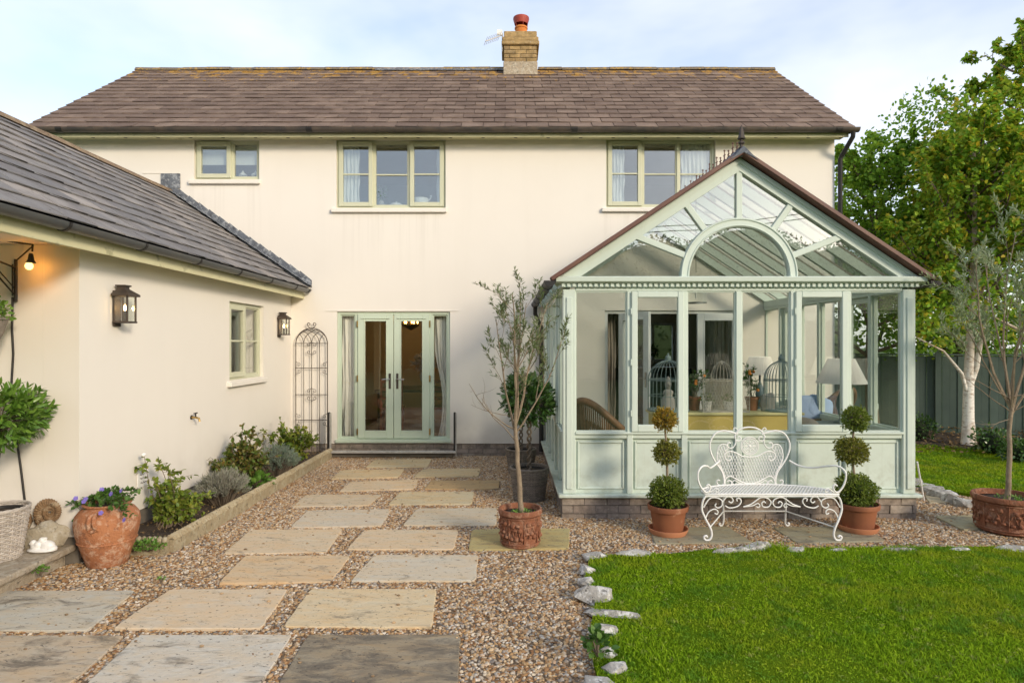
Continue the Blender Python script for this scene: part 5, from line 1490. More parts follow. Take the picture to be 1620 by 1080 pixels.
def rose(lab, pts_px, X, leafm, seed, per, ln, spread=.12, blossoms=0, grp='roses in the flower bed'):
    """pts_px: tips in the photo, the bush stands at depth given by its X line"""
    random.seed(seed)
    (bx, by) = pts_px[0]
    y = X*F/(bx-VX); base = Vector((X, y, .07))
    t = thing('rose_bush', lab, 'shrub', base, 0, grp)
    W = MB(); Lf = MB(); tips = []
    k = y/F
    for (px, py, n) in pts_px[1:]:
        n = int(n*1.6)
        e = Vector(((px-VX)*k, y, H-(py-VY)*k))
        for _ in range(n):
            q = e+Vector((random.gauss(0, spread), random.gauss(0, spread*1.2), random.gauss(0, spread*.8)))
            if q.x < WX+.03: q.x = WX+.04
            q.y = min(q.y, YF-.06); q.z = max(q.z, .12)
            m_ = base.lerp(q, .5)+Vector((random.gauss(0, .03), random.gauss(0, .03), .06))
            st = base+Vector((random.gauss(0, .04), random.gauss(0, .05), 0))
            pl_ = [st, st.lerp(m_, .55), m_, m_.lerp(q, .55)+Vector((0,0,.015)), q]
            W.tube(pl_, [.0045, .004, .0035, .003, .002], 5)
            tips.append(pl_)
            for _k in range(2):
                f = random.uniform(.45, .95); a = pl_[2].lerp(q, f-.3); tw = a+Vector((random.gauss(0, .06), random.gauss(0, .06), random.uniform(.0, .08)))
                W.tube([a, tw], .0018, 4); tips.append([a, a.lerp(tw, .5), tw])
    tip_leaves(Lf, tips, int(per*1.5), ln*1.12, ln*.72, .4, .9, .05, True, .22)
    W.build('stem', M['twig'], t, smooth=60, kind='stuff'); Lf.build('foliage', leafm, t, smooth=180)
    top_ = sorted((t_[-1] for t_ in tips), key=lambda v: -v.z)
    for i in range(blossoms):
        e = top_[i]
        MB().ball(e, .022, .022, .018, 10, 6, .4, i).build('blossom', M['white_clean'], t, smooth=180)
rose('yellow green rose with a tall shoot beside the white plaque', [(268, 850), (248, 722, 1), (246, 735, 2), (254, 765, 3), (262, 790, 5), (290, 795, 7), (310, 792, 6), (275, 815, 8), (300, 815, 8), (285, 780, 6), (255, 800, 5)], -3.12, M['lf_rose'], 5, 9, .046, .06, 1)
rose('tall bushy rose under the wing window sill with reddish leaves', [(375, 790), (395, 685, 4), (372, 710, 6), (360, 728, 7), (388, 735, 8), (410, 725, 7), (378, 750, 8), (402, 705, 4)], -3.12, M['lf_rose2'], 6, 10, .050, .09)
rose('green rose growing up in front of the iron trellis foot', [(455, 745), (478, 672, 4), (445, 690, 5), (460, 700, 7), (490, 695, 6), (470, 715, 6), (500, 690, 3), (438, 680, 2)], -3.03, M['lf_rose'], 7, 10, .054, .095)
def spiky(lab, px, py, X, r_, h, n, leafm, name, cat, ln=.05, grp=None):
    y = X*F/(px-VX); b = Vector((X, y, .07))
    t = thing(name, lab, cat, b, 0, grp)
    W = MB(); Lf = MB(); ps = []; ds = []
    for i in range(n):
        a = random.uniform(0, 6.283); q = math.sqrt(random.random())*r_
        e = b+Vector((q*math.cos(a), q*math.sin(a)*1.1, h*(1-.45*(q/r_)**2)*random.uniform(.75, 1.1)))
        if e.x < WX+.02: e.x = WX+.03
        s = b+Vector((q*.35*math.cos(a), q*.35*math.sin(a), 0))
        m_ = s.lerp(e, .5)+Vector((0, 0, .03))
        W.tube([s, m_, e], [.003, .0025, .0014], 4)
        for f in np.linspace(.25, 1, 9):
            ps.append(list(m_.lerp(e, f))); ds.append(list((e-m_).normalized()))
    ps = np.repeat(np.array(ps), 3, 0); ds = np.repeat(np.array(ds), 3, 0); N = len(ps)
    Lf.leaves(ps+rvec(N)*.008, ds*.9+rvec(N)*.6, rvec(N), rng.uniform(.6, 1.2, N)*ln, .0065)
    W.build('stem', M['twig'], t, kind='stuff'); Lf.build('foliage', leafm, t)
spiky('grey lavender clump with dry stems in the middle of the bed', 352, 800, -2.98, .27, .34, 190, M['lf_lav'], 'lavender', 'shrub')
spiky('low silver green cotton lavender mound near the trellis', 436, 750, -2.92, .30, .38, 210, M['lf_sant'], 'cotton_lavender', 'shrub', .045)
def mound(lab, px, py, X, r_, h, n, ln, leafm, name='ground_cover'):
    y = X*F/(px-VX); b = Vector((X, y, .09))
    t = thing(name, lab, 'plant', b)
    Lf = MB(); u = rvec(n); u[:, 2] = np.abs(u[:, 2])
    ps = np.array(b)+u*np.array([r_, r_, h])*rng.uniform(.5, 1.05, (n, 1))
    Lf.leaves(ps, u+rvec(n)*.7, np.array([0, 0, 1.])+rvec(n)*.6, rng.uniform(.7, 1.2, n)*ln, ln*.85, .3, .15, True)
    Lf.build('foliage', leafm, t, smooth=180)
    stm = MB()
    for i in range(14): stm.tube([b-Vector((0,0,.04)), Vector(ps[i])], .003, 4)
    stm.build('stem', M['twig'], t, kind='stuff')
mound('bright green broad leaved clump between the lavender and the edging', 405, 775, -2.92, .17, .16, 170, .075, M['lf_lime'])
mound('small bright green mat of leaves at the near corner of the bed', 235, 848, -2.93, .13, .055, 420, .022, M['lf_lime'])
mound('leafy weed at the foot of the rocks by the lawn corner', 945, 1048, .475, .07, .10, 70, .045, M['lf_ger'], 'weed')
mound('small weed growing against the porch step', 65, 930, -3.40, .05, .03, 80, .02, M['lf_lime'], 'weed')
mound('tiny weed in the gravel below the terracotta urn', 255, 935, -2.44, .02, .012, 24, .018, M['lf_lime'], 'weed')

# ---- terracotta urn with trailing geranium
u_ = G(170, 903); u_.y += .17; u_.x = (170-VX)*u_.y/F
urn = thing('terracotta_urn', 'large weathered terracotta urn with violet flowers by the wing corner', 'urn', u_)
k = u_.y/F; uh = H-(793-VY)*k
ur = 46*k
MB().lathe([(ur*.58, 0), (ur*.62, .01), (ur*.80, uh*.28), (ur*.95, uh*.52), (ur*1.0, uh*.68), (ur*.96, uh*.80), (ur*.82, uh*.89), (ur*.66, uh*.93), (ur*.64, uh*.955), (ur*.74, uh*.97), (ur*.75, uh*.995), (ur*.70, uh), (ur*.60, uh*.985), (ur*.56, uh*.9)], 44, u_).build('body', M['terra_urn'], urn, smooth=40)
MB().lathe([(0, uh*.95), (ur*.58, uh*.94)], 24, u_).build('soil', M['soil'], urn)
bnd = MB().tube([(u_.x+ur*.885*math.cos(2*math.pi*i/44), u_.y+ur*.885*math.sin(2*math.pi*i/44), uh*.40) for i in range(44)], .006, 6, True); bnd.build('band', M['terra_urn'], urn, smooth=60)
for a in (-1.45, 1.7):
    h_ = MB()
    def on_(aa, zz, q): return Vector((u_.x+q*math.cos(aa), u_.y+q*math.sin(aa), zz))
    for da in (-.05, .09):
        h_.tube([on_(a+da*.6, uh*.90, ur*.83), on_(a+da, uh*.88, ur*1.04), on_(a+da, uh*.80, ur*1.10), on_(a+da*1.2, uh*.72, ur*1.07), on_(a+da*2.2, uh*.66, ur*1.02)], [.014, .017, .017, .015, .008], 8)
    h_.tube([on_(a-.2, uh*.66, ur*1.01), on_(a, uh*.64, ur*1.03), on_(a+.2, uh*.665, ur*1.01)], [.004, .012, .004], 6)
    h_.tube([on_(a, uh*.68, ur*1.02), on_(a, uh*.58, ur*1.0)], [.012, .003], 6)
    h_.build('lug', M['terra_urn'], urn, smooth=60)
ger = thing('geranium', 'trailing geranium with violet flowers growing in the terracotta urn', 'flowers', (u_.x, u_.y, uh))
W = MB(); Lf = MB(); tips = []
ends = [(112, 796, -.06), (212, 786, .06), (218, 778, .1), (118, 800, -.10), (135, 795, -.1), (150, 785, -.15), (165, 780, 0), (185, 782, .05), (200, 785, .0), (205, 800, -.2), (207, 815, -.24), (175, 800, -.22), (160, 795, -.2), (118, 822, -.12), (190, 775, .1), (150, 795, .1), (170, 790, .1)]
top = Vector((u_.x, u_.y, uh))
for (px, py, dy) in ends*2:
    yy = u_.y+dy; q = Vector(((px-VX)*yy/F+random.gauss(0, .015), yy, H-(py-VY)*yy/F+random.gauss(0, .015)))
    m_ = top.lerp(q, .5)+Vector((0, 0, .045)); W.tube([top, m_, q], .002, 4); tips.append([top.lerp(m_, .6), m_, m_.lerp(q, .5), q])
tip_leaves(Lf, tips, 17, .036, .031, .3, .9, .1, True, .1)
W.build('stem', M['twig'], ger, kind='stuff'); Lf.build('foliage', M['lf_ger'], ger, smooth=180)
for (px, py, dy) in [(161, 774, -.05), (192, 776, -.05), (133, 793, -.16), (120, 788, -.14), (160, 811, -.27), (197, 822, -.27), (136, 789, -.15), (176, 781, -.12)]:
    yy = u_.y+dy; c = Vector(((px-VX)*yy/F, yy, H-(py-VY)*yy/F))
    fl = MB(); a = np.arange(5)*1.2566+random.random(); tl = Vector((random.gauss(0, .3), -1, .5)).normalized(); e1 = tl.orthogonal().normalized(); e2 = tl.cross(e1)
    d = np.array([list(e1*math.cos(q)+e2*math.sin(q)+tl*.2) for q in a])
    fl.leaves(np.tile(list(c), (5, 1)), d, np.tile(list(tl), (5, 1)), .021, .021, .1, -.05, True); fl.build('flower', M['petal'], ger, smooth=180)

# ---- ammonite, its stone, white figurine
am = thing('ammonite', 'large brown ribbed ammonite fossil propped against the wing end wall', 'fossil', P(80, 868, 4.94))
ac = P(79, 810, 4.94)
mb = MB(); n = 1100; turns = 3.2; sz = .150
pts = []; rs = []
for i in range(n+1):
    th = turns*2*math.pi*i/n; q = math.exp(.115*(th-turns*2*math.pi))
    rr = sz*.76*q; tr = sz*.27*q*(1+.12*math.cos(th*30.0))
    ph = th+R(205)
    pts.append(ac+Vector((rr*math.cos(ph), .0, rr*math.sin(ph)))); rs.append(tr)
mb.tube(pts, rs, 12)
mb.v = [(x, ac.y+(y-ac.y)*.62, z) for x, y, z in mb.v]
M['fossil'] = stone_mat('fossil', (.27, .17, .09), (.20, .125, .07), (.42, .33, .22), (.07, .045, .03))
mb.build('shell', M['fossil'], am, smooth=70)
M['buff'] = stone_mat('buff_stone', (.46, .40, .30), (.38, .33, .24), (.50, .46, .38), (.20, .17, .12))
MB().ball(P(66, 852, 4.90), .165, .060, .115, 16, 10, .5, 4, .8).build('mount', M['buff'], am, smooth=50)
s2 = thing('dark_stone', 'dark rough stone leaning behind the ammonite base', 'stone', P(38, 870, 4.88))
MB().ball(P(33, 845, 4.94), .10, .04, .15, 14, 10, .6, 9, .85).build('rock', M['fossil'], s2, smooth=50)
fg = thing('figurine', 'small white plaster figurine lying on the porch step', 'figurine', G(62, 876, .156))
fc = G(62, 874, .156); fc.y += .03
mb = MB().ball(fc+Vector((0,0,.014)), .115, .06, .016, 18, 8).ball(fc+Vector((-.035,0,.04)), .050, .042, .036, 14, 8).ball(fc+Vector((.035,.005,.045)), .060, .040, .040, 14, 8).ball(fc+Vector((.075,0,.026)), .04, .035, .022)
mb.ball(fc+Vector((.005,-.005,.088)), .025, .024, .024).ball(fc+Vector((-.058,-.012,.072)), .022, .022, .021).ball(fc+Vector((.026,-.004,.100)), .018, .014, .012).ball(fc+Vector((-.072,-.02,.066)), .014, .012, .010).ball(fc+Vector((-.018,-.012,.055)), .03, .03, .03)
fo = mb.build('figure', M['white_clean'], fg, smooth=180)
rm = fo.modifiers.new('fuse', 'REMESH'); rm.mode = 'VOXEL'; rm.voxel_size = .006; rm.use_smooth_shade = True

# ---- bracket, bulb, cable, hanging basket on the wing end wall
by_ = WY-.002
hb = thing('wall_bracket', 'black iron bracket on the wing end wall under the eaves', 'bracket', P(25, 475, WY))
q = MB().tube([P(25, 410, WY-.02), P(25, 477, WY-.02)], .012, 8).tube([P(20, 418, WY-.03), P(20, 468, WY-.03)], .007, 6)
tip = P(25, 430, WY-.03)
q.tube([P(25, 424, WY-.03), Vector((tip.x-.02, 4.66, P(25, 415, WY).z+.02))], .008, 6).tube([P(22, 465, WY-.03), Vector((tip.x-.02, 4.72, P(25, 424, WY).z))], .007, 6).tube([P(22, 455, WY-.03), Vector((tip.x-.02, 4.78, P(25, 424, WY).z))], .005, 6)
q.build('arm', M['black'], hb, smooth=60)
lm = thing('bulb_light', 'lit bare orange bulb on a black arm under the wing eaves', 'lamp', P(45, 411, WY-.12))
q = MB().tube([P(27, 411, WY-.02), P(50, 391, WY-.1), P(52, 387, WY-.12)], .006, 6).tube([P(-60, 376, WY-.02), P(0, 380, WY-.1), P(52, 387, WY-.12)], .006, 6).tube([P(52, 386, WY-.12), P(51, 398, WY-.12)], .007, 6)
q.build('arm', M['black'], lm, smooth=60)
bp = P(46, 420, WY-.12); q = P(49, 409, WY-.12)
MB().lathe([(.010, .06), (.016, .05), (.022, .01), (.034, -.012), (.030, -.014)], 14, q-Vector((0,0,.02))).build('lamp_holder', M['black'], lm, smooth=50)
MB().ball(bp-Vector((0, 0, .004)), .028, .028, .030, 14, 10).build('bulb', M['bulb_amber'], lm, smooth=180)
ld = bpy.data.lights.new('bulb_glow', 'POINT'); ld.energy = 7; ld.color = (1, .34, .03); ld.shadow_soft_size = .03
lo = bpy.data.objects.new('bulb_glow', ld); COL.objects.link(lo); lo.parent = lm; lo.location = bp-Vector(lm.location)
cb_ = [P(20, 470, WY-.012), P(19, 520, WY-.012), P(21, 560, WY-.012), P(18, 610, WY-.012), P(27, 700, WY-.012), P(33, 740, WY-.012), P(39, 790, WY-.012), P(38, 815, WY-.012), P(36, 850, WY-.012)]
tag(MB().tube(cb_, .0085, 7).build('cable', M['black'], smooth=60), 'black cable running down the wing end wall', 'cable')
hk = thing('hanging_basket', 'wicker hanging basket with small green plants at the left edge', 'basket', (tip.x-.02, 4.72, P(0, 552, 4.72).z))
hc = Vector((tip.x-.02, 4.72, P(0, 552, 4.72).z))
MB().lathe([(0, 0), (.05, .02), (.10, .12), (.128, .22), (.136, .22), (.136, .235), (.115, .235), (.10, .20)], 24, hc).build('bowl', M['wicker'], hk, smooth=50)
q = MB()
for k_ in range(3): q.tube([hc+Vector((
    .13*math.cos(k_*2.09), .13*math.sin(k_*2.09), .23)), Vector((tip.x-.02, 4.72, P(25, 418, WY).z+.01))], .003, 5)
q.build('chain', M['black'], hk)
Lf = MB(); ball_leaves(Lf, hc+Vector((0, 0, .27)), .155, 380, .04, .026, .3, .7, .3, True); Lf.build('foliage', M['lf_lime'], hk, smooth=180)

# ================================================================== IRON TRELLIS
tr_ = thing('iron_trellis', 'dark iron garden trellis with scrolls and arched top beside the doors', 'trellis', (FX(492), YF-.06, 0))
ty_ = YF-.06
k = ty_/F
TX = lambda p: (p-VX)*k
TZ = lambda p: H-(p-VY)*k
def sp2(cx, cz, r0, r1, a0, a1, n=16): return [(cx+(r0+(r1-r0)*i/n)*math.cos(a0+(a1-a0)*i/n), ty_, cz+(r0+(r1-r0)*i/n)*math.sin(a0+(a1-a0)*i/n)) for i in range(n+1)]
xa, xb = TX(468), TX(518); xc = (xa+xb)/2; rz_ = TZ(544); ra = (xb-xa)/2
MB().tube([(xa, ty_, .05), (xa, ty_, rz_)]+[(xc-ra*math.cos(math.pi*i/20), ty_, rz_+ra*1.0*math.sin(math.pi*i/20)) for i in range(1, 20)]+[(xb, ty_, rz_), (xb, ty_, .05)], .0075, 6).build('frame', M['iron'], tr_, smooth=60)
for f in (.25, .5, .75): MB().tube([(xa+(xb-xa)*f, ty_, .08), (xa+(xb-xa)*f, ty_, rz_)], .0055, 6).build('upright', M['iron'], tr_)
for p in (543, 582, 624, 664): MB().tube([(xa-.01, ty_-.008, TZ(p)), (xb+.01, ty_-.008, TZ(p))], .0055, 6).build('crossbar', M['iron'], tr_)
for i, f in enumerate((0, .25, .5, .75)):                 # interlaced arcs in the head
    x = xa+(xb-xa)*f; rr = ra*(1 if f == 0 else .98)
    for sg in (1, -1):
        x0 = xa+(xb-xa)*f if sg == 1 else xb-(xb-xa)*f
        pt_ = [(x0+sg*ra*(1-math.cos(math.pi*.5*j/10))*.95, ty_, rz_+ra*math.sin(math.pi*.5*j/10)*.9) for j in range(11)]
        pt_ = [p for p in pt_ if (p[0]-xc)**2+(p[2]-rz_)**2 <= ra**2*1.02]
        if len(pt_) > 2: MB().tube(pt_, .0045, 5).build('head_arc', M['iron'], tr_)
zt = rz_+ra
for sg in (-1, 1):
    pp = [(xc+sg*.005, ty_, zt-.02), (xc+sg*.04, ty_, zt+.015), (xc+sg*.065, ty_, zt+.05)]
    c = (xc+sg*.04, zt+.06); pp += [(c[0]+sg*(.028-.0018*i)*math.cos(i*.45), ty_, c[1]+(.028-.0018*i)*math.sin(i*.45)) for i in range(12)]
    MB().tube(pp, .0055, 6).build('finial_scroll', M['iron'], tr_, smooth=60)
    for (x, p) in ((xc, 624), (xc, 551), (xa, 582), (xb, 582), (xa, 664), (xb, 664)):
        if (x == xa and sg == -1) or (x == xb and sg == 1): continue
        for vz in (-1, 1):
            q_ = [(x+sg*(.006+.11*t_/8), ty_, TZ(p)+vz*(.06*math.sin(t_/8*math.pi*.5)+.012)) for t_ in range(9)] if 0 else []
            cx_, cz_ = x+sg*.045, TZ(p)+vz*.055
            MB().tube([(x+sg*.004, ty_, TZ(p)+vz*.10), (x+sg*.02, ty_, TZ(p)+vz*.086)]+[(cx_+sg*(.028-.0012*i)*math.cos(1.9-i*.42), ty_, cz_+vz*(.028-.0012*i)*math.sin(1.9-i*.42)) for i in range(16)], .0038, 5).build('scroll', M['iron'], tr_, smooth=60)

# ================================================================== WHITE IRON BENCH
BY0, BY1 = 5.56, 5.95
bench = thing('garden_bench', 'white wrought iron bench with lattice back in front of the conservatory', 'bench', (2.31, 5.75, 0))
bx = 2.31
WH = M['white']
def Bp(x, z, y=BY1): return Vector((bx+x, y, z))
def scroll(c, r0, r1, a0, a1, y, n=20):
    return [Vector((bx+c[0]+(r0+(r1-r0)*i/n)*math.cos(a0+(a1-a0)*i/n), y, c[1]+(r0+(r1-r0)*i/n)*math.sin(a0+(a1-a0)*i/n))) for i in range(n+1)]
def smooth_pts(pts, k=3):
    """Catmull-Rom through the points"""
    P_ = [Vector(p) for p in pts]; out = []
    for i in range(len(P_)-1):
        a, b, c, d = P_[max(i-1, 0)], P_[i], P_[i+1], P_[min(i+2, len(P_)-1)]
        for j in range(k):
            t = j/k
            out.append(.5*((2*b)+(c-a)*t+(2*a-5*b+4*c-d)*t*t+(3*b-a-3*c+d)*t**3))
    out.append(P_[-1])
    return out
def rod(name, pts, r=.008, sm=4, n=7):
    return MB().tube(smooth_pts(pts, sm) if sm else pts, r, n).build(name, WH, bench, smooth=60)
sg_ = (-1, 1)
# back frame: central crown arch and two shoulder loops
kx = BY1/F
def BK(px, py): return Vector(((px-VX)*kx, BY1, H-(py-VY)*kx))
def from_crop(pts): return [BK(1100+a*240/1234, 660+b*210/1080) for a, b in pts]
def mirror(pts):
    m = BK(1100+443*240/1234, 0).x
    return [Vector((2*m-p.x, p.y, p.z)) for p in pts]
bx0 = BK(1100+443*240/1234, 0).x
rod('back_crown', from_crop([(325, 165), (322, 150), (345, 110), (385, 88), (443, 80), (500, 90), (540, 115), (560, 150), (562, 165)]), .0085)
for f in (lambda q: q, mirror):
    rod('back_shoulder', f(from_crop([(345, 135), (300, 122), (230, 108), (165, 130), (125, 190), (118, 250), (140, 320), (175, 380), (215, 440), (232, 500), (235, 570)])), .0085)
    rod('back_scroll', f(from_crop([(325, 165), (330, 182), (350, 192), (368, 182), (370, 165), (355, 155), (345, 165)])), .006)
    rod('back_scroll', f(from_crop([(325, 165), (328, 205), (312, 238), (290, 250), (265, 242), (258, 220), (270, 205), (288, 210)])), .0065)
    rod('back_scroll', f(from_crop([(345, 135), (340, 100), (322, 84), (310, 95), (320, 106)])), .005)
    rod('lattice_edge', f(from_crop([(240, 275), (262, 255), (255, 228), (225, 217), (195, 235), (178, 280), (175, 330), (195, 390), (225, 440), (238, 500), (240, 545)])), .006)
    rod('lattice_scroll', f(from_crop([(240, 275), (235, 260), (240, 245)])), .005)
    rod('lattice_edge', f(from_crop([(443, 322), (380, 315), (330, 288), (285, 275), (245, 290), (238, 325), (265, 352), (290, 340), (285, 318), (266, 316)])), .0065)
    rod('lattice_edge', f(from_crop([(443, 538), (390, 530), (330, 500), (285, 478), (255, 490), (240, 520), (245, 548), (270, 560), (292, 545), (290, 520), (270, 512), (262, 525)])), .0065)
    rod('foot_scroll', f(from_crop([(235, 530), (215, 552), (190, 548), (172, 528), (182, 508), (200, 515)])), .006)
    rod('foot_scroll', f(from_crop([(385, 540), (350, 530), (320, 512), (302, 525), (310, 548), (328, 550), (330, 532)])), .005)
rod('arm_stay', from_crop([(443, 322), (443, 300)]), .005, 0)
# medallion with rosette
mc = BK(1100+441*240/1234, 660+232*210/1080)
for r_ in (.083, .068): MB().tube([mc+Vector((r_*math.cos(2*math.pi*i/28), 0, r_*math.sin(2*math.pi*i/28))) for i in range(28)], .006, 6, True).build('medallion_ring', WH, bench, smooth=60)
md = MB()
for i in range(8):
    a = i*math.pi/4; md.tube([mc, mc+Vector((.035*math.cos(a), -.006, .035*math.sin(a))), mc+Vector((.066*math.cos(a), 0, .066*math.sin(a)))], .004, 5)
    a += .39; c = mc+Vector((.042*math.cos(a), -.003, .042*math.sin(a))); md.tube([c+Vector((.012*math.cos(j*.7), 0, .012*math.sin(j*.7))) for j in range(9)], .0035, 5, True)
md.ball(mc, .016, .010, .016, 10, 8); md.build('rosette', WH, bench, smooth=60)
# lattice of the back: diagonal strips clipped to the panel
zz_ = lambda b: BK(0, 660+b*210/1080).z
xx_ = lambda a: BK(1100+a*240/1234, 0).x-bx0
def top_of(x):
    x = abs(x); a = 443-x/(240/1234*kx)
    return zz_(np.interp(a, [175, 195, 225, 250, 262, 290, 330, 380, 443], [300, 235, 217, 228, 285, 277, 290, 315, 322]))
def bot_of(x):
    x = abs(x); a = 443-x/(240/1234*kx)
    return zz_(np.interp(a, [175, 195, 225, 240, 285, 330, 390, 443], [330, 390, 440, 500, 478, 500, 530, 538]))
lat = MB()
dx_ = .0255; slope = 2.35
for sgn in (-1, 1):
    for i in range(-34, 35):
        seg = []
        for zq in np.linspace(zz_(545), zz_(212), 60):
            x = i*dx_+sgn*(zq-zz_(380))/slope
            ok = abs(x) < abs(xx_(176)) and bot_of(x) < zq < top_of(x)
            if ok: seg.append(Vector((bx0+x, BY1+sgn*.0025, zq)))
            if (not ok or zq > zz_(213)) and seg:
                if len(seg) > 2: lat.tube([seg[0], seg[-1]], .0038, 4)
                seg = []
lat.build('back_lattice', WH, bench, kind='stuff')
# seat: rim and lattice
SZt = .415
hwf, hwb = .588, .43
def seat_front(x): return BY0-.0
def seat_pts():
    fr_ = [Vector((bx+x, BY0, SZt)) for x in np.linspace(-hwf, hwf, 9)]
    bk = [Vector((bx+hwf*math.cos(a), BY0+.05+(BY1-BY0-.05)*math.sin(a)**.8, SZt)) for a in np.linspace(.05, math.pi-.05, 18)]
    return fr_+bk
MB().tube(seat_pts(), .0095, 7, True).build('seat_rim', WH, bench, smooth=60)
MB().tube([Vector((bx-hwf, BY0-.002, SZt-.016)), Vector((bx+hwf, BY0-.002, SZt-.016))], .007, 6).build('front_rail', WH, bench)
sl = MB()
for sgn in (-1, 1):
    for i in range(-40, 41):
        seg = []
        for yq in np.linspace(BY0, BY1, 24):
            x = i*.030+sgn*(yq-BY0-.19)*.62
            s_ = min(max((yq-BY0-.05)/(BY1-BY0-.05), 0), 1)
            lim = hwf*math.cos(math.asin(min(1, s_**(1/.8)))) if s_ > 0 else hwf
            if abs(x) < lim: seg.append(Vector((bx+x, yq, SZt+sgn*.002)))
        if len(seg) > 1: sl.bar(seg[0], seg[-1], .0085, .003)
sl.build('seat_lattice', WH, bench, kind='stuff')
# arms
for sgn in sg_:
    A = lambda x, y, z: Vector((bx+sgn*x, y, z))
    rod('arm', [A(.325, BY1, .640), A(.40, BY1-.05, .600), A(.47, BY1-.15, .600), A(.54, BY0+.09, .645), A(.60, BY0+.03, .655), A(.645, BY0, .615), A(.650, BY0, .55), A(.625, BY0, .48), A(.585, BY0, .435), A(.555, BY0, .44), A(.54, BY0, .475), A(.555, BY0, .50), A(.575, BY0, .488)], .0085)
    rod('arm_scroll', [A(.60, BY0, .432), A(.54, BY0, .437), A(.50, BY0, .465), A(.47, BY0, .455), A(.475, BY0, .435), A(.492, BY0, .440)], .006)
    # front leg: S curve with a scroll foot
    rod('leg', [A(.575, BY0, SZt-.01), A(.605, BY0, .36), A(.615, BY0, .28), A(.585, BY0-.01, .20), A(.545, BY0-.02, .12), A(.535, BY0-.02, .06), A(.555, BY0-.02, .022), A(.590, BY0-.02, .020), A(.603, BY0-.02, .045), A(.585, BY0-.02, .058), A(.574, BY0-.02, .045)], .0095)
    rod('leg', [A(.29, BY1, SZt), A(.295, BY1, .25), A(.29, BY1, .10), A(.295, BY1+.01, .04), A(.315, BY1+.01, .024), A(.33, BY1+.01, .04), A(.318, BY1+.01, .055)], .0085)
    rod('stretcher', [A(.548, BY0-.015, .13), A(.29, BY1, .165)], .006, 0)
    # apron scrolls below the seat
    f = BY0
    rod('apron_scroll', [A(.585, f, .20), A(.555, f, .26), A(.505, f, .285), A(.475, f, .265), A(.482, f, .24), A(.503, f, .25)], .006)
    rod('apron_scroll', [A(.60, f, .30), A(.55, f, .375), A(.49, f, .385), A(.44, f, .36), A(.44, f, .315), A(.475, f, .295), A(.50, f, .315), A(.487, f, .335)], .006)
    rod('apron_scroll', [A(.43, f, .35), A(.40, f, .39), A(.36, f, .39), A(.34, f, .36), A(.36, f, .34), A(.38, f, .355)], .006)
    rod('apron_scroll', [A(.41, f, .315), A(.37, f, .295), A(.30, f, .31), A(.27, f, .35), A(.285, f, .38), A(.31, f, .375), A(.305, f, .355)], .006)
    rod('apron_scroll', [A(.25, f, .305), A(.18, f, .33), A(.10, f, .385), A(.04, f, .38), A(.008, f, .345), A(.03, f, .305), A(.075, f, .305), A(.09, f, .335), A(.07, f, .352), A(.055, f, .338)], .006)
    rod('apron_scroll', [A(.25, f, .305), A(.17, f, .315), A(.125, f, .335), A(.105, f, .315), A(.12, f, .298), A(.137, f, .310)], .005)
rod('stretcher', [Bp(-.29, .165), Bp(.29, .165)], .006, 0)

# ================================================================== INSIDE THE CONSERVATORY
FL = .20
TY = 7.25
KZ = P(0, 650, TY).z
tb = thing('console_table', 'mustard yellow console table standing behind the bench window', 'table', (P(1150, 0, TY).x, TY, FL))
x0, x1 = P(1028, 0, TY).x, P(1262, 0, TY).x
MB().box(x0, x1, TY-.18, TY+.24, KZ-.03, KZ).build('table_top', M['yellow_top'], tb, bevel=.008, seg=2)
MB().box(x0+.03, x1-.03, TY-.15, TY+.21, KZ-.36, KZ-.031).build('apron', M['yellow'], tb, bevel=.004)
for (a, b) in ((x0+.05, TY-.13), (x1-.10, TY-.13), (x0+.05, TY+.14), (x1-.10, TY+.14)):
    MB().prism([(a, b, KZ-.361), (a+.055, b, KZ-.361), (a+.055, b+.055, KZ-.361), (a, b+.055, KZ-.361)][::-1], (0, 0, -(KZ-.361-FL))).build('leg', M['yellow'], tb, bevel=.004)
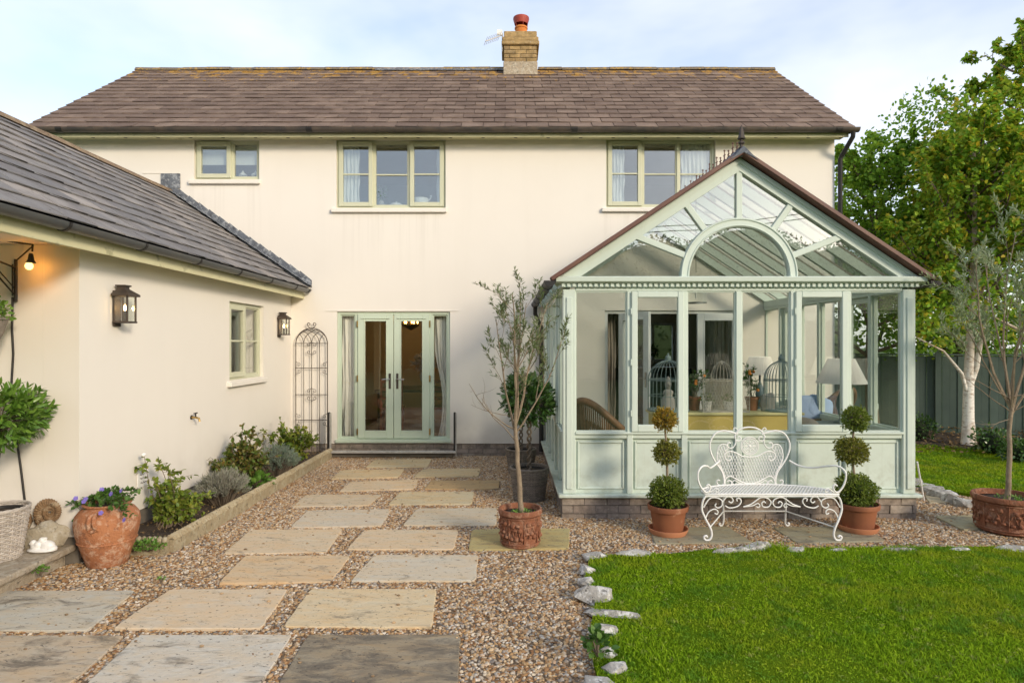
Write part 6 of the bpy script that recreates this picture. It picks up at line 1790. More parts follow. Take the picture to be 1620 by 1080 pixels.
def birdcage(lab, px, w_px, top_px, mat, house_shape=False, yy=TY, nb=26):
    k = yy/F; r_ = w_px*k/2; c = Vector(((px-VX)*k, yy, KZ+.002)); h = H-(top_px-VY)*k-c.z
    t = thing('birdcage', lab, 'birdcage', c, 0, 'birdcages on the console table')
    if not house_shape:
        MB().lathe([(r_*1.04, 0), (r_*1.06, .015), (r_*1.0, .022), (0, .022)], 28, c).build('base', mat, t, smooth=40)
        bar = MB(); hs = h*.52
        for i in range(nb):
            a = 2*math.pi*i/nb
            pts = [(r_, .02), (r_, hs)]+[(r_*math.cos(q), hs+h*.34*math.sin(q)) for q in np.linspace(.15, 1.45, 8)]
            bar.tube([c+Vector((q*math.cos(a), q*math.sin(a), z)) for q, z in pts], .0032, 4)
        bar.build('bar', mat, t, kind='stuff')
        for z in (hs*.5, hs, hs+.012): MB().tube([c+Vector((r_*1.01*math.cos(2*math.pi*i/32), r_*1.01*math.sin(2*math.pi*i/32), z)) for i in range(32)], .004, 5, True).build('hoop', mat, t, smooth=60)
        MB().lathe([(.0, 0), (.042, .004), (.045, .015), (.03, .02), (.036, .04), (.03, .06), (.012, .075), (.014, .085), (.0, .10)], 14, c+Vector((0,0,h*.84))).build('finial', mat, t, smooth=50)
    else:
        d_ = .15; w2 = r_; eave = h*.60; bar = MB()
        n = 30
        for i in range(n+1):
            x = -w2+2*w2*i/n
            for sg in (1, -1):                            # diamond wire mesh on front and rear
                for j in range(10):
                    z0 = eave*j/10; z1 = eave*(j+1)/10; xn = x+(2*w2/n)*(1 if (j % 2 == 0) == (sg > 0) else -1)*.5
                    xs = x if j % 2 == 0 else x
                    for yv in (-d_, d_):
                        if abs(xn) <= w2+.001: bar.tube([c+Vector((x if j % 2 == 0 else xn, yv, z0)), c+Vector((xn if j % 2 == 0 else x, yv, z1))], .0016, 3)
        bar.build('wire_mesh', mat, t, kind='stuff')
        fr = MB()
        for (a, b) in ((-w2, -d_), (w2, -d_), (-w2, d_), (w2, d_)): fr.tube([c+Vector((a, b, 0)), c+Vector((a, b, eave+.06))], .004, 5)
        for z in (.004, eave): fr.tube([c+Vector((a, b, z)) for a, b in ((-w2, -d_), (w2, -d_), (w2, d_), (-w2, d_))], .0045, 5, True)
        for xq in (-w2, -w2*.52, w2*.52):                 # gothic side peaks
            x1_ = xq+w2*.48
            if xq != -w2*.52: fr.tube([c+Vector((xq, -d_, eave)), c+Vector(((xq+x1_)/2, -d_, eave+.10)), c+Vector((x1_, -d_, eave))], .0035, 4)
        for i in range(18):
            a = 2*math.pi*i/18; rr = w2*.46
            fr.tube([c+Vector((rr*math.cos(a)*math.cos(q), d_*.9*math.sin(a)*math.cos(q), eave+(h*.36)*math.sin(q))) for q in np.linspace(0, 1.5, 8)], .0022, 4)
        fr.build('frame', mat, t, kind='stuff')
        MB().box(c.x-w2, c.x+w2, c.y-d_, c.y+d_, c.z, c.z+.006).build('base', mat, t)
        MB().lathe([(.014, 0), (.016, .02), (.006, .03), (.0, .06)], 10, c+Vector((0,0,h-.06))).build('finial', mat, t, smooth=50)
M['cage_white'] = rough_mat('cream_wire', (.62, .58, .50), (.45, .39, .31), 20, .6, .1)
birdcage('tall verdigris birdcage holding a stone figure at the left of the console', 1057, 62, 557, M['verdigris'], yy=TY+.02)
birdcage('cream wire birdcage shaped like a gothic house on the console', 1142, 72, 568, M['cage_white'], True, yy=TY-.02)
birdcage('dark verdigris birdcage at the right end of the console', 1236, 52, 558, M['verdigris'], yy=TY+.0, nb=30)
def stone_bust(px, w_px, h_px, lab, head, yy):
    k = yy/F; c = Vector(((px-VX)*k, yy, KZ+.024 if head else KZ+.002)); h = h_px*k; r_ = w_px*k/2
    t = thing('stone_figure' if head else 'carved_stone', lab, 'ornament', c)
    m = MB()
    if head:
        m.lathe([(r_, 0), (r_*1.05, h*.1), (r_*.95, h*.3), (r_*.6, h*.42), (r_*.75, h*.5), (r_*.7, h*.56), (r_*.35, h*.62)], 14, c, lambda a, z: 1+.12*math.cos(a*2)).ball(c+Vector((0,0,h*.78)), r_*.52, r_*.52, h*.2, 12, 9)
        m.ball(c+Vector((0, -r_*.5, h*.76)), r_*.12, r_*.14, h*.05).ball(c+Vector((0,0,h*.96)), r_*.3, r_*.3, h*.06)
    else:
        m.ball(c+Vector((0,0,h*.47)), r_, r_*.6, h*.5, 16, 12, .5, 3, .8).ball(c+Vector((-.02,-r_*.45,h*.55)), r_*.35, r_*.25, h*.25, 10, 8, .5, 8)
    m.build('carving', M['stonegrey'], t, smooth=60)
stone_bust(1057, 20, 50, 'grey stone figure inside the left verdigris birdcage', True, TY+.02)
stone_bust(1214, 24, 28, 'rough grey carved stone between the orange tree and dark birdcage', False, TY+.02)
def orange_tree(px, lab, seed):
    random.seed(seed)
    yy = TY+.09; k = yy/F; c = Vector(((px-VX)*k, yy, KZ+.002))
    t = thing('orange_tree', lab, 'plant', c, 0, 'small potted orange trees')
    plain_pot(t, c, .082, .155, M['terra_clean'], .25, 24)
    W = MB(); tips = []; Lf = MB()
    for i in range(5): grow(W, c+Vector((0,0,.13)), (random.gauss(0, .35), random.gauss(0, .35), 1), .30*random.uniform(.8, 1.2), .005, 1, dict(n=[5], ang=(25, 60), len=.4, wob=.2, up=.05), tips)
    tip_leaves(Lf, tips, 7, .052, .022, .7, .8, 0, True)
    W.build('stem', M['twig'], t, kind='stuff'); Lf.build('foliage', M['lf_bay_d'], t, smooth=180)
    for i in range(4):
        p = random.choice(tips)[-1]; MB().ball(p+Vector((0, -.02, -.02)), .019, n=10, m=8).build('orange', M['orange'], t, smooth=180)
orange_tree(1098, 'potted orange tree between the verdigris and the gothic birdcages', 3)
orange_tree(1190, 'potted orange tree behind the right end of the gothic birdcage', 9)
def small_pot(px, lab):
    yy = TY-.02; k = yy/F; c = Vector(((px-VX)*k, yy, KZ+.008))
    t = thing('patterned_pot', lab, 'plant pot', c, 0, 'patterned pots in the gothic cage')
    MB().lathe([(.045, 0), (.06, .11), (.056, .11), (.05, .08)], 18, c).build('pot', M['patt'], t, smooth=40)
    Lf = MB(); ball_leaves(Lf, c+Vector((0,0,.14)), .07, 70, .035, .016, .2, .7); Lf.build('foliage', M['lf_ger'], t)
def patt():
    t = NT('patterned_china')
    v = t.n('ShaderNodeTexVoronoi', {'Vector': t.pos(), 'Scale': 90.}).outputs[0]
    return t.done(t.bsdf(t.ramp(v, [(.32, (.10, .10, .11)), (.45, (.75, .73, .70))]), .35))
M['patt'] = patt()
small_pot(1118, 'left patterned white pot inside the gothic birdcage'); small_pot(1153, 'right patterned white pot inside the gothic birdcage')
# lamps with pleated shades
def table_lamp(px, py_top, py_bot, rt, rb, yy, lab, base_z):
    k = yy/F; c = Vector(((px-VX)*k, yy, base_z)); z0, z1 = H-(py_bot-VY)*k, H-(py_top-VY)*k
    t = thing('table_lamp', lab, 'lamp', c, 0, 'lamps with white pleated shades')
    MB().lathe([(rb*k, z0-c.z), (rt*k, z1-c.z), (rt*k-.004, z1-c.z), (rb*k-.004, z0-c.z)], 120, c, lambda a, z: 1+.012*math.cos(a*40)).build('shade', M['shade'], t, smooth=60)
    MB().lathe([(.085, 0), (.09, .012), (.03, .03), (.022, .06), (.06, (z0-c.z)*.45), (.05, (z0-c.z)*.62), (.014, (z0-c.z)*.8), (.012, z1-c.z-.03), (0, z1-c.z-.03)], 18, c).build('base', M['blue_paint'], t, smooth=50)
    ld = bpy.data.lights.new('shade_fill_light', 'POINT'); ld.energy = 2.2; ld.color = (1, .93, .84); ld.shadow_soft_size = .03  # added fill that whitens the shade; the lamp itself only stands in daylight
    lo = bpy.data.objects.new('shade_fill_light', ld); COL.objects.link(lo); lo.parent = t; lo.location = (0, 0, (z0+z1)/2-base_z)
sh = NT('pleated_shade'); a_ = sh.bsdf((.82, .80, .75), .8); b_ = sh.n('ShaderNodeBsdfTranslucent', {0: (.82, .80, .75, 1)}).outputs[0]
M['shade'] = sh.done(sh.n('ShaderNodeMixShader', {0: .4, 1: a_, 2: b_}).outputs[0])
T2 = P(1330, 668, 7.5).z
table_lamp(1331, 567, 606, 19, 37, 7.5, 'large white pleated lamp shade on the blue grey table', T2)
T3 = .80
table_lamp(1202, 564, 592, 16, 25, 8.9, 'white pleated lamp shade seen behind the console table', T3)
st2 = thing('side_table', 'small dark table behind the console carrying the farther lamp', 'table', (P(1202, 0, 8.9).x, 8.9, FL))
cx_ = P(1202, 0, 8.9).x
MB().lathe([(.0, 0), (.30, 0), (.30, .025), (0, .025)], 24, (cx_, 8.9, T3-.027)).build('table_top', M['dark_wood'], st2, smooth=40)
MB().lathe([(.20, 0), (.05, .03), (.03, .3), (.04, T3-.027-FL)], 14, (cx_, 8.9, FL)).build('pedestal', M['dark_wood'], st2, smooth=40)
bt = thing('blue_table', 'blue grey painted side table under the large lamp', 'table', (P(1318, 0, 7.5).x, 7.5, FL))
ax, ay = P(1318, 0, 7.5).x, 7.5
MB().box(ax-.26, ax+.30, ay-.20, ay+.20, T2-.028, T2-.002).build('table_top', M['blue_paint'], bt, bevel=.006)
MB().box(ax-.23, ax+.27, ay-.17, ay+.17, T2-.15, T2-.029).build('drawer', M['blue_paint'], bt, bevel=.006)
for (a, b) in ((-.22, -.16), (.23, -.16), (-.22, .13), (.23, .13)): MB().box(ax+a, ax+a+.035, ay+b, ay+b+.035, FL, T2-.151).build('leg', M['blue_paint'], bt, bevel=.004)
MB().tube([(ax-.03, ay-.178, T2-.07), (ax-.03, ay-.185, T2-.10), (ax+.03, ay-.185, T2-.10), (ax+.03, ay-.178, T2-.07)], .005, 6).build('handle', M['chrome'], bt)
# wicker armchairs: curved shell of rods over a rim, seat, cushion
def wicker_chair(lab, cx, cy, rz, sc=1.0):
    t = thing('wicker_armchair', lab, 'armchair', (cx, cy, FL), rz, 'wicker armchairs')
    n = 64; W = MB(); rimp = []; midp = []; lowp = []
    for i in range(n+1):
        a = R(-20)+R(220)*i/n                             # opens towards -Y
        q = math.sin(max(0, min(math.pi, a)))
        zt = (.62+.38*max(0, math.sin(a))**2.2)*sc
        r0, r1 = .30*sc, (.37+.03*q)*sc
        lo = Vector((r0*math.cos(a), r0*math.sin(a)+.05, .10*sc)); hi = Vector((r1*math.cos(a), (r1+.06*q)*math.sin(a)+.05, zt))
        md_ = lo.lerp(hi, .5)+Vector((math.cos(a), math.sin(a), 0))*.03
        W.tube([lo, md_, hi], .0095, 5); rimp.append(hi); midp.append(md_); lowp.append(lo.lerp(md_, .7))
    for sgn in (-3, 3):                                   # slanting canes between the uprights
        for i in range(0, n+1, 2):
            j = i+sgn
            if 0 <= j <= n: W.tube([lowp[i], midp[j].lerp(rimp[j], .6)], .006, 4)
    W.build('rod', M['rattan'], t, local=True, kind='stuff')
    MB().tube(rimp, .042*sc, 9).build('rim', M['rattan'], t, smooth=60, local=True)
    for pp in (midp, lowp): MB().tube(pp, .011, 6).build('band', M['rattan'], t, smooth=60, local=True)
    MB().lathe([(.0, .34*sc), (.31*sc, .34*sc), (.315*sc, .36*sc), (.31*sc, .39*sc), (0, .39*sc)], 28, (0, .03, 0)).build('seat', M['rattan'], t, smooth=40, local=True)
    MB().ball((0, 0, .44*sc), .29*sc, .29*sc, .065*sc, 20, 10, .1, 2, .7).build('cushion', M['stripe'], t, smooth=180, local=True)
    for (a, b) in ((-.22, -.2), (.22, -.2), (-.2, .25), (.2, .25)): MB().tube([(a*sc, b*sc, 0), (a*sc, b*sc, .36*sc)], .02, 8).build('leg', M['rattan'], t, smooth=60, local=True)
def stripe():
    t = NT('striped_cloth'); w_ = t.n('ShaderNodeTexWave', {'Vector': t.pos(), 'Scale': 9.})
    return t.done(t.bsdf(t.ramp(w_.outputs[0], [(.45, (.66, .64, .60)), (.5, (.30, .30, .33))]), .9))
M['stripe'] = stripe()
wicker_chair('wicker armchair with striped cushion behind the leftmost conservatory window', P(962, 0, 7.1).x, 7.1, R(138), .93)
wicker_chair('wicker armchair facing away behind the farther lamp and cushions', P(1292, 0, 8.75).x, 8.75, R(205), .95)
sf = thing('sofa_throw', 'beige cloth covered stool beside the blue table', 'stool', (P(1275, 0, 7.25).x, 7.25, FL))
cc = P(1272, 0, 7.25).x; zt = P(0, 660, 7.25).z
MB().ball((cc, 7.25, (FL+zt)/2), .17, .19, (zt-FL)/2, 20, 14, .15, 5, .55).build('cloth_cover', M['beige_cloth'], sf, smooth=180)
for i, (px, lab) in enumerate(((1276, 'blue cushion on its edge beside the wicker armchair'), (1296, 'pale blue cushion leaning with pointed corners in front of armchair'))):
    c = P(px, 645, 8.15)
    tag(MB().ball((0, 0, 0), .17, .05, .16, 20, 12, .1, i, .6).build('cushion', M['blue_cloth'], smooth=180, M=Matrix.Translation(c) @ Matrix.Rotation(.35*i-.1, 4, 'Y') @ Matrix.Rotation(-.35, 4, 'X')), lab, 'cushion', 'cushions in the conservatory')
crate = thing('cushion_bench', 'low wicker bench under the blue cushions', 'bench', (P(1285, 0, 8.2).x, 8.2, FL))
c_ = P(1285, 0, 8.2).x; zb = P(1285, 658, 8.2).z
MB().box(c_-.28, c_+.28, 8.05, 8.45, zb-.28, zb-.02).build('seat', M['rattan'], crate, bevel=.01)
for (a, b) in ((-.25, 8.08), (.22, 8.08), (-.25, 8.38), (.22, 8.38)): MB().box(c_+a, c_+a+.03, b, b+.03, FL, zb-.281).build('leg', M['rattan'], crate)

# ================================================================== INSIDE THE HOUSE
def curtain(lab, x0, x1, z0, z1, y, folds, mat, amp=.03, pinch=None, grp='curtains'):
    mb = MB(); n = folds*8; rows = 14
    for j in range(rows+1):
        f = j/rows
        for i in range(n+1):
            u = i/n; xa_, xb_ = x0, x1
            if pinch: 
                s_ = math.exp(-((f-pinch[1])/.28)**2)
                if pinch[0] > 0: xa_ = x0+(x1-x0)*.55*s_
                else: xb_ = x1-(x1-x0)*.55*s_
            a = amp*(.6+.4*math.sin(j*.7+u*5))
            mb.v.append((xa_+(xb_-xa_)*u+.008*math.sin(j*1.1+i*.5), y+a*math.sin(u*folds*2*math.pi+.5*math.sin(j*.6)), z0+(z1-z0)*f))
    for j in range(rows):
        for i in range(n): mb.f.append((j*(n+1)+i, j*(n+1)+i+1, (j+1)*(n+1)+i+1, (j+1)*(n+1)+i))
    o = mb.build('curtain', mat, smooth=180)
    sm = o.modifiers.new('thickness', 'SOLIDIFY'); sm.thickness = .004
    return tag(o, lab, 'curtain', grp)
yi = YF+.16
curtain('beige curtain hanging in the left sidelight of the french doors', FX(538), FX(566), .22, 2.20, yi, 4, M['curtain'], .03)
curtain('beige curtain drawn aside in the right sidelight of the french doors', FX(686), FX(710), .22, 2.20, yi, 4, M['curtain'], .03, (1, .3))
z0, z1 = W2[2]+.03, W2[3]-.03
curtain('cream curtain at the left of the three pane upstairs window', FX(537), FX(566), z0, z1, yi-.04, 5, M['curtain_w'], .02)
curtain('cream curtain at the right of the three pane upstairs window', FX(690), FX(702), z0, z1, yi-.04, 2, M['curtain_w'], .02)
curtain('white net curtain at the left of the upstairs window above the conservatory', FX(964), FX(990), z0, z1, yi-.04, 5, M['curtain_w'], .02)
curtain('white net curtain at the right of the upstairs window above the conservatory', FX(1082), FX(1128), z0, z1, yi-.04, 7, M['curtain_w'], .02)
curtain('long grey curtain at the left of the inner doorway in the conservatory', FX(959), FX(980), .22, 2.25, YF+.36, 4, M['beige_cloth'], .03)
curtain('dark curtain at the right of the inner doorway behind the white door', FX(1142), FX(1166), .22, 2.25, YF+.36, 4, M['beige_cloth'], .03)
bl = thing('roman_blind', 'white blind half lowered in the small upstairs window', 'blind', (FX(358), yi, W1[3]-.25))
for i in range(3): MB().box(W1[0]+.05, W1[1]-.05, yi-.02-.004*i, yi-.012-.004*i, W1[3]-.06-.10*(i+1), W1[3]-.06-.10*i+.01).build('fold', M['curtain_w'], bl, bevel=.003)
def mini_lantern(px, lab):
    c = Vector((FX(px)*1.01, YF+.20, W1[2]+.002)); t = thing('small_lantern', lab, 'ornament', c, 0, 'white lanterns on the window sill')
    m = MB()
    for i in range(8): a = i*.785; m.box(c.x+.05*math.cos(a)-.005, c.x+.05*math.cos(a)+.005, c.y+.05*math.sin(a)-.005, c.y+.05*math.sin(a)+.005, c.z, c.z+.11)
    m.build('cage', M['white_clean'], t, kind='stuff')
    MB().lathe([(.062, 0), (.062, .012), (0, .012)], 12, c).build('base', M['white_clean'], t)
    MB().lathe([(.066, .11), (.062, .125), (.022, .155), (.02, .17), (.008, .175), (.0, .20)], 12, c).build('roof', M['white_clean'], t, smooth=40)
mini_lantern(380, 'white ornamental lantern at the middle of the small window sill'); mini_lantern(400, 'white ornamental lantern at the right of the small window sill')
c = Vector((FX(342)*1.01, YF+.2, W1[2]+.002)); t = thing('white_basket', 'long white basket with two looped ends on the small window sill', 'basket', c)
MB().box(c.x-.13, c.x+.13, c.y-.05, c.y+.05, c.z, c.z+.075).build('body', M['white_clean'], t, bevel=.012)
for s_ in (-1, 1): MB().tube([c+Vector((s_*.12+.035*math.cos(a), 0, .07+.075*math.sin(a))) for a in np.linspace(0, math.pi, 9)], .006, 6).build('handle', M['white_clean'], t)
c = Vector((FX(664)*1.01, YF+.2, W2[2]+.03)); t = thing('white_bucket', 'white bucket with two upright ears on the upstairs sill', 'bucket', c)
MB().lathe([(.10, 0), (.125, .16), (.118, .16), (.10, .03)], 20, c).build('body', M['white_clean'], t, smooth=40)
for s_ in (-1, 1): MB().tube([c+Vector((s_*.12, 0, .12)), c+Vector((s_*.16, 0, .17)), c+Vector((s_*.175, 0, .215)), c+Vector((s_*.15, 0, .20))], .009, 6).build('handle', M['white_clean'], t, smooth=60)
c = Vector((FX(625)*1.01, YF+.2, W2[2]+.03)); t = thing('white_dish', 'low white lidded dish on the middle of the upstairs sill', 'dish', c)
MB().lathe([(.08, 0), (.12, .05), (.118, .055)], 20, c).build('bowl', M['white_clean'], t, smooth=40); MB().lathe([(.115, .055), (.07, .085), (.01, .10), (.012, .115), (0, .12)], 20, c).build('lid', M['white_clean'], t, smooth=40)
c = Vector((FX(601)*1.01, YF+.2, W2[2]+.03)); t = thing('sill_plant', 'small plant in a grey vase on the upstairs sill', 'plant', c)
MB().lathe([(.04, 0), (.06, .06), (.035, .12), (.04, .13)], 16, c).build('vase', M['stonegrey'], t, smooth=40)
Lf = MB(); ball_leaves(Lf, c+Vector((0,0,.25)), .11, 60, .06, .018, .2); Lf.build('foliage', M['lf_ger'], t)
# dining room behind the french doors
dt_ = thing('dining_table', 'dark wooden table in the room behind the french doors', 'table', (-1.65, 11.6, .2))
MB().box(-2.35, -.85, 11.0, 12.2, .90, .94).build('table_top', M['dark_wood'], dt_, bevel=.006)
for (a, b) in ((-2.3, 11.05), (-.97, 11.05), (-2.3, 12.08), (-.97, 12.08)): MB().box(a, a+.07, b, b+.07, .2, .899).build('leg', M['dark_wood'], dt_)
def dining_chair(x, y, rz, lab):
    t = thing('dining_chair', lab, 'chair', (x, y, .2), rz, 'chairs in the dining room')
    MB().box(-.2, .2, -.2, .2, .43, .47).build('seat', M['red_wood'], t, local=True, bevel=.01)
    for (a, b) in ((-.18, -.18), (.15, -.18)): MB().box(a, a+.035, b, b+.035, 0, .429).build('leg', M['red_wood'], t, local=True)
    for a in (-.19, .155): MB().box(a, a+.035, .16, .195, 0, .429).build('leg', M['red_wood'], t, local=True); MB().box(a, a+.035, .162, .193, .471, .95).build('back_post', M['red_wood'], t, local=True)
    for z in (.6, .75, .88): MB().box(-.155, .155, .168, .187, z, z+.05).build('back_rail', M['red_wood'], t, local=True)
dining_chair(-2.0, 10.85, R(185), 'reddish wooden chair behind the left french door leaf'); dining_chair(-1.2, 10.9, R(170), 'reddish wooden chair behind the right french door leaf')
vs = thing('flower_vase', 'white urn vase of pale flowers on the dining table', 'vase', (-1.5, 11.3, .942))
MB().lathe([(.05, 0), (.06, .02), (.03, .06), (.09, .16), (.10, .26), (.085, .30), (.09, .31), (.08, .31)], 20, (-1.5, 11.3, .942), lambda a, z: 1+.05*math.cos(a*10)).build('vase', M['white_clean'], vs, smooth=50)
Lf = MB(); ball_leaves(Lf, (-1.5, 11.3, 1.42), .21, 260, .07, .045, .3, .8, .2, True, .3); Lf.build('blossoms', M['curtain_w'], vs)
cd_ = thing('chandelier', 'small lit chandelier with amber bulbs behind the french doors', 'lamp', (P(650, 512, 11.4).x, 11.4, P(650, 512, 11.4).z))
ccn = P(650, 512, 11.4)
MB().tube([(ccn.x, 11.4, 2.44), (ccn.x, 11.4, ccn.z-.1)], .008, 6).lathe([(.0, -.12), (.05, -.1), (.16, -.03), (.165, -.02), (.0, -.06)], 16, ccn).build('frame', M['brass'], cd_)
for i in range(5):
    a = i*1.2566; p = ccn+Vector((.12*math.cos(a), .12*math.sin(a), 0)); MB().lathe([(.005, 0), (.017, .025), (.0, .07)], 8, p).build('bulb', M['bulb_dim'], cd_, smooth=180)
ld = bpy.data.lights.new('chandelier_light', 'POINT'); ld.energy = 6; ld.color = (1, .55, .2); ld.shadow_soft_size = .1
lo = bpy.data.objects.new('chandelier_light', ld); COL.objects.link(lo); lo.parent = cd_; lo.location = (0, 0, .12)
# dark dresser and plants in the room behind the conservatory
dr = thing('dresser', 'dark cabinet in the room beyond the conservatory doorway', 'cabinet', (3.05, 13.6, .2))
MB().box(2.35, 3.9, 13.5, 14.0, .2, 1.22).build('body', M['blue_paint'], dr, bevel=.01)
for i in range(3): MB().box(2.40+i*.5, 2.85+i*.5, 13.485, 13.499, .3, 1.1).build('door', M['blue_paint'], dr, bevel=.006)
MB().box(2.3, 3.95, 13.45, 14.02, 1.221, 1.25).build('table_top', M['white_clean'], dr, bevel=.005)
for (px, lab) in ((1018, 'round leafed plant in a glass at the left of the cabinet'), (1030, 'round leafed plant in a glass at the right of the cabinet')):
    c = P(px, 560, 13.7); c.z = 1.251
    t = thing('vase_plant', lab, 'plant', c); MB().lathe([(.05, 0), (.06, .12), (.05, .16)], 14, c).build('vase', M['white_clean'], t, smooth=40)
    Lf = MB(); ball_leaves(Lf, c+Vector((0, 0, .34)), .13, 140, .07, .05, .2); Lf.build('foliage', M['lf_bay_d'], t)
tb2 = thing('prop_stick', 'thin white rod leaning against the right corner of the conservatory', 'rod', G(1461, 788))
MB().tube([G(1462, 792)+Vector((0,0,.0)), P(1451, 730, 6.9)], .009, 7).build('rod', M['white'], tb2)

# ================================================================== FENCE, TREES, HEDGES
fn = thing('garden_fence', 'dark green stained board fence behind the birch trees', 'fence', (8.5, 12.0, 0))
fa, fb = Vector((4.7, 14.6, 0)), Vector((15.0, 9.6, 0))
fd_ = (fb-fa).normalized(); nb_ = int((fb-fa).length/.13); ang = math.atan2(fd_.y, fd_.x)
bm_ = [mesh_of(MB().box(-.063, .063, -.011, .011, 0, 1.52+random.uniform(-.006, .006)), 'board', M['fence']) for _ in range(4)]
for i in range(nb_):
    p = fa+fd_*(.13*(i+.5)); inst(random.choice(bm_), 'board', fn, Matrix.Translation((p.x, p.y, -.02)) @ Matrix.Rotation(ang+random.gauss(0, .006), 4, 'Z') @ Matrix.Translation((0, .012*(i % 2), 0)))
for i in range(7):
    p = fa+fd_*(i*1.9+.55); MB().box(-.05, .05, -.075, -.012, -.05, 1.62).build('post', M['fence'], fn, M=Matrix.Translation(p) @ Matrix.Rotation(ang, 4, 'Z'))
MB().bar(fa+Vector((0, 0, 1.53)), fb+Vector((0, 0, 1.53)), .07, .03).build('cap_rail', M['fence'], fn)
def tree(lab, base, top_z, trunk_r, limbs, leafm, seed, per, ln, wd, barkm, crown_from, lean=(0, 0), limb_len=2.0, cfg=None, lobes=(), name='birch_tree', lobe_n=950):
    random.seed(seed)
    base = Vector(base); t = thing(name, lab, 'tree', base, 0, 'trees by the fence')
    W = MB(); Bm = MB(); Lf = MB(); tips = []
    n = 12; hgt = top_z-base.z
    tr = [base+Vector((lean[0]*f+.05*math.sin(f*5+seed), lean[1]*f+.05*math.cos(f*4+seed), hgt*f)) for f in np.linspace(0, 1, n+1)]
    W.tube(tr, [trunk_r*(1.25 if i == 0 else 1-.80*i/n) for i in range(n+1)], 10)
    if name == 'birch_tree':
        q0 = tr[0].lerp(tr[3], .75)
        W.tube([q0, q0+Vector((.10, -.03, .35)), q0+Vector((.17, -.05, .9)), q0+Vector((.30, -.06, 1.7))], [trunk_r*.55, trunk_r*.5, trunk_r*.42, trunk_r*.25], 8)
        W.tube([q0-Vector((0, 0, .2)), q0+Vector((-.16, -.05, .25)), q0+Vector((-.5, -.1, .62)), q0+Vector((-.95, -.1, .85))], [trunk_r*.36, trunk_r*.3, trunk_r*.22, trunk_r*.1], 7)
    cfg = cfg or dict(n=[5, 6], ang=(25, 60), len=.48, wob=.16, up=.05, t0=.25, rk=.5, taper=.3)
    for k_ in range(limbs):
        f = crown_from+(.97-crown_from)*(k_+random.random()*.8)/limbs; i = min(int(f*n), n-1); q = tr[i].lerp(tr[i+1], f*n-i)
        a = k_*2.399+random.random(); el = random.uniform(.35, 1.0)
        L_ = limb_len*(1.15-.75*max(0, f-crown_from)/(1-crown_from))*random.uniform(.75, 1.15)
        grow(Bm, q, (math.cos(a), math.sin(a), el), L_, trunk_r*.36*(1.1-.6*f), 2, cfg, tips, 7)
    tip_leaves(Lf, tips, per, ln, wd, .5, .9, -.25, True)
    for (c, r_) in lobes: ball_leaves(Lf, c, r_, int(lobe_n*r_*r_), ln, wd, .25, .9, .35, True, .3, -.1)
    W.build('trunk', barkm, t, smooth=60); Bm.build('branch', M['bark_b'], t, kind='stuff'); Lf.build('crown', leafm, t)
tp_ = lambda px, py, y: P(px, py, y)
tree('white trunked birch standing in the bed before the green fence', P(1537, 703, 10.6), 5.1, .092, 28, M['lf_tree'], 11, 19, .088, .066, M['birch'], .42, (.10, .1), 1.75,
     lobes=[(tp_(1480, 520, 10.3), .40), (tp_(1592, 505, 10.2), .42), (tp_(1500, 470, 10.3), .5), (tp_(1455, 500, 10.4), .35), (tp_(1505, 270, 11.0), .75), (tp_(1540, 190, 11.0), .6), (tp_(1560, 300, 10.6), .9), (tp_(1500, 370, 10.6), .75), (tp_(1590, 420, 10.2), .7)])
tree('tall birch whose yellowing crown fills the upper right corner', (9.35, 11.2, .05), 7.2, .14, 30, M['lf_tree'], 14, 20, .088, .066, M['birch'], .26, (.1, .1), 2.3,
     lobes=[(tp_(1600, 200, 10.9), .9), (tp_(1610, 330, 10.9), 1.0), (tp_(1560, 230, 11.1), .7)])
tree('darker bushy tree between the house corner and the birch', (7.45, 12.9, .05), 5.6, .12, 30, M['lf_tree2'], 17, 19, .085, .062, M['bark_b'], .22, (-.1, 0), 1.9, name='bushy_tree',
     lobes=[(tp_(1352, 275, 12.6), .5), (tp_(1395, 245, 12.5), .6), (tp_(1440, 205, 12.3), .65), (tp_(1475, 170, 12.0), .55), (tp_(1335, 400, 12.8), .55), (tp_(1380, 340, 12.5), 1.0), (tp_(1420, 400, 12.3), .95), (tp_(1360, 430, 12.5), .8), (tp_(1440, 290, 12.5), .75), (tp_(1450, 480, 12.2), .8), (tp_(1345, 330, 12.8), .6), (tp_(1480, 330, 12.4), .8), (tp_(1400, 500, 12.6), .8)])
tree('dense dark tree standing behind the fence beyond the birches', (9.6, 13.6, .05), 5.8, .14, 26, M['lf_tree2'], 19, 17, .092, .07, M['bark_b'], .2, (0, 0), 2.2, name='dense_tree',
     lobes=[(tp_(1500, 470, 13.2), 1.1), (tp_(1580, 480, 13.2), 1.2), (tp_(1540, 350, 13.4), 1.2), (tp_(1470, 520, 13.2), .8), (tp_(1610, 540, 13.0), .9), (tp_(1440, 540, 13.4), .8), (tp_(1520, 560, 13.4), .9), (tp_(1580, 560, 13.4), .9), (tp_(1640, 480, 13.4), 1.0)])
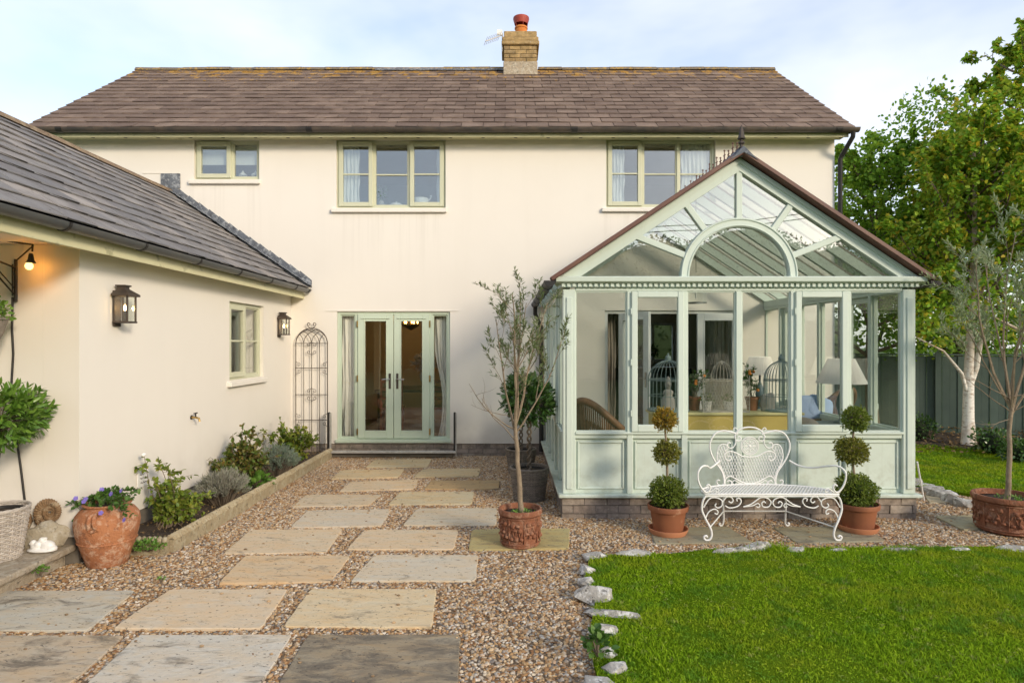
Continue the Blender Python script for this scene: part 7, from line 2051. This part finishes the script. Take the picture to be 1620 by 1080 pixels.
def low_shrub(lab, c, r_, h, seed):
    t = thing('low_shrub', lab, 'shrub', (c.x, c.y, .06), 0, 'shrubs below the fence')
    Lf = MB(); ball_leaves(Lf, (c.x, c.y, .05+h*.5), r_, 420, .06, .035, .3, h/r_*.55, .35, True); Lf.build('foliage', M['lf_bay_d'], t)
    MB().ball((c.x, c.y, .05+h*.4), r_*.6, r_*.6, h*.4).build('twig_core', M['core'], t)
low_shrub('small dark shrub at the foot of the birch', G(1570, 722), .30, .40, 1)
low_shrub('dark low shrub below the fence close to the conservatory corner', G(1452, 700), .28, .45, 2)
low_shrub('dark low shrub at the right edge below the fence', G(1612, 735), .25, .30, 3)
def leaf_bank(name, lab, segs, depth, n, ln, seed):
    """a hedge or wood that reads as one mass; segs: list of (x, y, height)"""
    rg = np.random.default_rng(seed); mb = MB(); ps = []
    for (x, y, h, r_) in segs:
        u = rg.normal(size=(n, 3)); u /= np.linalg.norm(u, axis=1, keepdims=True)
        p = u*np.array([r_, depth, h*.5])*rg.uniform(.93, 1.03, (n, 1)); p[:, 2] += h*.5; p += [x, y, 0]; ps.append(p)
    ps = np.concatenate(ps); ps = ps[ps[:, 2] > 0]; N = len(ps)
    d = rg.normal(size=(N, 3)); nr = rg.normal(size=(N, 3))
    mb.leaves(ps, d, nr, rg.uniform(.6, 1.3, N)*ln, ln*.8)
    for (x, y, h, r_) in segs: mb.ball((x, y, h*.46), r_*.97, depth*.95, h*.50, 22, 16, .12, x)
    return tag(mb.build(name, M['hedge'], kind='stuff'), lab, 'trees')
random.seed(4)
leaf_bank('far_trees', 'dark line of trees across the field, seen reflected in the glass', [(-34+i*4.2, -21+random.uniform(-2, 2), random.uniform(6.9, 8.0), 4.6) for i in range(17)], 2.2, 4200, .17, 5)
leaf_bank('rear_hedge', 'hedge and trees in the garden behind the house', [(-4+i*2.6, 20+random.uniform(-.5, .5), random.uniform(2.6, 3.4), 2.0) for i in range(6)], 1.0, 900, .16, 6)
pole = thing('utility_pole', 'wooden pole with wires in the field, seen reflected in glass', 'pole', (2.0, -13, 0))
MB().tube([(.9, -13, 0), (.9, -13, 6.6)], [.13, .09], 8).build('post', M['bark_b'], pole)
for z in (6.3, 6.1): MB().tube([(-12, -16, z+1), (-5, -14.5, z+.2), (.9, -13, z), (8, -12, z+.1), (16, -11, z+.9)], .02, 5).build('wire', M['black'], pole)
